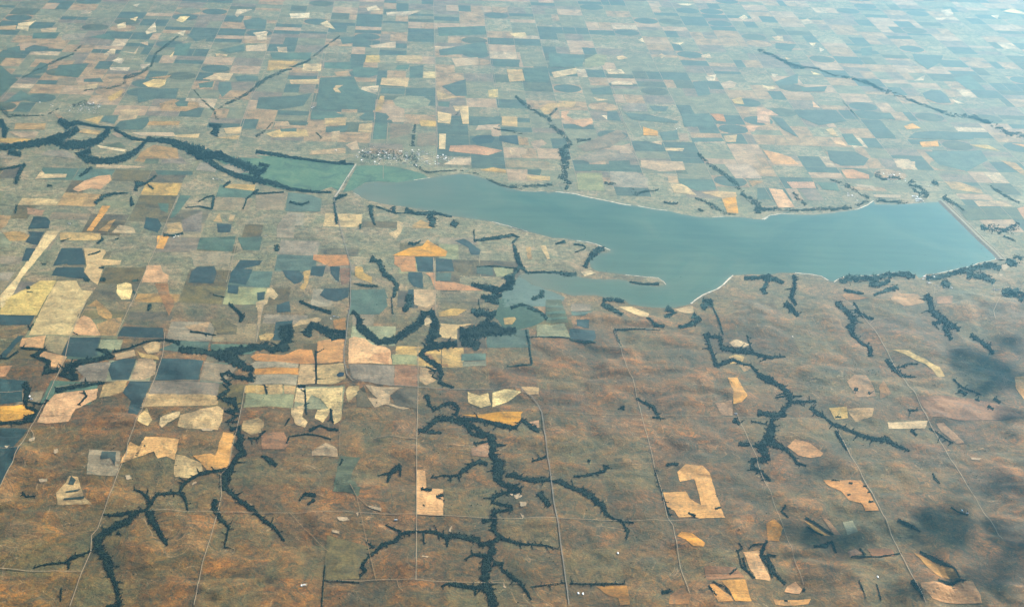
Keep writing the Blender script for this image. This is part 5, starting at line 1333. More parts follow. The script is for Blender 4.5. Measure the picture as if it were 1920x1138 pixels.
  ('K', '1074,4156,1073,4146 1065,4151,1065,4145 1056,4146,1056,4144'),
  ('K', '1089,4139,1089,4129 1083,4132,1083,4126 1077,4126,1077,4124'),
  ('K', '1094,4127,1099,4125 1092,4118,1096,4118 1093,4113,1094,4114'),
  ('K', '1102,4117,1101,4107 1096,4113,1095,4107 1090,4107,1090,4105'),
  ('K', '1110,4097,1108,4087 1095,4092,1094,4086 1082,4082,1082,4081'),
  ('K', '1142,4325,1147,4271 1105,4272,1129,4267 1118,4233,1153,4293 1138,4236,1142,4201 1084,4224,1086,4192 1065,4151,1087,4178 1095,4122,1106,4141 1112,4075,1121,4088'),
  ('K', '1301,4600,1307,4602 1301,4593,1304,4592 1298,4584,1299,4583'),
  ('K', '1319,4599,1325,4607 1322,4587,1326,4592 1328,4577,1330,4579'),
  ('K', '1332,4602,1337,4605 1332,4585,1335,4587 1332,4569,1333,4569'),
  ('K', '1362,4621,1358,4619 1363,4638,1361,4638 1369,4656,1368,4657'),
  ('K', '1378,4613,1380,4608 1371,4600,1372,4597 1365,4588,1366,4587'),
  ('K', '1295,4595,1301,4623 1339,4600,1344,4621 1379,4607,1383,4628'),
  ('K', '1360,4564,1360,4575 1368,4573,1367,4579 1374,4588,1373,4589'),
  ('K', '1355,4536,1359,4531 1349,4521,1352,4518 1343,4506,1344,4505'),
  ('K', '1383,4518,1377,4519 1387,4536,1383,4535 1387,4558,1385,4557'),
  ('K', '1384,4486,1387,4482 1383,4483,1386,4482 1383,4477,1384,4477'),
  ('K', '1394,4453,1397,4446 1387,4438,1389,4434 1379,4420,1380,4419'),
  ('K', '1405,4444,1407,4435 1404,4438,1406,4437 1403,4433,1405,4433'),
  ('K', '1412,4437,1414,4429 1407,4428,1409,4424 1404,4419,1405,4418'),
  ('K', '1435,4433,1434,4442 1442,4444,1440,4449 1446,4454,1446,4455'),
  ('K', '1455,4411,1454,4420 1461,4421,1460,4426 1467,4432,1466,4433'),
  ('K', '1463,4386,1465,4378 1452,4369,1453,4364 1441,4351,1442,4349'),
  ('K', '1484,4371,1483,4361 1477,4363,1478,4359 1473,4350,1474,4349'),
  ('K', '1494,4365,1493,4355 1489,4361,1489,4354 1486,4355,1486,4353'),
  ('K', '1504,4356,1507,4349 1492,4334,1494,4331 1484,4311,1484,4311'),
  ('K', '1515,4341,1518,4353 1516,4345,1520,4349 1517,4341,1518,4341'),
  ('K', '1533,4350,1535,4343 1526,4338,1527,4334 1520,4328,1520,4326'),
  ('K', '1553,4345,1553,4335 1551,4342,1551,4336 1547,4335,1547,4333'),
  ('K', '1580,4325,1574,4324 1582,4335,1578,4334 1582,4346,1581,4345'),
  ('K', '1587,4313,1586,4321 1592,4321,1591,4326 1594,4327,1593,4327'),
  ('K', '1588,4304,1586,4293 1584,4300,1583,4293 1575,4292,1575,4290'),
  ('K', '1595,4290,1597,4286 1591,4283,1592,4279 1586,4276,1586,4275'),
  ('K', '1343,4557,1360,4585 1361,4508,1377,4537 1379,4496,1387,4510 1394,4444,1406,4468 1416,4422,1430,4453 1434,4399,1448,4430 1476,4363,1489,4394 1512,4341,1523,4373 1547,4339,1563,4377 1562,4310,1574,4333 1585,4294,1596,4315 1603,4275,1611,4290'),
  ('K', '1402,4395,1402,4405 1406,4401,1406,4407 1409,4406,1409,4408'),
  ('K', '1404,4349,1403,4356 1407,4354,1407,4359 1411,4357,1411,4359'),
  ('K', '1403,4324,1405,4332 1410,4326,1411,4331 1416,4331,1416,4333'),
  ('K', '1403,4300,1405,4308 1409,4301,1410,4306 1415,4302,1415,4303'),
  ('K', '1390,4401,1405,4415 1394,4357,1405,4367 1399,4277,1406,4283'),
  ('K', '1312,4647,1314,4642 1309,4641,1311,4638 1306,4632,1307,4631'),
  ('K', '1305,4639,1309,4661 1340,4648,1342,4654'),
  ('K', '1252,4638,1256,4634 1249,4627,1251,4625 1248,4619,1248,4619'),
  ('K', '1266,4651,1264,4642 1265,4648,1262,4645 1265,4651,1264,4651'),
  ('K', '1246,4631,1247,4643 1282,4642,1284,4656'),
  ('K', '1537,4703,1541,4700 1535,4694,1537,4694 1533,4680,1534,4681'),
  ('K', '1531,4698,1539,4724 1545,4696,1552,4718'),
  ('K', '1583,4677,1583,4684 1593,4687,1592,4691 1600,4699,1600,4700'),
  ('K', '1577,4689,1585,4696 1576,4667,1585,4676'),
  ('K', '1431,4509,1427,4510 1433,4518,1432,4521 1439,4528,1439,4529'),
  ('K', '1419,4498,1423,4512 1438,4499,1442,4512'),
  ('K', '1688,4562,1691,4559 1678,4536,1680,4535 1670,4512,1670,4511'),
  ('K', '1718,4569,1714,4569 1720,4581,1718,4582 1725,4591,1725,4592'),
  ('K', '1681,4557,1686,4571 1716,4560,1719,4571'),
  ('K', '1660,4418,1659,4427 1666,4426,1667,4433 1675,4433,1675,4435'),
  ('K', '1646,4418,1661,4437 1657,4384,1666,4396'),
  ('K', '1723,4430,1723,4438 1727,4435,1727,4439 1731,4441,1731,4442'),
  ('K', '1736,4409,1734,4413 1738,4415,1737,4418 1741,4420,1741,4421'),
  ('K', '1739,4390,1741,4386 1727,4370,1729,4368 1717,4344,1718,4344'),
  ('K', '1752,4367,1752,4360 1742,4357,1742,4353 1733,4351,1733,4350'),
  ('K', '1761,4346,1761,4340 1754,4338,1755,4334 1747,4328,1747,4327'),
  ('K', '1715,4435,1720,4443 1738,4388,1744,4397 1764,4335,1767,4341'),
  ('N', '1661,5440,1663,5455 1670,5450,1672,5459 1678,5455,1679,5458'),
  ('N', '1677,5391,1674,5399 1680,5400,1677,5402 1681,5408,1680,5408'),
  ('N', '1684,5353,1684,5365 1691,5364,1689,5369 1697,5381,1696,5382'),
  ('N', '1685,5274,1692,5288 1696,5260,1700,5269 1710,5257,1711,5260'),
  ('N', '1652,5244,1652,5230 1642,5232,1642,5224 1630,5217,1630,5215'),
  ('N', '1649,5153,1647,5164 1653,5162,1653,5170 1659,5169,1659,5172'),
  ('N', '1656,5114,1654,5123 1661,5125,1660,5131 1669,5138,1668,5140'),
  ('N', '1657,5087,1661,5101 1663,5090,1663,5098 1666,5101,1666,5102'),
  ('N', '1678,5062,1674,5068 1682,5073,1680,5077 1688,5089,1687,5090'),
  ('N', '1671,5027,1668,5013 1667,5023,1665,5014 1663,5020,1663,5017'),
  ('N', '1637,5423,1664,5470 1656,5331,1688,5382 1665,5283,1701,5303 1634,5207,1665,5202 1633,5144,1652,5166 1649,5073,1662,5095 1669,5025,1691,5051 1652,4968,1671,4968'),
  ('N', '1710,5370,1710,5358 1699,5355,1700,5347 1691,5343,1691,5341'),
  ('N', '1719,5334,1717,5319 1710,5325,1709,5316 1701,5315,1701,5312'),
  ('N', '1738,5337,1730,5331 1738,5345,1733,5343 1739,5356,1738,5356'),
  ('N', '1744,5305,1743,5290 1740,5299,1740,5291 1735,5289,1736,5287'),
  ('N', '1761,5301,1759,5308 1764,5308,1764,5313 1768,5313,1768,5315'),
  ('N', '1705,5373,1719,5396 1717,5299,1738,5343 1756,5288,1763,5306'),
  ('N', '1720,5435,1721,5427 1714,5425,1715,5420 1707,5411,1707,5410'),
  ('N', '1722,5389,1720,5378 1711,5383,1709,5376 1699,5382,1698,5379'),
  ('N', '1719,5446,1727,5455 1720,5342,1727,5350'),
  ('N', '2025,5467,2021,5450 2020,5462,2017,5452 2014,5459,2013,5455'),
  ('N', '2009,5400,2006,5385 1987,5387,1985,5378 1964,5362,1964,5360'),
  ('N', '2010,5358,2008,5343 2002,5349,2000,5340 1992,5340,1992,5337'),
  ('N', '2014,5313,2019,5309 2009,5299,2013,5298 2006,5286,2007,5286'),
  ('N', '2021,5303,2020,5290 2006,5286,2005,5277 1992,5274,1991,5272'),
  ('N', '2030,5274,2031,5263 2020,5260,2020,5252 2012,5252,2012,5249'),
  ('N', '2059,5275,2052,5274 2057,5274,2055,5280 2061,5282,2060,5284'),
  ('N', '2061,5256,2061,5268 2070,5269,2070,5277 2078,5278,2078,5281'),
  ('N', '2062,5220,2062,5208 2056,5211,2056,5203 2051,5204,2051,5201'),
  ('N', '2023,5477,2050,5487 1998,5373,2029,5404 2010,5297,2044,5352 2032,5237,2060,5287 2061,5203,2079,5237'),
  ('N', '2028,5241,2029,5254 2035,5251,2036,5259 2044,5261,2044,5263'),
  ('N', '2022,5203,2023,5216 2029,5211,2030,5220 2037,5220,2037,5222'),
  ('N', '2017,5163,2017,5174 2023,5171,2022,5178 2027,5180,2027,5182'),
  ('N', '2012,5253,2036,5269 1997,5174,2026,5198 2001,5118,2016,5133'),
  ('N', '1981,5260,1990,5271 1985,5237,1990,5244 1988,5216,1990,5218'),
  ('N', '1975,5257,1982,5285 2011,5267,2020,5305'),
  ('N', '2098,5166,2095,5151 2092,5160,2089,5151 2084,5156,2084,5154'),
  ('N', '2103,5143,2102,5131 2095,5134,2094,5125 2086,5127,2085,5125'),
  ('N', '2126,5123,2124,5132 2132,5136,2131,5140 2137,5147,2136,5148'),
  ('N', '2131,5083,2134,5097 2143,5094,2142,5101 2154,5114,2153,5116'),
  ('N', '2137,5070,2135,5079 2143,5082,2141,5087 2149,5095,2148,5096'),
  ('N', '2121,5035,2126,5033 2116,5020,2118,5016 2111,5011,2111,5009'),
  ('N', '2090,5163,2109,5194 2105,5101,2129,5137 2117,5044,2142,5076 2124,5008,2134,5019'),
  ('N', '1720,4937,1719,4947 1726,4947,1726,4954 1734,4957,1734,4959'),
  ('N', '1723,4907,1723,4918 1729,4917,1729,4923 1736,4928,1736,4930'),
  ('N', '1727,4876,1727,4888 1737,4887,1737,4895 1746,4895,1747,4898'),
  ('N', '1734,4847,1732,4856 1741,4859,1740,4864 1745,4867,1745,4868'),
  ('N', '1744,4821,1741,4824 1747,4828,1745,4831 1752,4837,1751,4838'),
  ('N', '1768,4821,1763,4816 1767,4825,1764,4821 1766,4828,1765,4827'),
  ('N', '1703,4936,1721,4959 1710,4855,1732,4885 1731,4804,1741,4828 1778,4806,1782,4819'),
  ('N', '1746,4891,1742,4891 1749,4904,1747,4904 1752,4914,1751,4914'),
  ('N', '1757,4892,1762,4901 1762,4887,1765,4893 1766,4883,1767,4885'),
  ('N', '1773,4904,1778,4911 1774,4901,1778,4905 1776,4897,1776,4898'),
  ('N', '1804,4926,1799,4918 1802,4927,1799,4922 1801,4930,1800,4929'),
  ('N', '1734,4877,1735,4886 1784,4911,1786,4924 1819,4913,1823,4925'),
  ('N', '1918,4793,1916,4798 1922,4802,1921,4805 1928,4813,1928,4814'),
  ('N', '1922,4752,1920,4743 1913,4745,1912,4739 1907,4738,1907,4737'),
  ('N', '1935,4734,1933,4739 1943,4748,1942,4752 1950,4759,1949,4760'),
  ('N', '1947,4716,1946,4708 1941,4711,1940,4705 1937,4706,1937,4704'),
  ('N', '1959,4709,1956,4711 1962,4716,1960,4719 1965,4723,1965,4724'),
  ('N', '1966,4697,1966,4689 1956,4686,1956,4682 1949,4676,1949,4675'),
  ('N', '1907,4796,1916,4808 1922,4731,1931,4746 1973,4685,1976,4691'),
  ('N', '1905,4707,1904,4696 1896,4697,1895,4690 1885,4690,1884,4688'),
  ('N', '1915,4687,1919,4682 1909,4674,1911,4669 1903,4664,1903,4662'),
  ('N', '1897,4702,1912,4731 1918,4675,1930,4697'),
  ('N', '1951,4649,1949,4653 1958,4662,1956,4663 1962,4672,1961,4673'),
  ('N', '1938,4641,1947,4660 1950,4633,1957,4648'),
  ('N', '1971,4596,1972,4590 1966,4587,1967,4584 1961,4578,1962,4577'),
  ('N', '1966,4598,1976,4614 1977,4573,1987,4589'),
  ('N', '2018,4655,2015,4661 2025,4668,2022,4669 2027,4681,2026,4680'),
  ('N', '2000,4645,2017,4672 2017,4620,2028,4637'),
  ('N', '1442,5410,1444,5399 1436,5398,1437,5390 1431,5389,1431,5386'),
  ('N', '1452,5365,1456,5360 1447,5351,1450,5346 1442,5336,1443,5334'),
  ('N', '1475,5321,1476,5336 1485,5332,1485,5341 1495,5345,1495,5347'),
  ('N', '1433,5406,1468,5464 1453,5338,1480,5378 1465,5298,1478,5316'),
  ('N', '1543,5686,1549,5702 1550,5683,1553,5694 1556,5686,1556,5690'),
  ('N', '1539,5646,1540,5662 1547,5656,1547,5666 1557,5667,1557,5670'),
  ('N', '1511,5581,1508,5564 1495,5574,1493,5564 1478,5564,1478,5561'),
  ('N', '1497,5500,1498,5515 1503,5508,1503,5517 1513,5520,1513,5523'),
  ('N', '1494,5458,1491,5467 1495,5463,1495,5472 1499,5469,1499,5472'),
  ('N', '1535,5711,1553,5717 1517,5602,1533,5598 1473,5486,1495,5491 1479,5398,1498,5421'),
  ('N', '2031,5528,2031,5515 2022,5515,2021,5505 2015,5507,2015,5504'),
  ('N', '2033,5507,2029,5490 2016,5500,2012,5490 2000,5502,1999,5498'),
  ('N', '2026,5532,2053,5564 2025,5477,2056,5511 2026,5481,2047,5482'),
  ('S', '1714,5626,1725,5696 1757,5641,1775,5730 1805,5659,1823,5731 1857,5654,1876,5743 1932,5703,1949,5775 1997,5718,2017,5783 2034,5693,2058,5755'),
  ('S', '1822,5603,1850,5692 1870,5600,1886,5671 1928,5656,1933,5706'),
  ('S', '2080,5683,2102,5756 2129,5686,2147,5758 2211,5744,2222,5798 2323,5800,2341,5874 2397,5824,2432,5920 2408,5777,2463,5880'),
  ('S', '2255,5714,2288,5806 2318,5705,2358,5794 2343,5648,2379,5710'),
  ('S', '1707,5549,1722,5591 1745,5524,1760,5566 1779,5520,1787,5546'),
  ('S', '1814,5489,1817,5528 1864,5528,1868,5575 1908,5563,1917,5629 1938,5577,1952,5646'),
  ('S', '1403,5636,1414,5690 1450,5631,1470,5702 1479,5610,1492,5642'),
  ('S', '1371,5559,1402,5597 1378,5496,1401,5524'),
  ('S', '2122,5639,2163,5721 2147,5606,2180,5671'),
  ('S', '2469,5877,2514,5968 2506,5843,2542,5916'),
  ('S', '2336,5528,2376,5634 2381,5511,2437,5630 2396,5473,2451,5560'),
  ('S', '1330,5646,1340,5699 1387,5649,1396,5703 1445,5683,1450,5719'),
  ('S', '1390,5546,1383,5582 1424,5603,1417,5640'),
  ('S', '1122,5417,1134,5466 1146,5403,1171,5458 1144,5371,1166,5384'),
  ('S', '1050,5256,1084,5339 1072,5265,1103,5256 1048,5238,1048,5181 998,5201,996,5163'),
  ('S', '1122,5327,1108,5401 1163,5406,1154,5456'),
  ('S', '1153,5415,1160,5421 1153,5262,1161,5268 1151,5127,1158,5133'),
  ('S', '962,5319,987,5393 989,5323,1014,5315 955,5286,959,5246'),
  ('S', '723,5352,742,5410 752,5297,776,5366 792,5250,807,5290'),
  ('S', '882,5241,890,5258 905,5177,914,5202 942,5166,947,5193'),
  ('S', '752,5130,754,5148 831,5143,832,5155 924,5142,925,5154'),
  ('S', '748,5129,757,5137 753,5035,762,5043 758,4979,764,4984'),
  ('S', '427,5127,433,5129 429,4998,436,5001 428,4831,436,4834'),
  ('S', '344,4816,344,4830 431,4822,432,4832'),
  ('S', '431,5057,432,5069 582,5061,583,5069'),
  ('S', '580,5046,583,5060 633,5013,636,5030 673,5009,675,5026'),
  ('S', '448,5309,457,5345 485,5262,497,5295 506,5203,520,5231'),
  ('S', '385,5298,382,5335 427,5331,428,5371 448,5308,457,5345'),
  ('S', '427,5933,437,5940 426,5808,448,5827 439,5701,458,5732 465,5652,470,5683 523,5666,525,5691 594,5660,598,5692 656,5624,666,5694'),
  ('S', '417,6053,426,6099 440,6042,459,6051 419,5975,426,5959'),
  ('S', '364,5617,403,5666 375,5549,416,5570 374,5497,400,5485'),
  ('S', '470,5381,465,5426 515,5421,501,5470 526,5493,507,5504'),
  ('S', '740,5399,743,5440 777,5403,783,5453 818,5395,824,5427'),
  ('S', '864,5591,867,5612 916,5570,921,5598 978,5571,982,5605'),
  ('S', '711,5729,693,5750 727,5793,712,5820 751,5843,734,5891 777,5880,767,5980 801,5925,803,5963'),
  ('S', '645,6041,647,5985 602,5987,603,5972'),
  ('S', '677,5975,680,5994 721,5961,727,5983 719,5941,722,5926 676,5900,676,5886'),
  ('S', '68,6257,94,6302 77,6183,120,6213 78,6141,106,6123'),
  ('S', '-27,6300,-16,6379 20,6271,22,6312 69,6264,69,6327 116,6280,118,6318 175,6247,178,6276'),
  ('S', '-188,6372,-158,6385 -172,6238,-154,6250 -151,6128,-144,6134'),
  ('S', '-85,6368,-62,6370 -83,6300,-61,6302'),
  ('S', '-150,6351,-147,6376 -63,6275,-62,6295 -3,6283,-4,6313'),
  ('S', '166,6170,185,6237 189,6123,208,6189'),
  ('S', '265,6112,271,6113 264,5986,270,5987'),
  ('S', '265,5968,264,6006 347,5999,346,6048 424,6036,424,6085'),
  ('S', '422,5949,433,5955 422,5811,436,5822 431,5734,451,5726 401,5652,416,5634 391,5573,419,5574'),
  ('S', '267,5703,268,5721 334,5716,335,5731 422,5700,424,5715'),
  ('S', '239,5515,242,5557 292,5501,297,5551 332,5479,363,5525 312,5458,323,5384 275,5439,274,5398'),
  ('S', '287,5373,292,5413 327,5338,335,5402 341,5339,342,5404'),
  ('S', '232,5266,236,5313 283,5248,288,5311 324,5238,330,5300'),
  ('S', '-158,5721,-150,5807 -129,5712,-110,5762 -105,5590,-85,5633 -70,5533,-53,5585 -58,5503,-31,5508 -62,5390,-49,5382'),
  ('S', '-216,6145,-198,6140 -212,6088,-203,6085'),
  ('S', '-543,5885,-525,5886 -538,5811,-517,5812'),
  ('S', '-338,6398,-324,6404 -325,6263,-311,6269 -313,6132,-299,6138'),
  ('S', '-210,5494,-209,5511 -167,5478,-167,5505 -119,5478,-119,5498'),
  ('S', '-66,5386,-61,5388 -58,5235,-53,5236'),
  ('S', '-12,5390,21,5392 -10,5353,20,5326 -23,5275,-7,5250'),
  ('S', '264,5406,268,5407 264,5303,268,5304'),
  ('S', '-7,5922,-4,5952 18,5909,16,5939 47,5944,44,5968'),
  ('S', '-12,5428,21,5430 -11,5350,21,5352'),
  ('S', '-1187,6279,-1187,6354 -1172,6282,-1172,6319'),
  ('P', '-1328,6286,-1346,6323 -1307,6362,-1329,6422 -1273,6413,-1281,6447 -1218,6431,-1222,6455'),
  ('P', '-1185,6467,-1204,6476 -1189,6524,-1218,6596 -1158,6556,-1168,6589 -1131,6662,-1143,6690'),
  ('P', '-1207,6400,-1195,6401 -1187,6283,-1175,6283'),
  ('P', '-1155,6548,-1153,6562 -1122,6482,-1119,6509'),
  ('P', '-1459,6616,-1472,6643 -1440,6684,-1460,6727 -1426,6741,-1446,6786'),
  ('P', '-1825,6686,-1833,6715 -1780,6705,-1791,6741 -1727,6748,-1744,6802'),
  ('P', '-1708,6509,-1729,6526 -1720,6647,-1749,6677 -1727,6763,-1745,6788'),
  ('P', '-952,6277,-954,6291 -902,6296,-904,6313 -833,6255,-847,6297 -844,6427,-862,6431'),
  ('P', '-907,6348,-912,6362 -878,6405,-885,6431 -851,6424,-857,6451'),
  ('P', '-708,6283,-715,6289 -703,6415,-713,6431 -665,6518,-675,6546'),
  ('P', '-809,6644,-798,6616 -832,6573,-819,6538'),
  ('P', '-1658,6265,-1648,6261 -1640,6167,-1632,6164'),
  ('P', '-1577,6493,-1583,6528 -1555,6490,-1560,6518'),
  ('P', '-1253,5726,-1258,5742 -1225,5748,-1231,5767 -1214,5775,-1218,5785'),
  ('P', '-1188,5601,-1192,5622 -1170,5603,-1173,5622'),
  ('P', '-1161,5474,-1170,5521 -1141,5479,-1149,5519'),
  ('P', '-1225,5482,-1227,5519 -1201,5469,-1202,5494'),
  ('P', '-1417,5395,-1419,5425 -1402,5386,-1403,5410'),
  ('P', '-1408,5364,-1410,5374 -1384,5361,-1386,5371'),
  ('P', '-1028,5378,-1024,5410 -1014,5365,-1011,5386'),
  ('P', '-1040,5481,-1045,5502 -1021,5490,-1025,5509'),
  ('P', '-1388,5866,-1391,5877 -1353,5900,-1356,5908'),
  ('P', '-1236,5844,-1245,5860 -1221,5897,-1238,5928'),
  ('P', '-1177,5890,-1184,5912 -1167,5909,-1172,5925'),
  ('P', '-997,5948,-1001,5986 -956,5943,-962,5981 -919,5969,-927,6007'),
  ('P', '-663,5305,-659,5321 -637,5263,-634,5278'),
  ('P', '-953,5280,-940,5288 -946,5249,-933,5257'),
  ('P', '-951,5266,-935,5255 -946,5227,-938,5221'),
  ('P', '-725,5373,-725,5386 -682,5359,-682,5367'),
  ('P', '-1172,5021,-1172,5034 -1149,5007,-1150,5015'),
  ('P', '-1408,5621,-1413,5643 -1393,5625,-1397,5641'),
  ('U', '703,7189,748,7255 708,7076,763,7118 705,6961,742,6948 677,6798,721,6832 707,6710,740,6733 692,6660,704,6629'),
  ('U', '540,8074,553,8119 576,7943,593,8002 626,7794,643,7863 692,7690,707,7738 693,7568,717,7626 740,7433,763,7495 764,7318,797,7305 708,7219,722,7135'),
  ('U', '713,7751,707,7775 760,7875,753,7906'),
  ('U', '811,7327,814,7390 884,7372,886,7404'),
  ('U', '444,6650,447,6690 507,6639,510,6693 605,6666,607,6720 645,6688,646,6742'),
  ('U', '980,6659,1000,6716 1015,6589,1024,6642 1069,6640,1071,6673 1122,6653,1127,6707'),
  ('U', '883,6720,893,6789 935,6722,941,6756'),
  ('U', '1390,7204,1406,7238 1416,7033,1436,7081 1466,6894,1488,6947 1490,6757,1521,6816 1503,6611,1531,6665 1527,6534,1556,6600 1536,6492,1578,6537 1518,6405,1554,6408'),
  ('U', '1267,6568,1273,6594 1314,6525,1329,6574 1347,6436,1369,6490 1370,6371,1385,6419 1429,6372,1433,6391'),
  ('U', '1123,6500,1130,6532 1152,6475,1160,6526 1200,6497,1204,6529'),
  ('U', '1267,6421,1278,6457 1293,6388,1304,6424'),
  ('U', '1534,6404,1545,6480 1583,6438,1592,6489 1635,6448,1643,6487 1728,6441,1735,6473 1808,6455,1819,6507 1899,6462,1910,6514 2001,6509,2008,6553 2087,6592,2092,6629'),
  ('U', '1741,6674,1763,6714 1753,6582,1775,6623 1770,6511,1791,6552'),
  ('U', '2108,6666,2092,6629 2084,6722,2065,6680 2063,6797,2044,6754 2025,6866,2013,6832 1979,6898,1969,6870'),
  ('U', '2119,6605,2136,6658 2186,6586,2201,6633 2265,6586,2277,6626'),
  ('U', '2339,6866,2384,6929 2331,6770,2388,6869 2348,6711,2404,6817 2368,6656,2406,6722'),
  ('U', '2209,6973,2247,7038 2225,6878,2246,6935 2279,6914,2298,6987 2331,6913,2345,6957'),
  ('U', '2457,6875,2488,6939 2476,6825,2502,6875'),
  ('U', '2446,6667,2477,6723 2456,6611,2486,6670 2486,6573,2501,6602 2497,6505,2509,6526'),
  ('U', '2496,6265,2528,6352 2550,6240,2592,6352 2614,6229,2645,6338 2700,6323,2712,6390'),
  ('U', '2573,6199,2587,6227 2608,6139,2620,6161'),
  ('U', '2527,5957,2561,6017 2545,5893,2585,5962'),
  ('U', '2724,6854,2741,6886 2751,6757,2771,6795 2774,6668,2791,6699 2797,6617,2810,6642'),
  ('U', '342,6753,347,6778 390,6678,395,6710 435,6656,438,6683 502,6629,505,6647'),
  ('U', '8,6915,14,6946 40,6856,47,6893 75,6798,77,6840 121,6832,121,6852 218,6863,219,6877 313,6813,315,6827'),
  ('U', '12,7193,-7,7197 18,7410,-2,7416 19,7548,9,7552'),
  ('U', '-832,8126,-845,8173 -785,8260,-799,8319 -721,8376,-733,8440 -661,8496,-674,8561 -594,8631,-604,8676 -543,8823,-552,8857 -497,9016,-507,9050 -443,9221,-450,9249'),
  ('U', '-748,7257,-758,7288 -717,7351,-726,7375 -691,7495,-695,7507'),
  ('U', '-435,7296,-442,7267 -469,7370,-472,7361'),
  ('U', '222,7709,220,7716 245,7781,242,7793'),
  ('U', '406,7509,408,7532 488,7470,491,7496 547,7424,552,7464'),
  ('U', '2077,9200,2104,9291 2169,9022,2197,9108 2233,8843,2258,8931 2360,8844,2376,8899 2429,8714,2439,8746 2513,8655,2529,8709 2585,8564,2614,8645 2635,8393,2672,8490 2719,8311,2741,8369 2775,8180,2801,8245 2838,8096,2852,8132 2899,7948,2934,8040 3010,7934,3046,8027 3065,7812,3113,7913 3104,7655,3142,7740 3182,7638,3216,7725'),
  ('U', '2353,8182,2364,8202 2364,7951,2376,7973'),
  ('U', '-1593,7967,-1602,8001 -1508,8074,-1525,8121 -1528,8163,-1556,8239 -1468,8264,-1483,8316 -1431,8419,-1446,8449 -1443,8705,-1462,8741 -1411,8890,-1426,8933 -1378,9093,-1387,9120'),
  ('U', '-1703,7936,-1707,7957 -1600,7997,-1605,8022'),
  ('U', '-2060,8131,-2066,8147 -2007,8290,-2019,8324 -1945,8490,-1960,8535 -1895,8618,-1908,8652 -1884,8837,-1895,8860'),
  ('U', '-958,7533,-973,7505 -1002,7692,-1008,7665 -1081,7848,-1083,7833 -1146,8015,-1148,8005'),
  ('U', '-983,7689,-991,7719 -937,7783,-949,7829 -867,7941,-880,7986 -802,8184,-816,8228 -787,8276,-797,8303'),
  ('U', '-2052,7599,-2050,7629 -1973,7444,-1984,7522 -1884,7483,-1889,7502 -1798,7490,-1804,7512 -1760,7607,-1770,7636'),
  ('R', '-2008,7389,-1996,7435 -1952,7250,-1927,7277 -1925,7141,-1907,7134'),
  ('R', '-1887,6946,-1914,7044 -1830,6971,-1857,7070 -1745,7020,-1772,7120 -1659,7081,-1695,7200 -1610,7174,-1651,7286 -1594,7284,-1623,7354'),
  ('R', '-1727,7403,-1727,7478 -1659,7292,-1680,7422 -1621,7378,-1631,7433 -1519,7332,-1524,7367 -1417,7320,-1422,7355'),
  ('R', '-1711,7120,-1715,7195 -1620,7002,-1637,7122 -1517,7001,-1550,7141 -1466,7093,-1498,7184 -1444,7212,-1481,7280 -1450,7315,-1480,7351'),
  ('R', '-1495,6906,-1525,6996 -1497,7032,-1476,6955 -1553,6956,-1510,6905 -1478,6820,-1488,6932 -1420,6803,-1436,6899 -1356,6809,-1377,6905 -1299,6866,-1326,6956 -1269,6963,-1295,7024 -1247,7173,-1267,7146 -1336,7219,-1333,7169 -1435,7330,-1435,7298'),
  ('R', '-1256,7149,-1265,7212 -1157,7128,-1164,7210 -1046,7007,-1051,7144 -971,6941,-983,7101 -896,7056,-861,6963 -1009,6973,-987,6906 -928,6850,-927,6922 -852,6751,-850,6802 -781,6671,-781,6743 -694,6613,-696,6703'),
  ('R', '-1043,6989,-1044,7084 -967,6923,-972,7001 -870,6903,-874,7000 -766,6780,-761,6905 -694,6679,-661,6791 -702,6617,-684,6699 -628,6591,-629,6663 -530,6531,-530,6575 -435,6510,-436,6539 -349,6510,-350,6535'),
  ('R', '-991,7392,-999,7458 -970,7401,-939,7457 -974,7294,-938,7255'),
  ('R', '-1843,6903,-1856,6980 -1779,6869,-1791,6946'),
  ('R', '-730,7020,-733,7070 -650,6992,-652,7052 -562,6959,-563,6999 -463,6928,-464,6968 -358,6898,-359,6937 -267,6890,-268,6922'),
  ('R', '-331,6905,-335,6954 -305,6908,-311,6977'),
  ('R', '-699,6829,-703,6906 -675,6835,-648,6868 -690,6776,-666,6731'),
  ('R', '-674,6466,-677,6491 -556,6497,-558,6515'),
  ('R', '-316,6472,-319,6507 -285,6511,-277,6492 -337,6456,-329,6415'),
  ('R', '-523,6372,-523,6399 -465,6339,-468,6373 -437,6380,-442,6405'),
  ('T', '-233,6979,-233,7080 -172,6954,-175,7076 -107,6980,-110,7102 -43,6956,-42,7098 5,6972,15,7091 21,6943,39,7002'),
  ('T', '-244,7017,-250,7077 -174,7064,-178,7125 -75,7083,-79,7166'),
  ('T', '-1698,7641,-1717,7709 -1650,7669,-1675,7787 -1598,7675,-1609,7746'),
  ('V', '194,5065,197,5053 188,5054,190,5047 184,5040,185,5038'),
  ('V', '233,5060,239,5057 234,5052,237,5048 232,5045,233,5043'),
  ('V', '274,5083,276,5097 281,5083,282,5092 289,5082,289,5084'),
  ('V', '332,5084,338,5087 334,5076,337,5079 336,5069,337,5070'),
  ('V', '368,5102,374,5105 370,5087,374,5089 371,5074,372,5074'),
  ('V', '187,5037,189,5148 242,5036,235,5154 290,5079,292,5212 337,5066,344,5157 393,5107,392,5157'),
  ('V', '211,5058,206,5047 206,5062,203,5058 206,5068,204,5068'),
  ('V', '189,4992,205,5076 249,4953,262,5017'),
  ('V', '167,4997,172,4990 164,4982,167,4978 160,4965,161,4964'),
  ('V', '127,4990,131,4981 123,4976,126,4971 120,4963,121,4961'),
  ('V', '176,5034,177,4986 121,5015,122,4976'),
  ('V', '248,5251,254,5259 253,5239,256,5245 259,5229,259,5231'),
  ('V', '294,5242,299,5234 290,5220,293,5215 283,5199,284,5197'),
  ('V', '243,5249,244,5281 283,5246,288,5288 310,5212,320,5250'),
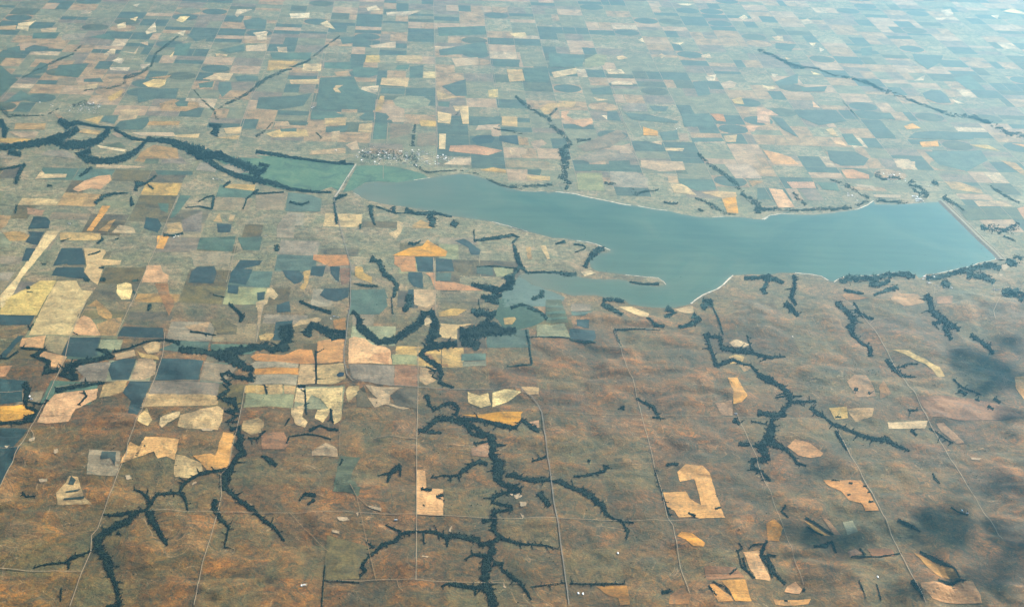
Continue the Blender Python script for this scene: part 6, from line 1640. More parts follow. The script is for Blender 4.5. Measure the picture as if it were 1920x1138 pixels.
  ('V', '262,5527,259,5541 267,5540,265,5547 271,5557,270,5559'),
  ('V', '322,5478,328,5475 321,5462,325,5461 321,5448,323,5448'),
  ('V', '391,5583,390,5566 384,5580,383,5570 377,5580,377,5577'),
  ('V', '249,5516,253,5544 296,5477,301,5522 352,5455,352,5523 388,5504,374,5558 411,5571,400,5604'),
  ('V', '292,5427,285,5425 291,5439,287,5434 285,5451,284,5449'),
  ('V', '341,5445,335,5439 338,5457,335,5450 331,5463,331,5461'),
  ('V', '279,5405,281,5433 322,5386,322,5430 359,5430,353,5469'),
 ],
 'R': [
  ('13', 'gravel', '-1162,3956 -1159,4104 -1162,4151 -1159,4331 -1153,4518 -1156,4833 -1175,4993 -1176,5297'),
  ('13', 'gravel', '-849,3393 -848,3550 -845,3651 -858,3727 -848,3763 -848,3836 -845,3919 -845,4077 -839,4169 -846,4237 -842,4389 -834,4660 -833,4849 -854,5038'),
  ('13', 'gravel', '-1065,3560 -998,3552 -936,3551 -846,3550'),
  ('12', 'gravel', '-534,3398 -537,3590 -531,3721 -529,3837 -528,3944 -545,4071 -526,4121 -530,4231 -528,4328 -528,4448 -531,4633'),
  ('12', 'gravel', '-529,4986 -534,5137 -533,5322'),
  ('10', 'gravel', '-725,3862 -536,3859 -390,3857 -269,3855 34,3852 343,3845 297,3846 419,3846 540,3845 670,3843 859,3848'),
  ('12', 'gravel', '38,3522 38,3845 36,4251 38,4451 39,4657 38,4980'),
  ('10', 'gravel', '-195,3520 -13,3528 81,3526 246,3523 325,3522'),
  ('8', 'gravel', '442,4488 769,4491 1018,4489 1209,4489 1271,4484 1388,4484'),
  ('10', 'gravel', '753,5133 761,4815 773,4752 772,4627 770,4432 769,4216 768,4146 771,4013 767,3864 777,3819 765,3604 771,3472'),
  ('10', 'gravel', '1092,4521 1093,4416 1102,4227 1096,4174 1097,4048'),
  ('7', 'gravel', '1095,4139 1099,4007 1096,3850 1092,3660 1091,3517'),
  ('13', 'gravel', '1402,4427 1407,4334 1405,4237 1409,4167 1407,3897 1407,3776 1405,3639 1404,3536 1404,3433'),
  ('13', 'gravel', '1658,5476 1698,5462 1713,5410 1724,5346 1730,5245 1734,5123 1732,4983 1730,4848 1738,4668 1729,4478 1727,4318 1724,4248 1726,4142 1723,3985 1725,3874 1726,3754'),
  ('10', 'gravel', '1730,5245 1756,5284 1798,5299 1865,5309'),
  ('12', 'gravel', '-1307,4555 -1239,4577'),
  ('12', 'gravel', '-1141,4606 -1075,4634 -993,4656 -834,4660 -610,4665'),
  ('10', 'gravel', '-1318,4993 -1174,4992 -1011,4990 -857,4992 -692,4989'),
  ('13', 'gravel', '-1014,4995 -1014,5281 -1011,5246 -1011,5460 -1007,5765 -1007,6132 -1003,6434'),
  ('10', 'gravel', '-692,5493 -695,5815 -699,5981'),
  ('8', 'gravel', '-1649,5959 -1455,5962 -1262,5967 -1011,5971'),
  ('8', 'gravel', '-216,5221 47,5235'),
  ('12', 'gravel', '96,5795 102,5308 103,5244'),
  ('13', 'gravel', '1058,7253 1069,7233 1086,7067'),
  ('13', 'gravel', '1100,8429 1098,8028 1090,7707 1106,7476 1069,7233'),
  ('13', 'gravel', '121,9020 124,7185'),
  ('12', 'gravel', '121,7041 119,6901'),
  ('12', 'gravel', '-508,8845 -508,8082 -517,7659'),
  ('13', 'gravel', '-194,7262 -192,7789 -178,8199'),
  ('13', 'gravel', '-123,7559 -122,7226'),
  ('10', 'gravel', '452,9742 449,8579 452,7908'),
  ('14', 'gravel', '-829,7096 -836,7532 -840,7917 -810,8454'),
  ('10', 'gravel', '-1626,7021 -1630,7361'),
  ('13', 'gravel', '-2074,7707 -2073,8059 -2071,8469'),
  ('12', 'gravel', '-1756,7742 -1753,8423 -1759,8866'),
  ('10', 'gravel', '-1569,9313 -1563,9773'),
  ('10', 'gravel', '-2056,9047 -2028,9594 -2019,9814'),
  ('18', 'highway', '451,7061 673,7075 760,7075'),
  ('18', 'highway', '1083,6966 1202,6907 1476,6842'),
  ('10', 'gravel', '1632,6894 1635,6556'),
  ('10', 'gravel', '2353,8298 2352,7716'),
  ('12', 'gravel', '2479,6772 2679,6731'),
  ('8', 'gravel', '2590,6724 2591,6470'),
  ('8', 'gravel', '2098,5705 2091,5606 2056,5510'),
  ('12', 'gravel', '2325,5606 2350,5664 2312,5537 2316,5483'),
  ('12', 'gravel', '2331,5526 2256,5389 2235,5310'),
  ('12', 'gravel', '-131,6898 -127,6716'),
  ('12', 'gravel', '-99,4294 -47,4305 36,4303'),
  ('8', 'track', '-325,3858 -271,3763 -232,3700 -202,3659'),
  ('8', 'track', '-160,4010 -137,3939 -103,3886 -62,3865'),
  ('8', 'track', '154,4246 101,4150 41,4081'),
  ('8', 'track', '-390,3863 -489,3861'),
  ('8', 'track', '-1013,3716 -948,3732 -889,3740 -850,3756'),
  ('8', 'track', '-1067,3565 -1053,3599 -1037,3674'),
  ('8', 'track', '-1157,4121 -1125,4126 -1098,4114'),
  ('10', 'gravel', '-1159,4322 -1141,4288 -1135,4253'),
  ('10', 'gravel', '-1218,4189 -1161,4191'),
  ('8', 'track', '-13,3528 -8,3495 3,3470'),
  ('8', 'track', '-68,3520 -137,3939'),
  ('7', 'track', '-208,4395 -198,4183'),
  ('7', 'track', '-625,5955 -456,5967 -286,5971'),
  ('7', 'track', '-233,5795 18,5804'),
  ('7', 'track', '1100,4165 1219,4165 1402,4171'),
  ('7', 'track', '767,4821 953,4824'),
  ('7', 'track', '442,4165 767,4171'),
  ('7', 'track', '37,3851 117,3849'),
  ('7', 'track', '550,5810 708,5806'),
  ('8', 'track', '-520,7706 -202,7740 121,7750'),
  ('16', 'highway', '-335,6456 -318,6316 -292,6104 -259,5889 -239,5758 -228,5673 -221,5468 -214,5327 -218,5215 -217,5024 -220,4922 -215,4824 -201,4729 -180,4683 -143,4665 39,4652 385,4652 386,4621 417,4593 435,4544 442,4486 443,4373 442,4205 443,4119 441,3932 444,3803 443,3653 443,3511 441,3416'),
 ],
 'C': [
  ('bridge', '-258,6911 -289,6730 -319,6543 -334,6462'),
 ],
 'D': [
  ('dam', '2431,6633 2439,6476 2450,6312 2459,6147 2471,6021 2473,5929'),
 ],
 'S': [
  ('bare', '-1058,4187 -1050,4196 -1042,4179 -1050,4166'),
  ('bare', '-1067,4018 -1041,4019 -1038,4007 -1057,4002'),
  ('bare', '-822,4050 -809,4054 -801,4034 -814,4026'),
  ('bare', '-623,4012 -613,4028 -608,4020 -618,4004'),
  ('bare', '-188,3820 -164,3828 -152,3810 -179,3803'),
  ('bare', '129,3773 136,3799 140,3796 135,3770'),
  ('bare', '53,3637 72,3636 70,3628 55,3629'),
  ('bare', '-103,3890 -62,3880 -64,3865 -99,3879'),
  ('bare', '-135,3848 -126,3856 -131,3833'),
  ('bare', '-267,3497 -249,3500 -250,3491 -265,3487'),
  ('bare', '273,3527 279,3498 273,3501'),
  ('bare', '-200,3758 -177,3757 -178,3745 -198,3749'),
  ('bare', '324,3976 342,3989 349,3969 331,3953'),
  ('bare', '339,3937 359,3930 356,3911 341,3906'),
  ('bare', '312,3984 323,3988 320,3972'),
  ('bare', '335,3876 350,3853 342,3847'),
  ('bare', '1791,4245 1824,4237 1815,4223 1791,4231'),
  ('bare', '-1145,4257 -1131,4270 -1127,4244 -1143,4239'),
  ('bare', '-1210,4207 -1194,4209 -1198,4190'),
  ('bare', '-1056,4178 -1048,4195 -1042,4178 -1050,4165'),
  ('bare', '-636,4333 -598,4336 -601,4323 -631,4322'),
  ('bare', '-342,4417 -328,4409 -336,4390'),
  ('bare', '-844,6936 -795,6956 -806,6939'),
  ('bare', '2082,6835 2163,6813 2162,6746 2145,6745 2138,6792 2086,6797'),
  ('bare', '2132,6697 2264,6698 2247,6659 2129,6659'),
  ('bare', '2451,5874 2487,5892 2477,5846 2442,5814'),
  ('bare', '2414,5783 2427,5769 2404,5739'),
 ],
 'H': [
  ('right white building of the farmstead at the bottom edge left of centre', '-258,3494'),
  ('left white building of the farmstead at the bottom edge left of centre', '-265,3490'),
  ('lone white building on brown range right of the highway at the bottom', '599,3666'),
  ('white building in the bottom orange field by the highway, left of two', '471,3474'),
  ('white building in the bottom orange field by the highway, right of two', '483,3471'),
  ('left of two bright white buildings on the hill near the right edge', '1654,3903'),
  ('right of two bright white buildings on the hill near the right edge', '1666,3891'),
  ('tiny white building by the bottom edge left of the slanting road', '1308,3560'),
  ('white building beside the road in the creek bend at left, lower of two', '-1201,4524'),
  ('white building beside the road in the creek bend at left, upper of two', '-1210,4540'),
  ('middle white building of the farmstead left of the highway by the creek woods', '-269,5212'),
  ('left white building of the farmstead left of the highway by the creek woods', '-280,5189'),
  ('right white building of the farmstead left of the highway by the creek woods', '-256,5206'),
  ('white building among trees above the eroded pale field', '-348,4637'),
  ('left of three pale sheds in a row south of the river woods', '-883,6653'),
  ('middle of three pale sheds in a row south of the river woods', '-864,6649'),
  ('right of three pale sheds in a row south of the river woods', '-841,6642'),
  ('single white building in the upper left hills by the slanting orange strip', '-1392,6055'),
  ('front left building of the tree-ringed farmstead at the upper left crossroads', '-950,5960'),
  ('front right building of the tree-ringed farmstead at the upper left crossroads', '-938,5952'),
  ('lowest building of the tree-ringed farmstead at the upper left crossroads', '-953,5940'),
  ('rightmost building of the tree-ringed farmstead at the upper left crossroads', '-932,5972'),
  ("left building of the white compound south of the dam's south end", '2332,5604'),
  ("middle building of the white compound south of the dam's south end", '2341,5600'),
  ("right building of the white compound south of the dam's south end", '2353,5605'),
  ('leftmost white building on the hill behind the south shore cabins', '2101,5638'),
  ('second white building from the left behind the south shore cabins', '2110,5633'),
  ('third white building from the left behind the south shore cabins', '2134,5620'),
  ('rightmost white building behind the south shore cabins', '2164,5614'),
  ('white building just left of the rightmost one behind the south shore cabins', '2163,5622'),
  ('bright white elevator building west of the far left town', '-1879,7716'),
  ('right of two white buildings along the road west of the far left town', '-1802,7660'),
  ('left of two white buildings along the road west of the far left town', '-1818,7682'),
  ('left white building at the far crossroads beside the large dark section', '-517,7767'),
  ('right white building at the far crossroads beside the large dark section', '-509,7780'),
  ('white building at the bay end of the north shore lane', '1889,6612'),
  ('white building by the north shore lane between fields and bay cabins', '1958,6603'),
  ('white building by the field line left of the highway, south of the marsh', '-588,5976'),
  ('white building in the trees just north of the green marsh', '-361,7104'),
  ('white building on the plain left of the bridge town', '-358,7098'),
  ('white building at the crossroads right of centre', '1088,4513'),
  ("tiny white building on open range south of the lake's middle", '1409,5116'),
  ('left white building in the woods between north shore town and dam', '2434,6835'),
  ('right white building in the woods between north shore town and dam', '2442,6826'),
  ('left white building beside the broad teal field in the far plain', '1348,7603'),
  ('right white building beside the broad teal field in the far plain', '1369,7622'),
  ('white building just below the east-west road in the lower centre', '-21,3825'),
 ],
}
SOUTH_EDGE = '-1860,6829 -1063,6767 -303,6453 70,6331 517,6081 859,5927 982,5388 1232,5644 1695,5689 2108,5753 2453,5917 2611,6046'
NORTH_EDGE = '-1996,7389 -1689,7507 -1150,7373 -693,7169 -331,7029 219,6850 432,6665 785,6540 1235,6335 1517,6330 2126,6647 2475,6725 2601,6045'
ARM_HEAD = '464,5581 466,5582'
TOWN_A = '-267,7051 -211,7199 -128,7127 45,7159 210,7047 158,6920 -78,6906 -202,6910 -248,6959'
TOWN_B = '-1750,7698 -1580,7754 -1553,7557 -1700,7559'
TOWN_C = '2267,7028 2334,7034 2361,6899 2308,6850 2251,6905'
TOWN_D = '2303,6690 2333,6707 2359,6610 2320,6586'
TOWN_E = '2068,5723 2135,5772 2122,5683 2068,5658'
TOWN_F = '2000,6723 2039,6697 2043,6599 1995,6623'
CLOUDS = '2051,4926 2032,4977 1118,3748 1195,3714 1267,3738 1592,3793 1558,3813 1469,3748 1288,4144 1164,3554 1348,3464 1737,3666 1859,4034 2111,4778 1598,3506 2187,5082 1974,4711 2032,4501 1685,4013'
# camera yaw, pitch, roll (rad), focal (fraction of frame width), height (m), section grid origin (m)

def pts(s):
    return np.array([[float(v) for v in w.split(',')] for w in s.split()]) * 5.0

# ------------------------------------------------------------------ numpy noise and terrain
def hash2(ix, iy, seed):
    h = (ix.astype(np.int64) * 374761393 + iy.astype(np.int64) * 668265263 + seed * 974634777) & 0xFFFFFFFF
    h = ((h ^ (h >> 13)) * 1274126177) & 0xFFFFFFFF
    return ((h ^ (h >> 16)) & 0xFFFF) / 65535.0
def vnoise(x, y, seed):
    ix, iy = np.floor(x), np.floor(y)
    fx, fy = x - ix, y - iy
    fx, fy = fx * fx * fx * (fx * (fx * 6 - 15) + 10), fy * fy * fy * (fy * (fy * 6 - 15) + 10)
    a, b = hash2(ix, iy, seed), hash2(ix + 1, iy, seed)
    c, d = hash2(ix, iy + 1, seed), hash2(ix + 1, iy + 1, seed)
    return (a + (b - a) * fx) * (1 - fy) + (c + (d - c) * fx) * fy
def fbm(x, y, seed, octs=3):
    t, a, n = 0, 1.0, 0
    for i in range(octs):
        t = t + a * vnoise(x * 2 ** i + 13.7 * i, y * 2 ** i - 7.1 * i, seed + i)
        n += a
        a *= 0.5
    return t / n
def smooth(t):
    t = np.clip(t, 0, 1)
    return t * t * (3 - 2 * t)
def seg_dist(P, A, B):
    best = np.full(len(P), 1e9)
    for a, b in zip(A, B):
        ab = b - a
        L = max(float(ab @ ab), 1e-6)
        t = np.clip(((P - a) @ ab) / L, 0, 1)
        q = P - a - t[:, None] * ab
        np.minimum(best, np.hypot(q[:, 0], q[:, 1]), out=best)
    return best
def inside(P, poly):
    r = np.zeros(len(P), bool)
    j = len(poly) - 1
    for i in range(len(poly)):
        (xi, yi), (xj, yj) = poly[i], poly[j]
        c = ((yi > P[:, 1]) != (yj > P[:, 1])) & (P[:, 0] < (xj - xi) * (P[:, 1] - yi) / (yj - yi + 1e-12) + xi)
        r ^= c
        j = i
    return r

LAKE = pts(DATA['L'][0][-1])
SE, NE = pts(SOUTH_EDGE), pts(NORTH_EDGE)
def south_y(x): return np.interp(x, SE[:, 0], SE[:, 1])
def north_y(x): return np.interp(x, NE[:, 0], NE[:, 1])
LX0, LX1, LY0, LY1, LS = -16000.0, 18000.0, 15000.0, 36000.0, 150.0
def build_lattice():
    gx, gy = np.arange(LX0, LX1 + 1, LS), np.arange(LY0, LY1 + 1, LS)
    X, Y = np.meshgrid(gx, gy)
    P = np.c_[X.ravel(), Y.ravel()]
    A, B = [], []
    for i, s in DATA['W']:
        if i in 'ACVDKNGP':
            q = pts(s)
            c = (q[:, :2] + q[:, 2:]) / 2
            A += list(c[:-1]); B += list(c[1:])
    d = seg_dist(P, A, B)
    dl = seg_dist(P, list(LAKE), list(np.roll(LAKE, -1, 0)))
    dl[inside(P, LAKE)] = 0
    mk = smooth((south_y(P[:, 0]) - P[:, 1] - 150) / 1500) * smooth((dl - 150) / 900)
    sh = X.shape
    return d.reshape(sh), mk.reshape(sh)
LAT_D, LAT_M = build_lattice()
def lat(F, x, y):
    u = np.clip((x - LX0) / LS, 0, F.shape[1] - 1.001)
    v = np.clip((y - LY0) / LS, 0, F.shape[0] - 1.001)
    i, j = u.astype(int), v.astype(int)
    a, b = u - i, v - j
    return (F[j, i] * (1 - a) + F[j, i + 1] * a) * (1 - b) + (F[j + 1, i] * (1 - a) + F[j + 1, i + 1] * a) * b
def draws(x, y):
    """0 in side draws and gullies, 1 on crests: warped ridged noise."""
    wx = x + 500 * (fbm(x / 900, y / 900, 31, 2) - .5)
    wy = y + 500 * (fbm(x / 900, y / 900, 41, 2) - .5)
    r1 = (np.sqrt((2 * fbm(wx / 1150, wy / 1150, 3, 2) - 1) ** 2 + .02) - .10) * 2.2
    r2 = (np.sqrt((2 * fbm(wx / 560, wy / 560, 9, 2) - 1) ** 2 + .04) - .15) * 2.2
    return np.clip(r1, 0, 1), np.clip(r2, 0, 1)
def height(x, y):
    x, y = np.asarray(x, float), np.asarray(y, float)
    mk = lat(LAT_M, x, y) * smooth((y - LY0) / 600 + .4)
    d = lat(LAT_D, x, y)
    r1, r2 = draws(x, y)
    v = 1 - np.exp(-d / 420.0)
    mk = mk * (1 - .68 * smooth((y - 22500) / 4500) * smooth((4500 - x) / 3000))   # cropland uplands are gentler
    return mk * (46 * v + v * (60 * r1 + 42 * r2 - 36) + 10 * (fbm(x / 3000, y / 3000, 77, 2) - .5))

# ------------------------------------------------------------------ materials
def rgb(c): return (c[0], c[1], c[2], 1.0)
class NT:
    def __init__(self, name):
        self.m = bpy.data.materials.new(name)
        self.m.use_nodes = True
        self.t = self.m.node_tree
        self.b = self.t.nodes["Principled BSDF"]
        self.b.inputs["Specular IOR Level"].default_value = 0.15
        self.b.inputs["Roughness"].default_value = 0.9
        self.geo = self.t.nodes.new("ShaderNodeNewGeometry")
    def n(self, typ, **kw):
        nd = self.t.nodes.new(typ)
        for k, v in kw.items():
            if k.startswith('i_'):
                nd.inputs[k[2:].replace('_', ' ')].default_value = v
            else:
                setattr(nd, k, v)
        return nd
    def link(self, a, b): self.t.links.new(a, b)
    def pos(self, sx, sy, sz=0.0, off=(0, 0, 0)):
        mp = self.n("ShaderNodeMapping")
        mp.inputs["Scale"].default_value = (sx, sy, sz)
        mp.inputs["Location"].default_value = off
        self.link(self.geo.outputs["Position"], mp.inputs["Vector"])
        return mp.outputs[0]
    def noise(self, scale, detail=3.0, rough=0.55, dist=0.0, off=(0, 0, 0), sy=None):
        nz = self.n("ShaderNodeTexNoise")
        nz.noise_dimensions = '2D'
        nz.inputs["Scale"].default_value = 1.0
        nz.inputs["Detail"].default_value = detail
        nz.inputs["Roughness"].default_value = rough
        nz.inputs["Distortion"].default_value = dist
        self.link(self.pos(scale, sy or scale, 0, off), nz.inputs["Vector"])
        return nz.outputs["Fac"]
    def ramp(self, fac, stops):
        r = self.n("ShaderNodeValToRGB")
        e = r.color_ramp.elements
        while len(e) < len(stops): e.new(0.5)
        for el, (p, c) in zip(e, stops):
            el.position = p
            el.color = rgb(c) if len(c) == 3 else c
        self.link(fac, r.inputs["Fac"])
        return r.outputs["Color"]
    def remap(self, fac, a, b, lo=0.0, hi=1.0):
        r = self.n("ShaderNodeMapRange")
        r.clamp = True
        for k, v in zip(("From Min", "From Max", "To Min", "To Max"), (a, b, lo, hi)): r.inputs[k].default_value = v
        self.link(fac, r.inputs["Value"])
        return r.outputs[0]
    def mix(self, fac, a, b, mode='MIX'):
        mx = self.n("ShaderNodeMix", data_type='RGBA', blend_type=mode)
        if isinstance(fac, (int, float)): mx.inputs[0].default_value = fac
        else: self.link(fac, mx.inputs[0])
        for s, v in ((6, a), (7, b)):
            if isinstance(v, tuple): mx.inputs[s].default_value = rgb(v)
            else: self.link(v, mx.inputs[s])
        return mx.outputs[2]
    def math(self, op, a, b=0.0):
        md = self.n("ShaderNodeMath", operation=op)
        for i, v in ((0, a), (1, b)):
            if isinstance(v, (int, float)): md.inputs[i].default_value = v
            else: self.link(v, md.inputs[i])
        return md.outputs[0]
    def attr(self, name):
        a = self.n("ShaderNodeAttribute", attribute_name=name)
        return a.outputs["Fac"]
    def bump(self, h, dist, strength=1.0):
        bp = self.n("ShaderNodeBump")
        bp.inputs["Distance"].default_value = dist
        bp.inputs["Strength"].default_value = strength
        self.link(h, bp.inputs["Height"])
        self.link(bp.outputs[0], self.b.inputs["Normal"])
    def color(self, c):
        if isinstance(c, tuple): self.b.inputs["Base Color"].default_value = rgb(c)
        else: self.link(c, self.b.inputs["Base Color"])

MAT = {}
def ground_material():
    t = NT("rangeland")
    big = t.noise(1 / 4200, 3, .55)
    mid = t.noise(1 / 620, 6, .66, 0.5, (3.1, 7.7, 0))
    fine = t.noise(1 / 120, 4, .7, 0.3, (9, 4, 0))
    grain = t.noise(1 / 32, 2, .8, 0, (1, 5, 0))
    brown = t.ramp(mid, [(0.28, (.056, .033, .004)), (0.44, (.108, .047, .004)), (0.56, (.148, .057, .004)), (0.72, (.212, .074, .004))])
    green = t.ramp(mid, [(0.28, (.049, .036, .005)), (0.46, (.092, .047, .004)), (0.58, (.131, .056, .004)), (0.74, (.195, .071, .005))])
    c = t.mix(t.remap(big, .42, .60), green, brown)
    # grass in the draws is thicker and darker green, crests are thin and sandy
    dr = t.attr("draw")
    c = t.mix(t.math('MULTIPLY', dr, .7), c, (.036, .036, .014))
    cr = t.attr("crest")
    c = t.mix(t.math('MULTIPLY', cr, .5), c, (.24, .125, .045))
    crop = t.attr("plain")
    pl = t.ramp(mid, [(0.32, (.095, .098, .046)), (0.5, (.150, .130, .062)), (0.68, (.225, .170, .085))])
    c = t.mix(crop, c, pl)
    gn = t.noise(1 / 430, 4, .6, 1.2, (11, 3, 0))
    gl = t.remap(t.math('ABSOLUTE', t.math('SUBTRACT', gn, .5)), 0.0, .045, 1.0, 0.0)
    inv = t.remap(crop, 0, .6, 1.0, 0.0)
    c = t.mix(t.math('MULTIPLY', t.math('MULTIPLY', gl, .75), inv), c, (.030, .030, .011))
    tn = t.noise(1 / 760, 3, .55, .8, (5, 17, 0))
    tl = t.remap(t.math('ABSOLUTE', t.math('SUBTRACT', tn, .47)), 0.0, .006, 1.0, 0.0)
    c = t.mix(t.math('MULTIPLY', t.math('MULTIPLY', tl, .45), inv), c, (.30, .20, .10))
    # pastures grazed differently on either side of the fence lines
    sn = t.n("ShaderNodeVectorMath", operation='FLOOR')
    t.link(t.pos(1 / 804.67, 1 / 804.67, 0, (-GRID[0] / 804.67, -GRID[1] / 804.67, 0)), sn.inputs[0])
    wn_ = t.n("ShaderNodeTexWhiteNoise", noise_dimensions='2D')
    t.link(sn.outputs[0], wn_.inputs["Vector"])
    c = mulval(t, c, t.remap(wn_.outputs["Value"], 0, 1, .76, 1.22))
    c = t.mix(t.remap(wn_.outputs["Value"], .72, .78, 0, .35), c, (.062, .056, .018))
    f = t.remap(fine, .30, .70, .55, 1.45)
    g = t.remap(grain, .28, .72, .60, 1.40)
    c = mulval(t, c, t.math('MULTIPLY', f, g))
    t.color(c)
    t.bump(t.math('ADD', fine, t.math('MULTIPLY', grain, .25)), 14.0, .8)
    MAT['ground'] = t.m
def mulval(t, c, v):
    vm = t.n("ShaderNodeVectorMath", operation='SCALE')
    t.link(c, vm.inputs[0])
    t.link(v, vm.inputs["Scale"])
    return vm.outputs[0]

FIELD = {  # crop or stubble colour, mottling strength
    'orange': ((.345, .160, .030), .27), 'sand': ((.36, .235, .085), .24), 'tan': ((.27, .168, .052), .32),
    'pink': ((.32, .208, .085), .25), 'pale': ((.38, .275, .125), .38), 'yellow': ((.315, .205, .045), .26),
    'brown': ((.190, .086, .018), .3), 'mauve': ((.160, .118, .058), .27), 'olive': ((.150, .142, .060), .25),
    'turf': ((.074, .052, .014), .38), 'green': ((.058, .066, .024), .3), 'teal': ((.046, .072, .042), .25), 'dark': ((.010, .026, .022), .3), 'scrub': ((.022, .032, .020), .35)}
def field_material(k):
    col, amt = FIELD[k]
    t = NT("crop_" + k)
    inf = t.n("ShaderNodeObjectInfo")
    rnd = inf.outputs["Random"]
    mid = t.noise(1 / 330, 4, .62, .5)
    fine = t.noise(1 / 46, 3, .78)
    rows = t.noise(1 / 900, 2, .6, 0, (2, 2, 0), sy=1 / 26)
    f = t.remap(mid, .32, .68, 1 - amt * 1.2, 1 + amt * 1.2)
    f = t.math('MULTIPLY', f, t.remap(fine, .3, .7, 1 - amt * 1.15, 1 + amt * 1.15))
    f = t.math('MULTIPLY', f, t.remap(rows, .3, .7, .88, 1.12))
    f = t.math('MULTIPLY', f, t.remap(rnd, 0, 1, .80, 1.20))
    hs = t.n("ShaderNodeHueSaturation")
    hs.inputs["Color"].default_value = rgb(col)
    t.link(t.remap(rnd, 0, 1, .491, .507), hs.inputs["Hue"])
    w = t.n("ShaderNodeTexWhiteNoise", noise_dimensions='1D')
    t.link(rnd, w.inputs["W"])
    t.link(t.remap(w.outputs["Value"], 0, 1, .82, 1.12), hs.inputs["Saturation"])
    c = mulval(t, hs.outputs["Color"], f)
    weeds = t.noise(1 / 210, 4, .7, 1.2, (7, 1, 0))
    c = t.mix(t.remap(weeds, .56, .72, 0, .5), c, (.06, .065, .04))
    t.color(c)
    t.bump(fine, 4.0, .6)
    MAT[k] = t.m
def simple(name, col, amt=.25, sc=1 / 60, rough=.9):
    t = NT(name)
    n = t.noise(sc, 4, .7)
    t.color(mulval(t, t.mix(0.0, col, col), t.remap(n, .25, .75, 1 - amt, 1 + amt)))
    t.b.inputs["Roughness"].default_value = rough
    MAT[name] = t.m
    return t
def water_material():
    t = NT("lake_water")
    big = t.noise(1 / 2200, 4, .6, .8)
    streak = t.noise(1 / 1900, 4, .6, .3, (4, 4, 0), sy=1 / 260)
    c = t.ramp(big, [(.3, (.036, .070, .038)), (.55, (.050, .086, .046)), (.75, (.068, .100, .052))])
    c = mulval(t, c, t.remap(streak, .3, .7, .88, 1.12))
    silt = t.attr("silt")
    c = t.mix(silt, c, (.120, .118, .066))
    t.color(c)
    t.b.inputs["IOR"].default_value = 1.33
    t.b.inputs["Roughness"].default_value = 0.10
    t.b.inputs["Specular IOR Level"].default_value = 0.10
    w = t.noise(1 / 9, 3, .6)
    t.bump(w, 0.25, .6)
    MAT['water'] = t.m
def marsh_material():
    t = NT("marsh_growth")
    n = t.noise(1 / 420, 5, .65, .8)
    f = t.noise(1 / 60, 3, .7)
    c = t.ramp(n, [(.30, (.030, .058, .034)), (.5, (.052, .104, .050)), (.7, (.085, .135, .062))])
    t.color(mulval(t, c, t.remap(f, .25, .75, .75, 1.25)))
    MAT['marsh'] = t.m
def foliage_material(key, ramp):
    t = NT("woodland_foliage_" + key)
    n = t.noise(1 / 90, 4, .7)
    g = t.noise(1 / 14, 2, .7, 0, (5, 5, 0))
    c = t.ramp(n, ramp)
    t.color(mulval(t, c, t.remap(g, .25, .75, .7, 1.3)))
    t.b.inputs["Specular IOR Level"].default_value = 0.05
    MAT[key] = t.m
for k in FIELD: field_material(k)
ground_material(); water_material(); marsh_material()
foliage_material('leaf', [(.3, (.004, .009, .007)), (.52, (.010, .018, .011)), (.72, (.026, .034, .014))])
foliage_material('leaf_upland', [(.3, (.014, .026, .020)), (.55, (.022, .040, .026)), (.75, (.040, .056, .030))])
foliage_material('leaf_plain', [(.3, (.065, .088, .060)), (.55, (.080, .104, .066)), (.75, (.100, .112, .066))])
simple('gravel', (.24, .18, .105), .2)
simple('track', (.19, .12, .05), .35)
simple('highway', (.15, .125, .09), .15)
simple('beach', (.50, .44, .33), .25)
simple('bare', (.28, .20, .11), .45, 1 / 40)
simple('marsh_dark', (.030, .056, .028), .4, 1 / 90)
simple('mud', (.062, .085, .050), .3, 1 / 160, .5)
simple('pond', (.020, .026, .030), .2, 1 / 60, .2)
simple('dam_grass', (.13, .10, .05), .25)
simple('riprap', (.21, .17, .115), .3)
simple('concrete', (.40, .37, .31), .15)
simple('wall', (.62, .60, .55), .1, 1 / 5)
simple('roof_white', (.78, .77, .74), .08, 1 / 5)
simple('roof_grey', (.28, .28, .28), .15, 1 / 5)
simple('roof_red', (.25, .13, .09), .15, 1 / 5)

# ------------------------------------------------------------------ mesh helpers
COL = scene.collection
def link_mesh(name, V, F, mats, parent=None, mat_idx=None, smooth_shade=False):
    me = bpy.data.meshes.new(name)
    V = np.asarray(V, np.float32)
    if isinstance(F, np.ndarray):
        k = F.shape[1]
        me.vertices.add(len(V)); me.vertices.foreach_set("co", V.ravel())
        me.loops.add(F.size); me.loops.foreach_set("vertex_index", F.astype(np.int32).ravel())
        me.polygons.add(len(F))
        me.polygons.foreach_set("loop_start", np.arange(0, F.size, k, dtype=np.int32))
        me.update(calc_edges=True)
    else:
        me.from_pydata([tuple(map(float, v)) for v in V], [], F)
    for m in mats: me.materials.append(m)
    if mat_idx is not None: me.polygons.foreach_set("material_index", np.asarray(mat_idx, np.int32))
    if smooth_shade: me.polygons.foreach_set("use_smooth", np.ones(len(me.polygons), bool))
    me.update()
    ob = bpy.data.objects.new(name, me)
    COL.objects.link(ob)
    if parent is not None: ob.parent = parent
    return ob
def tag(o, label=None, cat=None, group=None, kind=None):
    for k, v in (('label', label), ('category', cat), ('group', group), ('kind', kind)):
        if v: o[k] = v
    return o
def densify(P, step, jit=0.0, closed=True):
    out = []
    n = len(P)
    for i in range(n if closed else n - 1):
        a, b = P[i], P[(i + 1) % n]
        L = np.hypot(*(b - a))
        k = max(1, int(L // step))
        for j in range(k):
            q = a + (b - a) * j / k
            if j and jit:
                q = q + (rng.random(2) - .5) * 2 * jit
            out.append(q)
    if not closed: out.append(P[-1])
    return np.array(out)
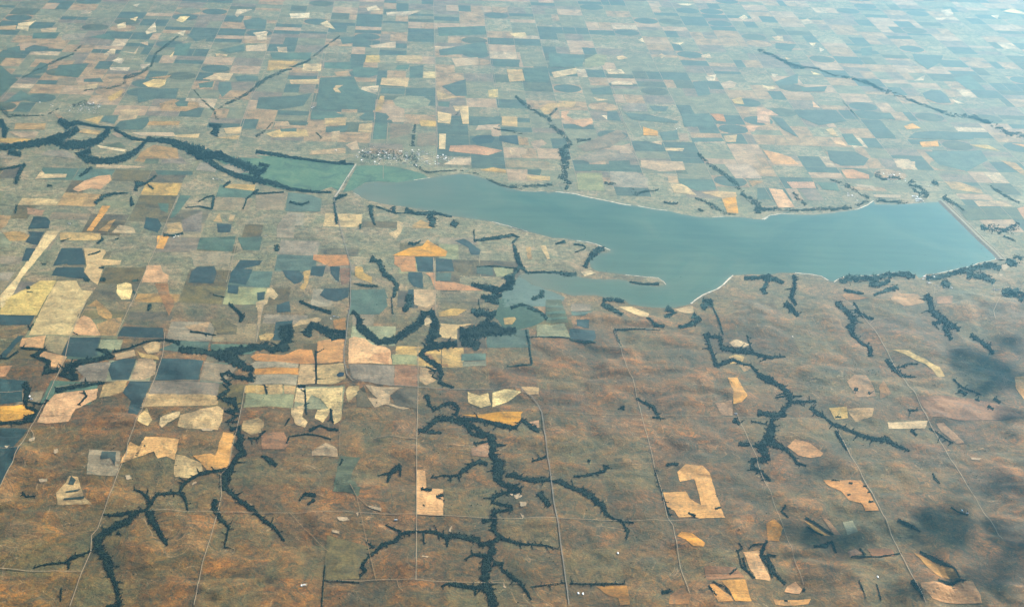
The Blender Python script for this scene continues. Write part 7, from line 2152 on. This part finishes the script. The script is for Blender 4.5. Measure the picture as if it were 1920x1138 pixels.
def drape(P, dz, step=70.0, jit=7.0, edge=80.0):
    """triangulate a map polygon so that it follows the ground; returns verts, faces"""
    flat = height(P[:, 0], P[:, 1]).max() < .5 and P[:, 1].min() > 27000
    Q = densify(P, 400.0 if flat else edge, 0 if flat else jit)
    vs = [Vector(q) for q in Q]
    n = len(vs)
    if not flat:
        lo, hi = P.min(0), P.max(0)
        gx, gy = np.meshgrid(np.arange(lo[0] + step / 2, hi[0], step), np.arange(lo[1] + step / 2, hi[1], step))
        G = np.c_[gx.ravel(), gy.ravel()]
        if len(G):
            G = G[inside(G, Q)]
            if len(G):
                dd = seg_dist(G, list(Q), list(np.roll(Q, -1, 0)))
                vs += [Vector(g) for g in G[dd > step * .3]]
    co, _, fa, *_r = delaunay_2d_cdt(vs, [], [list(range(n))], 1, 1e-3)
    C = np.array([(c[0], c[1]) for c in co])
    z = height(C[:, 0], C[:, 1]) + dz
    return np.c_[C, z], [list(f) for f in fa]

# ------------------------------------------------------------------ ground: one sheet to the horizon
def axis(lo, hi, step, far):
    a = list(np.arange(lo, hi + 1, step))
    s, x = step, a[-1]
    while x < far:
        s *= 1.35; x += s; a.append(x)
    s, x = step, a[0]
    while x > -far:
        s *= 1.35; x -= s; a.insert(0, x)
    return np.array(a)
def build_ground():
    gx, gy = axis(-9000, 13500, 60, 200000), axis(16200, 34000, 60, 200000)
    X, Y = np.meshgrid(gx, gy)
    x, y = X.ravel(), Y.ravel()
    V = np.c_[x, y, height(x, y)]
    nx, ny = len(gx), len(gy)
    i = (np.arange(ny - 1)[:, None] * nx + np.arange(nx - 1)[None]).ravel()
    F = np.c_[i, i + 1, i + nx + 1, i + nx]
    g = link_mesh("ground", V, F, [MAT['ground']], smooth_shade=True)
    tag(g, kind='structure')
    mk = lat(LAT_M, x, y)
    r1, r2 = draws(x, y)
    d = lat(LAT_D, x, y)
    dr = np.maximum(np.maximum(np.clip(1 - r1 * 3.2, 0, 1), np.clip(1 - r2 * 3.6, 0, 1) * .8), np.exp(-d / 90.0)) * mk
    cr = np.clip(r1 * 1.3 - .55, 0, 1) * np.clip(r2 * 1.4 - .5, 0, 1) * mk
    plain = np.maximum(smooth((y - 23500 - 1800 * smooth((x - 1500) / 3000)) / 5500) * .88, smooth((y - south_y(x) + 1500) / 3000))
    for nm, v in (("draw", dr), ("crest", cr), ("plain", plain)):
        at = g.data.attributes.new(nm, 'FLOAT', 'POINT')
        at.data.foreach_set("value", v.astype(np.float32))
    return g
ground = build_ground()

# ------------------------------------------------------------------ lake, marsh, shores
def flat_poly(name, P, z, mat, parent=None):
    co, _, fa, *_r = delaunay_2d_cdt([Vector(q) for q in P], [], [list(range(len(P)))], 1, 1e-3)
    return link_mesh(name, [(c[0], c[1], z) for c in co], [list(f) for f in fa], [mat], parent)
def build_lake():
    Q = densify(LAKE, 110, 9)
    lo, hi = LAKE.min(0), LAKE.max(0)
    gx, gy = np.meshgrid(np.arange(lo[0], hi[0], 110), np.arange(lo[1], hi[1], 110))
    G = np.c_[gx.ravel(), gy.ravel()]
    G = G[inside(G, Q)]
    S0, S1 = list(Q), list(np.roll(Q, -1, 0))
    G = G[seg_dist(G, S0, S1) > 40]
    co, _, fa, *_r = delaunay_2d_cdt([Vector(q) for q in np.r_[Q, G]], [], [list(range(len(Q)))], 1, 1e-3)
    C = np.array([(c[0], c[1]) for c in co])
    o = link_mesh("lake", np.c_[C, np.full(len(C), 2.0)], [list(f) for f in fa], [MAT['water']])
    d = seg_dist(C, S0, S1)
    nz = fbm(C[:, 0] / 700, C[:, 1] / 700, 88, 3)
    west = smooth((LAKE[0, 0] + 4200 - C[:, 0]) / 4200)
    arm = np.exp(-np.hypot(C[:, 0] - LAKE_ARM[0], C[:, 1] - LAKE_ARM[1]) / 1300)
    silt = np.clip(np.exp(-d / 70) * .55 * (nz + .3) + west * .75 * (nz + .4) + arm * .9, 0, .9)
    at = o.data.attributes.new("silt", 'FLOAT', 'POINT')
    at.data.foreach_set("value", silt.astype(np.float32))
    return o
LAKE_ARM = pts(ARM_HEAD)[0]
lake = build_lake()
tag(lake, "long turquoise reservoir stretching from the bridge to the dam", kind='structure')
MARSH_L = ["flat green marsh upstream of the bridge", "green flats between the bridge and the lake's tip",
           "green creek marsh with dark edges south of the lake arm", "grey-green mud flats at the head of the lake arm"]
for (nm, s), lb in zip(DATA['M'], MARSH_L):
    V, F = drape(pts(s), 3.2, edge=150, jit=25)
    tag(link_mesh("mud_flat" if 'mud' in lb else "marsh", V, F, [MAT['mud' if 'mud' in lb else 'marsh_dark' if 'creek' in lb else 'marsh']]), lb, kind='structure')
def ribbon(name, P, width, dz, mat, parent=None, step=70.0, flat=None, vary=0.0):
    Q = densify(P, step, 0, False)
    d = np.gradient(Q, axis=0)
    d /= np.maximum(np.linalg.norm(d, axis=1, keepdims=True), 1e-6)
    n = np.c_[-d[:, 1], d[:, 0]]
    w = np.full(len(Q), width) * (1 + vary * (rng.random(len(Q)) - .5) * 2)
    A, B = Q + n * w[:, None] / 2, Q - n * w[:, None] / 2
    m = (A + B) / 2
    z = (height(m[:, 0], m[:, 1]) + dz) if flat is None else np.full(len(Q), flat)
    V = np.r_[np.c_[A, z], np.c_[B, z]]
    k = len(Q)
    i = np.arange(k - 1)
    return link_mesh(name, V, np.c_[i + k, i + k + 1, i + 1, i], [mat], parent)
for w, nm, s in DATA['B']:
    tag(ribbon("beach", pts(s), float(w) / 10 * .55, 0, MAT['beach'], None, 50, 4.0, .55), kind='structure')

# ------------------------------------------------------------------ roads
for n, (w, k, s) in enumerate(DATA['R']):
    tag(ribbon("highway" if k == 'highway' else "track" if k == 'track' else "road", pts(s), float(w) * .85, (8.6 if k != 'highway' else 10.2) + .02 * n, MAT[k]), kind='structure')

# ------------------------------------------------------------------ fields
farm_n = bpy.data.objects.new("farmland", None); COL.objects.link(farm_n); tag(farm_n, kind='structure')
farm_s = bpy.data.objects.new("rangeland_fields", None); COL.objects.link(farm_s); tag(farm_s, kind='structure')
def add_field(k, label, s, dz):
    P = pts(s)
    V, F = drape(P, dz)
    c = P.mean(0)
    if k == 'pond':
        return link_mesh("pond", V, F, [MAT['pond']], farm_s)
    if label:
        o = link_mesh("field", V, F, [MAT[k]])
        tag(o, label, "field", "crop and stubble fields")
    else:
        o = link_mesh("scrub_patch" if k == 'scrub' else "field", V, F, [MAT[k]], farm_n if c[1] > south_y(c[0]) else farm_s)
    return o
for n, (k, label, s) in enumerate(DATA['F']): add_field(k, label, s, 3.2 + .006 * n)
for k, label, s in DATA['Q']: add_field(k, label, s, 7.0)
for nm, s in DATA['S']:
    V, F = drape(pts(s), 6.6, 60, 11, 22)
    link_mesh("bare_soil", V, F, [MAT['bare']], farm_s)

# quarter sections between the larger fields of the northern plain
def build_patchwork():
    kinds = ['teal', 'mauve', 'olive', 'tan', 'pink', 'pale', 'green']
    wts = np.array([.22, .14, .27, .18, .11, .02, .06])
    MI = 1609.34
    V, F, I = [], [], []
    def put(P, k, z):
        b = len(V)
        V.extend((q[0], q[1], z) for q in P)
        F.append(list(range(b, b + len(P)))); I.append(k)
    M2 = [pts(s) for _, s in DATA['M'][:2]]
    for i in range(-12, 22):
        for j in range(0, 34):
            x0, y0 = GRID[0] + i * MI, GRID[1] + j * MI
            if abs(x0) > (y0 * .52 + 6000): continue
            sec = rng.choice(7, p=wts)
            for a in (0, 1):
                for b in (0, 1):
                    q0 = np.array([x0 + a * MI / 2, y0 + b * MI / 2])
                    c = q0 + MI / 4
                    if c[1] < north_y(c[0]) + 700: continue
                    k = sec if rng.random() < .42 else rng.choice(7, p=wts)
                    m = 9.0
                    r = rng.random()
                    z = 1.6
                    L = MI / 2
                    rect = lambda u0, u1, v0, v1: [(q0[0] + u0 * L + m, q0[1] + v0 * L + m), (q0[0] + u1 * L - m, q0[1] + v0 * L + m), (q0[0] + u1 * L - m, q0[1] + v1 * L - m), (q0[0] + u0 * L + m, q0[1] + v1 * L - m)]
                    if r < .16: continue
                    if r < .42: put(rect(0, 1, 0, 1), k, z)
                    elif r < .65:
                        t = rng.choice([.5, .5, .35, .7])
                        put(rect(0, 1, 0, t), k, z); put(rect(0, 1, t, 1), rng.choice(7, p=wts), z)
                    elif r < .90:
                        t = rng.choice([.5, .5, .35, .7])
                        put(rect(0, t, 0, 1), k, z); put(rect(t, 1, 0, 1), rng.choice(7, p=wts), z)
                    else:
                        put(rect(0, 1, 0, 1), rng.choice([1, 2, 3]), z)
                        th = np.linspace(0, 2 * math.pi, 25)[:-1]
                        put([(c[0] + 385 * math.cos(t), c[1] + 385 * math.sin(t)) for t in th], rng.choice([0, 0, 2, 6, 3]), z + 1.2)
    o = link_mesh("field_patchwork", V, F, [MAT[k] for k in kinds], farm_n, I)
    tag(o, kind='stuff')
build_patchwork()
for i in range(-9, 17):            # section-line roads of the northern plain
    x = GRID[0] + i * 1609.34
    y0 = float(north_y(np.array([x]))[0]) + 900
    y1 = 46000 + 9000 * hash2(np.array([i]), np.array([3]), 5)[0]
    tag(ribbon("road", np.array([(x, y0), (x, y1)]), 9.0, 4.6, MAT['gravel'], None, 900), kind='structure')
def build_south_patchwork():
    """grass and crop quarters between the brighter fields south-west of the lake"""
    MI = 1609.34
    kinds = ['turf', 'olive', 'mauve', 'teal', 'tan']
    for i in range(-9, 8):
        for j in range(0, 20):
            for a in (0, 1):
                for b in (0, 1):
                    q = np.array([GRID[0] + (i + a / 2) * MI, GRID[1] + (j + b / 2) * MI])
                    c = q + MI / 4
                    lim = 22300 + max(0.0, c[0] + 500) * 1.1
                    if c[1] < lim or c[1] > south_y(c[0]) - 500 or rng.random() < .5: continue
                    if inside(c[None], LAKE)[0] or lat(LAT_M, c[:1], c[1:])[0] < .05: continue
                    L = MI / 2
                    w, h = (L, L) if rng.random() < .5 else ((L, L / 2) if rng.random() < .5 else (L / 2, L))
                    P = np.array([(10, 10), (w - 10, 10), (w - 10, h - 10), (10, h - 10)]) + q
                    V, F = drape(P, 1.3, 70, 5, 80)
                    link_mesh("field", V, F, [MAT[kinds[rng.choice(5, p=[.45, .16, .22, .12, .05])]]], farm_w)
farm_w = bpy.data.objects.new("valley_fields", None); COL.objects.link(farm_w); tag(farm_w, kind='structure')
build_south_patchwork()

# ------------------------------------------------------------------ woodland
ICO_V = []
def ico():
    t = (1 + 5 ** .5) / 2
    v = np.array([(-1, t, 0), (1, t, 0), (-1, -t, 0), (1, -t, 0), (0, -1, t), (0, 1, t), (0, -1, -t), (0, 1, -t), (t, 0, -1), (t, 0, 1), (-t, 0, -1), (-t, 0, 1)]) / math.hypot(1, t)
    f = np.array([(0, 11, 5), (0, 5, 1), (0, 1, 7), (0, 7, 10), (0, 10, 11), (1, 5, 9), (5, 11, 4), (11, 10, 2), (10, 7, 6), (7, 1, 8), (3, 9, 4), (3, 4, 2), (3, 2, 6), (3, 6, 8), (3, 8, 9), (4, 9, 5), (2, 4, 11), (6, 2, 10), (8, 6, 7), (9, 8, 1)])
    return v, f
IV, IF = ico()
OV = np.array([(1, 0, 0), (0, 1, 0), (-1, 0, 0), (0, -1, 0), (0, 0, 1), (0, 0, -1)], float)
OF = np.array([(0, 1, 4), (1, 2, 4), (2, 3, 4), (3, 0, 4), (1, 0, 5), (2, 1, 5), (3, 2, 5), (0, 3, 5)])
def crowns(C, R, far, lift=0.0):
    bv, bf = (OV, OF) if far else (IV, IF)
    n, k = len(C), len(bv)
    a = rng.random(n) * 6.283
    ca, sa = np.cos(a)[:, None], np.sin(a)[:, None]
    j = 1 + (rng.random((n, k)) - .5) * .7
    x, y, z = bv[:, 0] * j, bv[:, 1] * j, bv[:, 2] * j * .85
    V = np.stack([(x * ca - y * sa) * R[:, None] + C[:, :1], (x * sa + y * ca) * R[:, None] + C[:, 1:2], (z + .5) * R[:, None] + height(C[:, 0], C[:, 1])[:, None] + lift], -1)
    F = (bf[None] + (np.arange(n) * k)[:, None, None]).reshape(-1, 3)
    return V.reshape(-1, 3), F
WOODS = {'A': ("dark creek woodland branching across the lower left corner", 150, 6.5),
 'C': ("creek woodland with tight loops left of the lower centre", 150, 6.5),
 'V': ("dark creek woodland winding across the left middle valley", 200, 7.5),
 'G': ("small dark brushy draws in the brown hills at lower left centre", 150, 6.5),
 'D': ("largest dark branching creek woodland at lower centre", 150, 6.5),
 'H': ("thin dark tree lines among orange fields at lower right", 150, 6),
 'K': ("dark branching creek woodland right of centre", 150, 6.5),
 'N': ("dark wooded draws in the hills south of the dam", 200, 7.5),
 'S': ("shoreline trees and hedgerows along the lake's south side", 280, 8),
 'P': ("small tree clumps and draws among the upper left hills", 280, 8),
 'U': ("tree-lined streams on the plain north of the lake", 420, 10),
 'R': ("dense riverside woods left of the lake", 420, 10),
 'T': ("street trees of the two riverside towns", 1500, 9)}
def strip_quads(wid):
    for i, s in DATA['W']:
        if i == wid:
            yield pts(s)
def build_woods():
    for wid, (label, per, rad) in WOODS.items():
        CC, FV, FF = [], [], []
        for q in strip_quads(wid):
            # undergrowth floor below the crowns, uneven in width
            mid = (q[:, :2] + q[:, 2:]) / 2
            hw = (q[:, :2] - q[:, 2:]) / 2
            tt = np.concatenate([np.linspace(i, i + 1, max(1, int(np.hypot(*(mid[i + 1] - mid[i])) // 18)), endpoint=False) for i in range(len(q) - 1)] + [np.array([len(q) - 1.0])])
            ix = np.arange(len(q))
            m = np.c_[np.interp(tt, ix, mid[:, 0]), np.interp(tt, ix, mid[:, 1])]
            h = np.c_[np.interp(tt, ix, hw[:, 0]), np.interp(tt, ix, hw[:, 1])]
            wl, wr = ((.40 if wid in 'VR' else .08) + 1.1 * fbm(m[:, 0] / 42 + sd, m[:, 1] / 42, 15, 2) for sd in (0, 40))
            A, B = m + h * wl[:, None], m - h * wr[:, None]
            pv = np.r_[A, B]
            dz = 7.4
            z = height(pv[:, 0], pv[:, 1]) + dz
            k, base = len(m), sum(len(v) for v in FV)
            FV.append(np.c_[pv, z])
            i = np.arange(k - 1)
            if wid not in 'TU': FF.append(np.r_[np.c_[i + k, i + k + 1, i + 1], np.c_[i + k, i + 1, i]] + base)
            for a, b in zip(q[:-1], q[1:]):
                P = np.array([a[:2], a[2:], b[2:], b[:2]])
                x, y = P.T
                ar = abs(np.dot(x, np.roll(y, -1)) - np.dot(y, np.roll(x, -1))) / 2
                n = int(ar * 1.2 / per + rng.random())
                if n < 1: continue
                u, v = rng.random(n)[:, None], rng.random(n)[:, None]
                w1 = P[0] + (P[3] - P[0]) * u
                w2 = P[1] + (P[2] - P[1]) * u
                c = (w1 + w2) / 2
                wob = fbm(c[:, 0] / 70, c[:, 1] / 70, 5, 2)[:, None] + (rng.random((n, 1)) - .5) * .35
                c = c + (w2 - w1) * (v - .5) * (0.2 + 1.25 * wob)
                edge = rng.random(n) < .20
                c[edge] += (rng.random((int(edge.sum()), 2)) - .5) * 5.0 * rad
                CC.append(c + (rng.random((n, 2)) - .5) * rad)
        C = np.concatenate(CC)
        if wid in 'SPU': C = C[fbm(C[:, 0] / 130, C[:, 1] / 130, 23, 3) + .35 * (rng.random(len(C)) - .5) > (.43 if wid == 'U' else .40)]
        R = rad * (.55 + .9 * rng.random(len(C)) ** 1.5)
        V, F = crowns(C, R, True, 4.0 if wid not in 'UT' else 2.0)
        if FF:
            F = np.r_[np.concatenate(FF), F + sum(len(v) for v in FV)]
            V = np.r_[np.concatenate(FV), V]
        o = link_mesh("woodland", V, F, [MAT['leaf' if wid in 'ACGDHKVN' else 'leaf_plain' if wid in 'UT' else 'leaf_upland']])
        tag(o, label, "woodland", kind='stuff')
build_woods()

# scattered shrubs in the side draws of the rangeland
def build_shrubs():
    n = 90000
    x, y = rng.uniform(-9000, 12500, n), rng.uniform(16400, 31000, n)
    mk = lat(LAT_M, x, y)
    r1, r2 = draws(x, y)
    pr = (np.clip(1 - r1 * 7, 0, 1) + np.clip(1 - r2 * 8, 0, 1) * .5) * mk * (fbm(x / 1500, y / 1500, 61, 2) > .5) + .012
    ok = rng.random(n) < pr * .55
    C = np.c_[x[ok], y[ok]]
    V, F = crowns(C, 5 + 4 * rng.random(len(C)), True)
    tag(link_mesh("shrubs", V, F, [MAT['leaf_upland']]), "scattered dark shrubs dotted over the brown rangeland", "shrubs", kind='stuff')
build_shrubs()

# ------------------------------------------------------------------ dam and bridge
def prism(name, P, prof, mat, parent, base=0.0, step=150):
    """sweep a cross-section [(offset to the left, z)] along a line"""
    Q = densify(P, step, 0, False)
    d = np.gradient(Q, axis=0)
    d /= np.linalg.norm(d, axis=1, keepdims=True)
    n = np.c_[-d[:, 1], d[:, 0]]
    V = []
    for q, m in zip(Q, n):
        for o, z in prof: V.append((q[0] + m[0] * o, q[1] + m[1] * o, z + base))
    k = len(prof)
    F = []
    for i in range(len(Q) - 1):
        for j in range(k):
            a, b = i * k + j, i * k + (j + 1) % k
            F.append([a, b, b + k, a + k])
    F.append(list(range(k))[::-1]); F.append(list(range((len(Q) - 1) * k, len(Q) * k)))
    return link_mesh(name, V, F, [mat], parent)
def build_dam():
    P = pts(DATA['D'][0][-1])
    root = bpy.data.objects.new("earth_dam", None); COL.objects.link(root)
    tag(root, "long straight earth dam closing the lake's east end", "dam")
    prism("embankment", P, [(95, 0.2), (8, 24), (-8, 24), (-75, 0.2)], MAT['dam_grass'], root)
    prism("riprap_face", P, [(-8.6, 24.3), (-9.5, 24.6), (-76.5, 1.6), (-75, 0.4)], MAT['riprap'], root)
    prism("crest_road", P, [(5, 24.2), (5, 24.9), (-5, 24.9), (-5, 24.2)], MAT['gravel'], root)
    prism("toe_berm", P, [(125, 0.2), (120, 5), (96, 5.2), (94, 0.3)], MAT['riprap'], root)
build_dam()
def build_bridge():
    P = pts(DATA['C'][0][-1])
    root = bpy.data.objects.new("causeway_bridge", None); COL.objects.link(root)
    tag(root, "pale causeway and bridge crossing the head of the lake", "bridge")
    a, b = P[0], P[-1]
    Q = densify(P, 60, 0, False)
    k0, k1 = int(len(Q) * .42), int(len(Q) * .62)
    prism("embankment", Q[:k0 + 1], [(22, 2.3), (7, 10), (-7, 10), (-22, 2.3)], MAT['riprap'], root)
    prism("embankment", Q[k1:], [(22, 2.3), (7, 10), (-7, 10), (-22, 2.3)], MAT['riprap'], root)
    prism("deck", Q[k0:k1 + 1], [(6.5, 9), (6.5, 10.3), (-6.5, 10.3), (-6.5, 9)], MAT['concrete'], root)
    prism("roadway", Q, [(5, 10.4), (5, 10.9), (-5, 10.9), (-5, 10.4)], MAT['concrete'], root)
    for sd in (1, -1):
        prism("railing", Q[k0:k1 + 1], [(6.4 * sd, 10.35), (6.4 * sd, 11.6), (5.9 * sd, 11.6), (5.9 * sd, 10.35)], MAT['concrete'], root)
    for q in Q[k0 + 1:k1:1]:
        V = [(q[0] + sx * 6, q[1] + sy * 1.2, z) for z in (1.0, 8.9) for sx, sy in ((-1, -1), (1, -1), (1, 1), (-1, 1))]
        link_mesh("pier", V, [[3, 2, 1, 0], [4, 5, 6, 7], [0, 1, 5, 4], [1, 2, 6, 5], [2, 3, 7, 6], [3, 0, 4, 7]], [MAT['concrete']], root)
build_bridge()

# ------------------------------------------------------------------ buildings
def house_mesh(name, L, W, H, R, roof, eave=.6):
    x, y = L / 2, W / 2
    V = [(-x, -y, 0), (x, -y, 0), (x, y, 0), (-x, y, 0), (-x, -y, H), (x, -y, H), (x, y, H), (-x, y, H), (-x, 0, H + R - .05), (x, 0, H + R - .05),
         (-x - eave, -y - eave, H - .2), (x + eave, -y - eave, H - .2), (x + eave, 0, H + R), (-x - eave, 0, H + R), (x + eave, y + eave, H - .2), (-x - eave, y + eave, H - .2)]
    F = [[0, 1, 5, 4], [2, 3, 7, 6], [1, 2, 6, 9, 5], [3, 0, 4, 8, 7], [10, 11, 12, 13], [13, 12, 14, 15]]
    me = bpy.data.meshes.new(name)
    me.from_pydata(V, [], F)
    me.materials.append(MAT['wall']); me.materials.append(MAT[roof])
    me.polygons.foreach_set("material_index", np.array([0, 0, 0, 0, 1, 1], np.int32))
    return me
HOUSES = [house_mesh("house", 16, 11, 4.5, 3, r) for r in ('roof_white', 'roof_grey', 'roof_red', 'roof_white')]
BIG = [house_mesh("shop", 56, 30, 6, 2.5, 'roof_white'), house_mesh("shop", 40, 24, 6, 2.5, 'roof_white'), house_mesh("shop", 60, 26, 7, 3, 'roof_grey')]
BARN = [house_mesh("barn", 42, 20, 7, 5, 'roof_white'), house_mesh("barn", 30, 17, 6, 4.5, 'roof_white')]
def put_building(me, name, x, y, rz, label, cat, group):
    o = bpy.data.objects.new(name, me)
    o.location = (x, y, float(height(np.array([x]), np.array([y]))[0]) + 1.8)
    o.rotation_euler = (0, 0, rz)
    COL.objects.link(o)
    return tag(o, label, cat, group)
def town(poly, nmax, big_share, hl, bl, grp):
    P = pts(poly)
    lo, hi = P.min(0), P.max(0)
    xs, ys = np.arange(lo[0], hi[0], 32), np.arange(lo[1], hi[1], 46)
    G = np.array([(x, y) for i, x in enumerate(xs) for j, y in enumerate(ys) if i % 4 and j % 3])
    G = G[inside(G, P)]
    G = G[rng.permutation(len(G))[:nmax]]
    for g in G:
        g = g + (rng.random(2) - .5) * 10
        if rng.random() < big_share:
            put_building(BIG[rng.integers(3)], "shop", g[0], g[1], rng.choice([0, math.pi / 2]), bl, "building", grp)
        else:
            put_building(HOUSES[rng.integers(4)], "house", g[0], g[1], rng.choice([0, math.pi / 2]), hl, "house", grp)
town(TOWN_A, 250, .25, "one of many small houses in the town at the bridge's north end", "one of the larger pale buildings in the town at the bridge's north end", "buildings of the bridge town")
town(TOWN_B, 70, .22, "one of the small houses in the far upper left town", "one of the larger pale buildings in the far upper left town", "buildings of the far left town")
town(TOWN_C, 40, .2, "one of the houses in the small north shore town", "one of the larger buildings in the small north shore town", "buildings of the north shore town")
town(TOWN_D, 18, .7, "one of the small marina houses by the dam's north end", "one of the pale marina buildings by the dam's north end", "marina buildings")
town(TOWN_E, 16, .3, "one of the cabins on the south shore point near the dam", "one of the larger cabins on the south shore point near the dam", "south shore cabins")
town(TOWN_F, 8, .4, "one of the cabins by the north shore bay", "one of the larger cabins by the north shore bay", "north shore cabins")
for lb, s in DATA['H']:
    x, y = pts(s)[0]
    put_building(BARN[rng.integers(2)], "barn", x, y, rng.choice([0, math.pi / 2]), lb, "barn", "scattered farm buildings")

# ------------------------------------------------------------------ air
def box(name, lo, hi, mat):
    V = [(x, y, z) for z in (lo[2], hi[2]) for x, y in ((lo[0], lo[1]), (hi[0], lo[1]), (hi[0], hi[1]), (lo[0], hi[1]))]
    return link_mesh(name, V, [[3, 2, 1, 0], [4, 5, 6, 7], [0, 1, 5, 4], [1, 2, 6, 5], [2, 3, 7, 6], [3, 0, 4, 7]], [mat])
def build_haze():
    m = bpy.data.materials.new("air")
    m.use_nodes = True
    t = m.node_tree
    for n in list(t.nodes): t.nodes.remove(n)
    out = t.nodes.new("ShaderNodeOutputMaterial")
    v = t.nodes.new("ShaderNodeVolumePrincipled")
    v.inputs["Color"].default_value = (.22, .65, 1.0, 1)
    v.inputs["Density"].default_value = 0.90e-5
    v.inputs["Anisotropy"].default_value = 0.85
    t.links.new(v.outputs[0], out.inputs["Volume"])
    zmin = min(0.0, float(np.min([vv.co.z for vv in ground.data.vertices]))) - 1.0
    tag(box("haze", (-230000, -230000, zmin), (230000, 230000, CAM[4] + 300), m), kind='stuff')
build_haze()

# ------------------------------------------------------------------ small clouds above the flight level that shade the lower right
def build_clouds():
    t = NT("cloud_white")
    t.color((.85, .85, .86))
    z0 = CAM[4] + 1500
    Vs, Fs, b = [], [], 0
    sizes = [540, 360, 430, 300, 360, 620, 420, 330, 240, 260, 300, 420, 360, 380, 400, 280, 300, 320, 260]
    for (x, y), sz in zip(pts(CLOUDS), sizes):
        k = z0 / SUN.z
        cx, cy = x + SUN.x * k, y + SUN.y * k
        for q in range(26):
            ang, r = rng.random() * 6.283, sz * math.sqrt(rng.random())
            s = sz * (.16 + .26 * rng.random()) * (1.15 - r / sz * .6)
            j = 1 + (rng.random(12) - .5) * .4
            v = IV * j[:, None] * np.array([s, s, s * .5]) + np.array([cx + 1.25 * r * math.cos(ang), cy + r * math.sin(ang), z0])
            Vs.append(v); Fs.append(IF + b); b += 12
    tag(link_mesh("clouds", np.concatenate(Vs), np.concatenate(Fs), [t.m], smooth_shade=True), kind='stuff')
build_clouds()
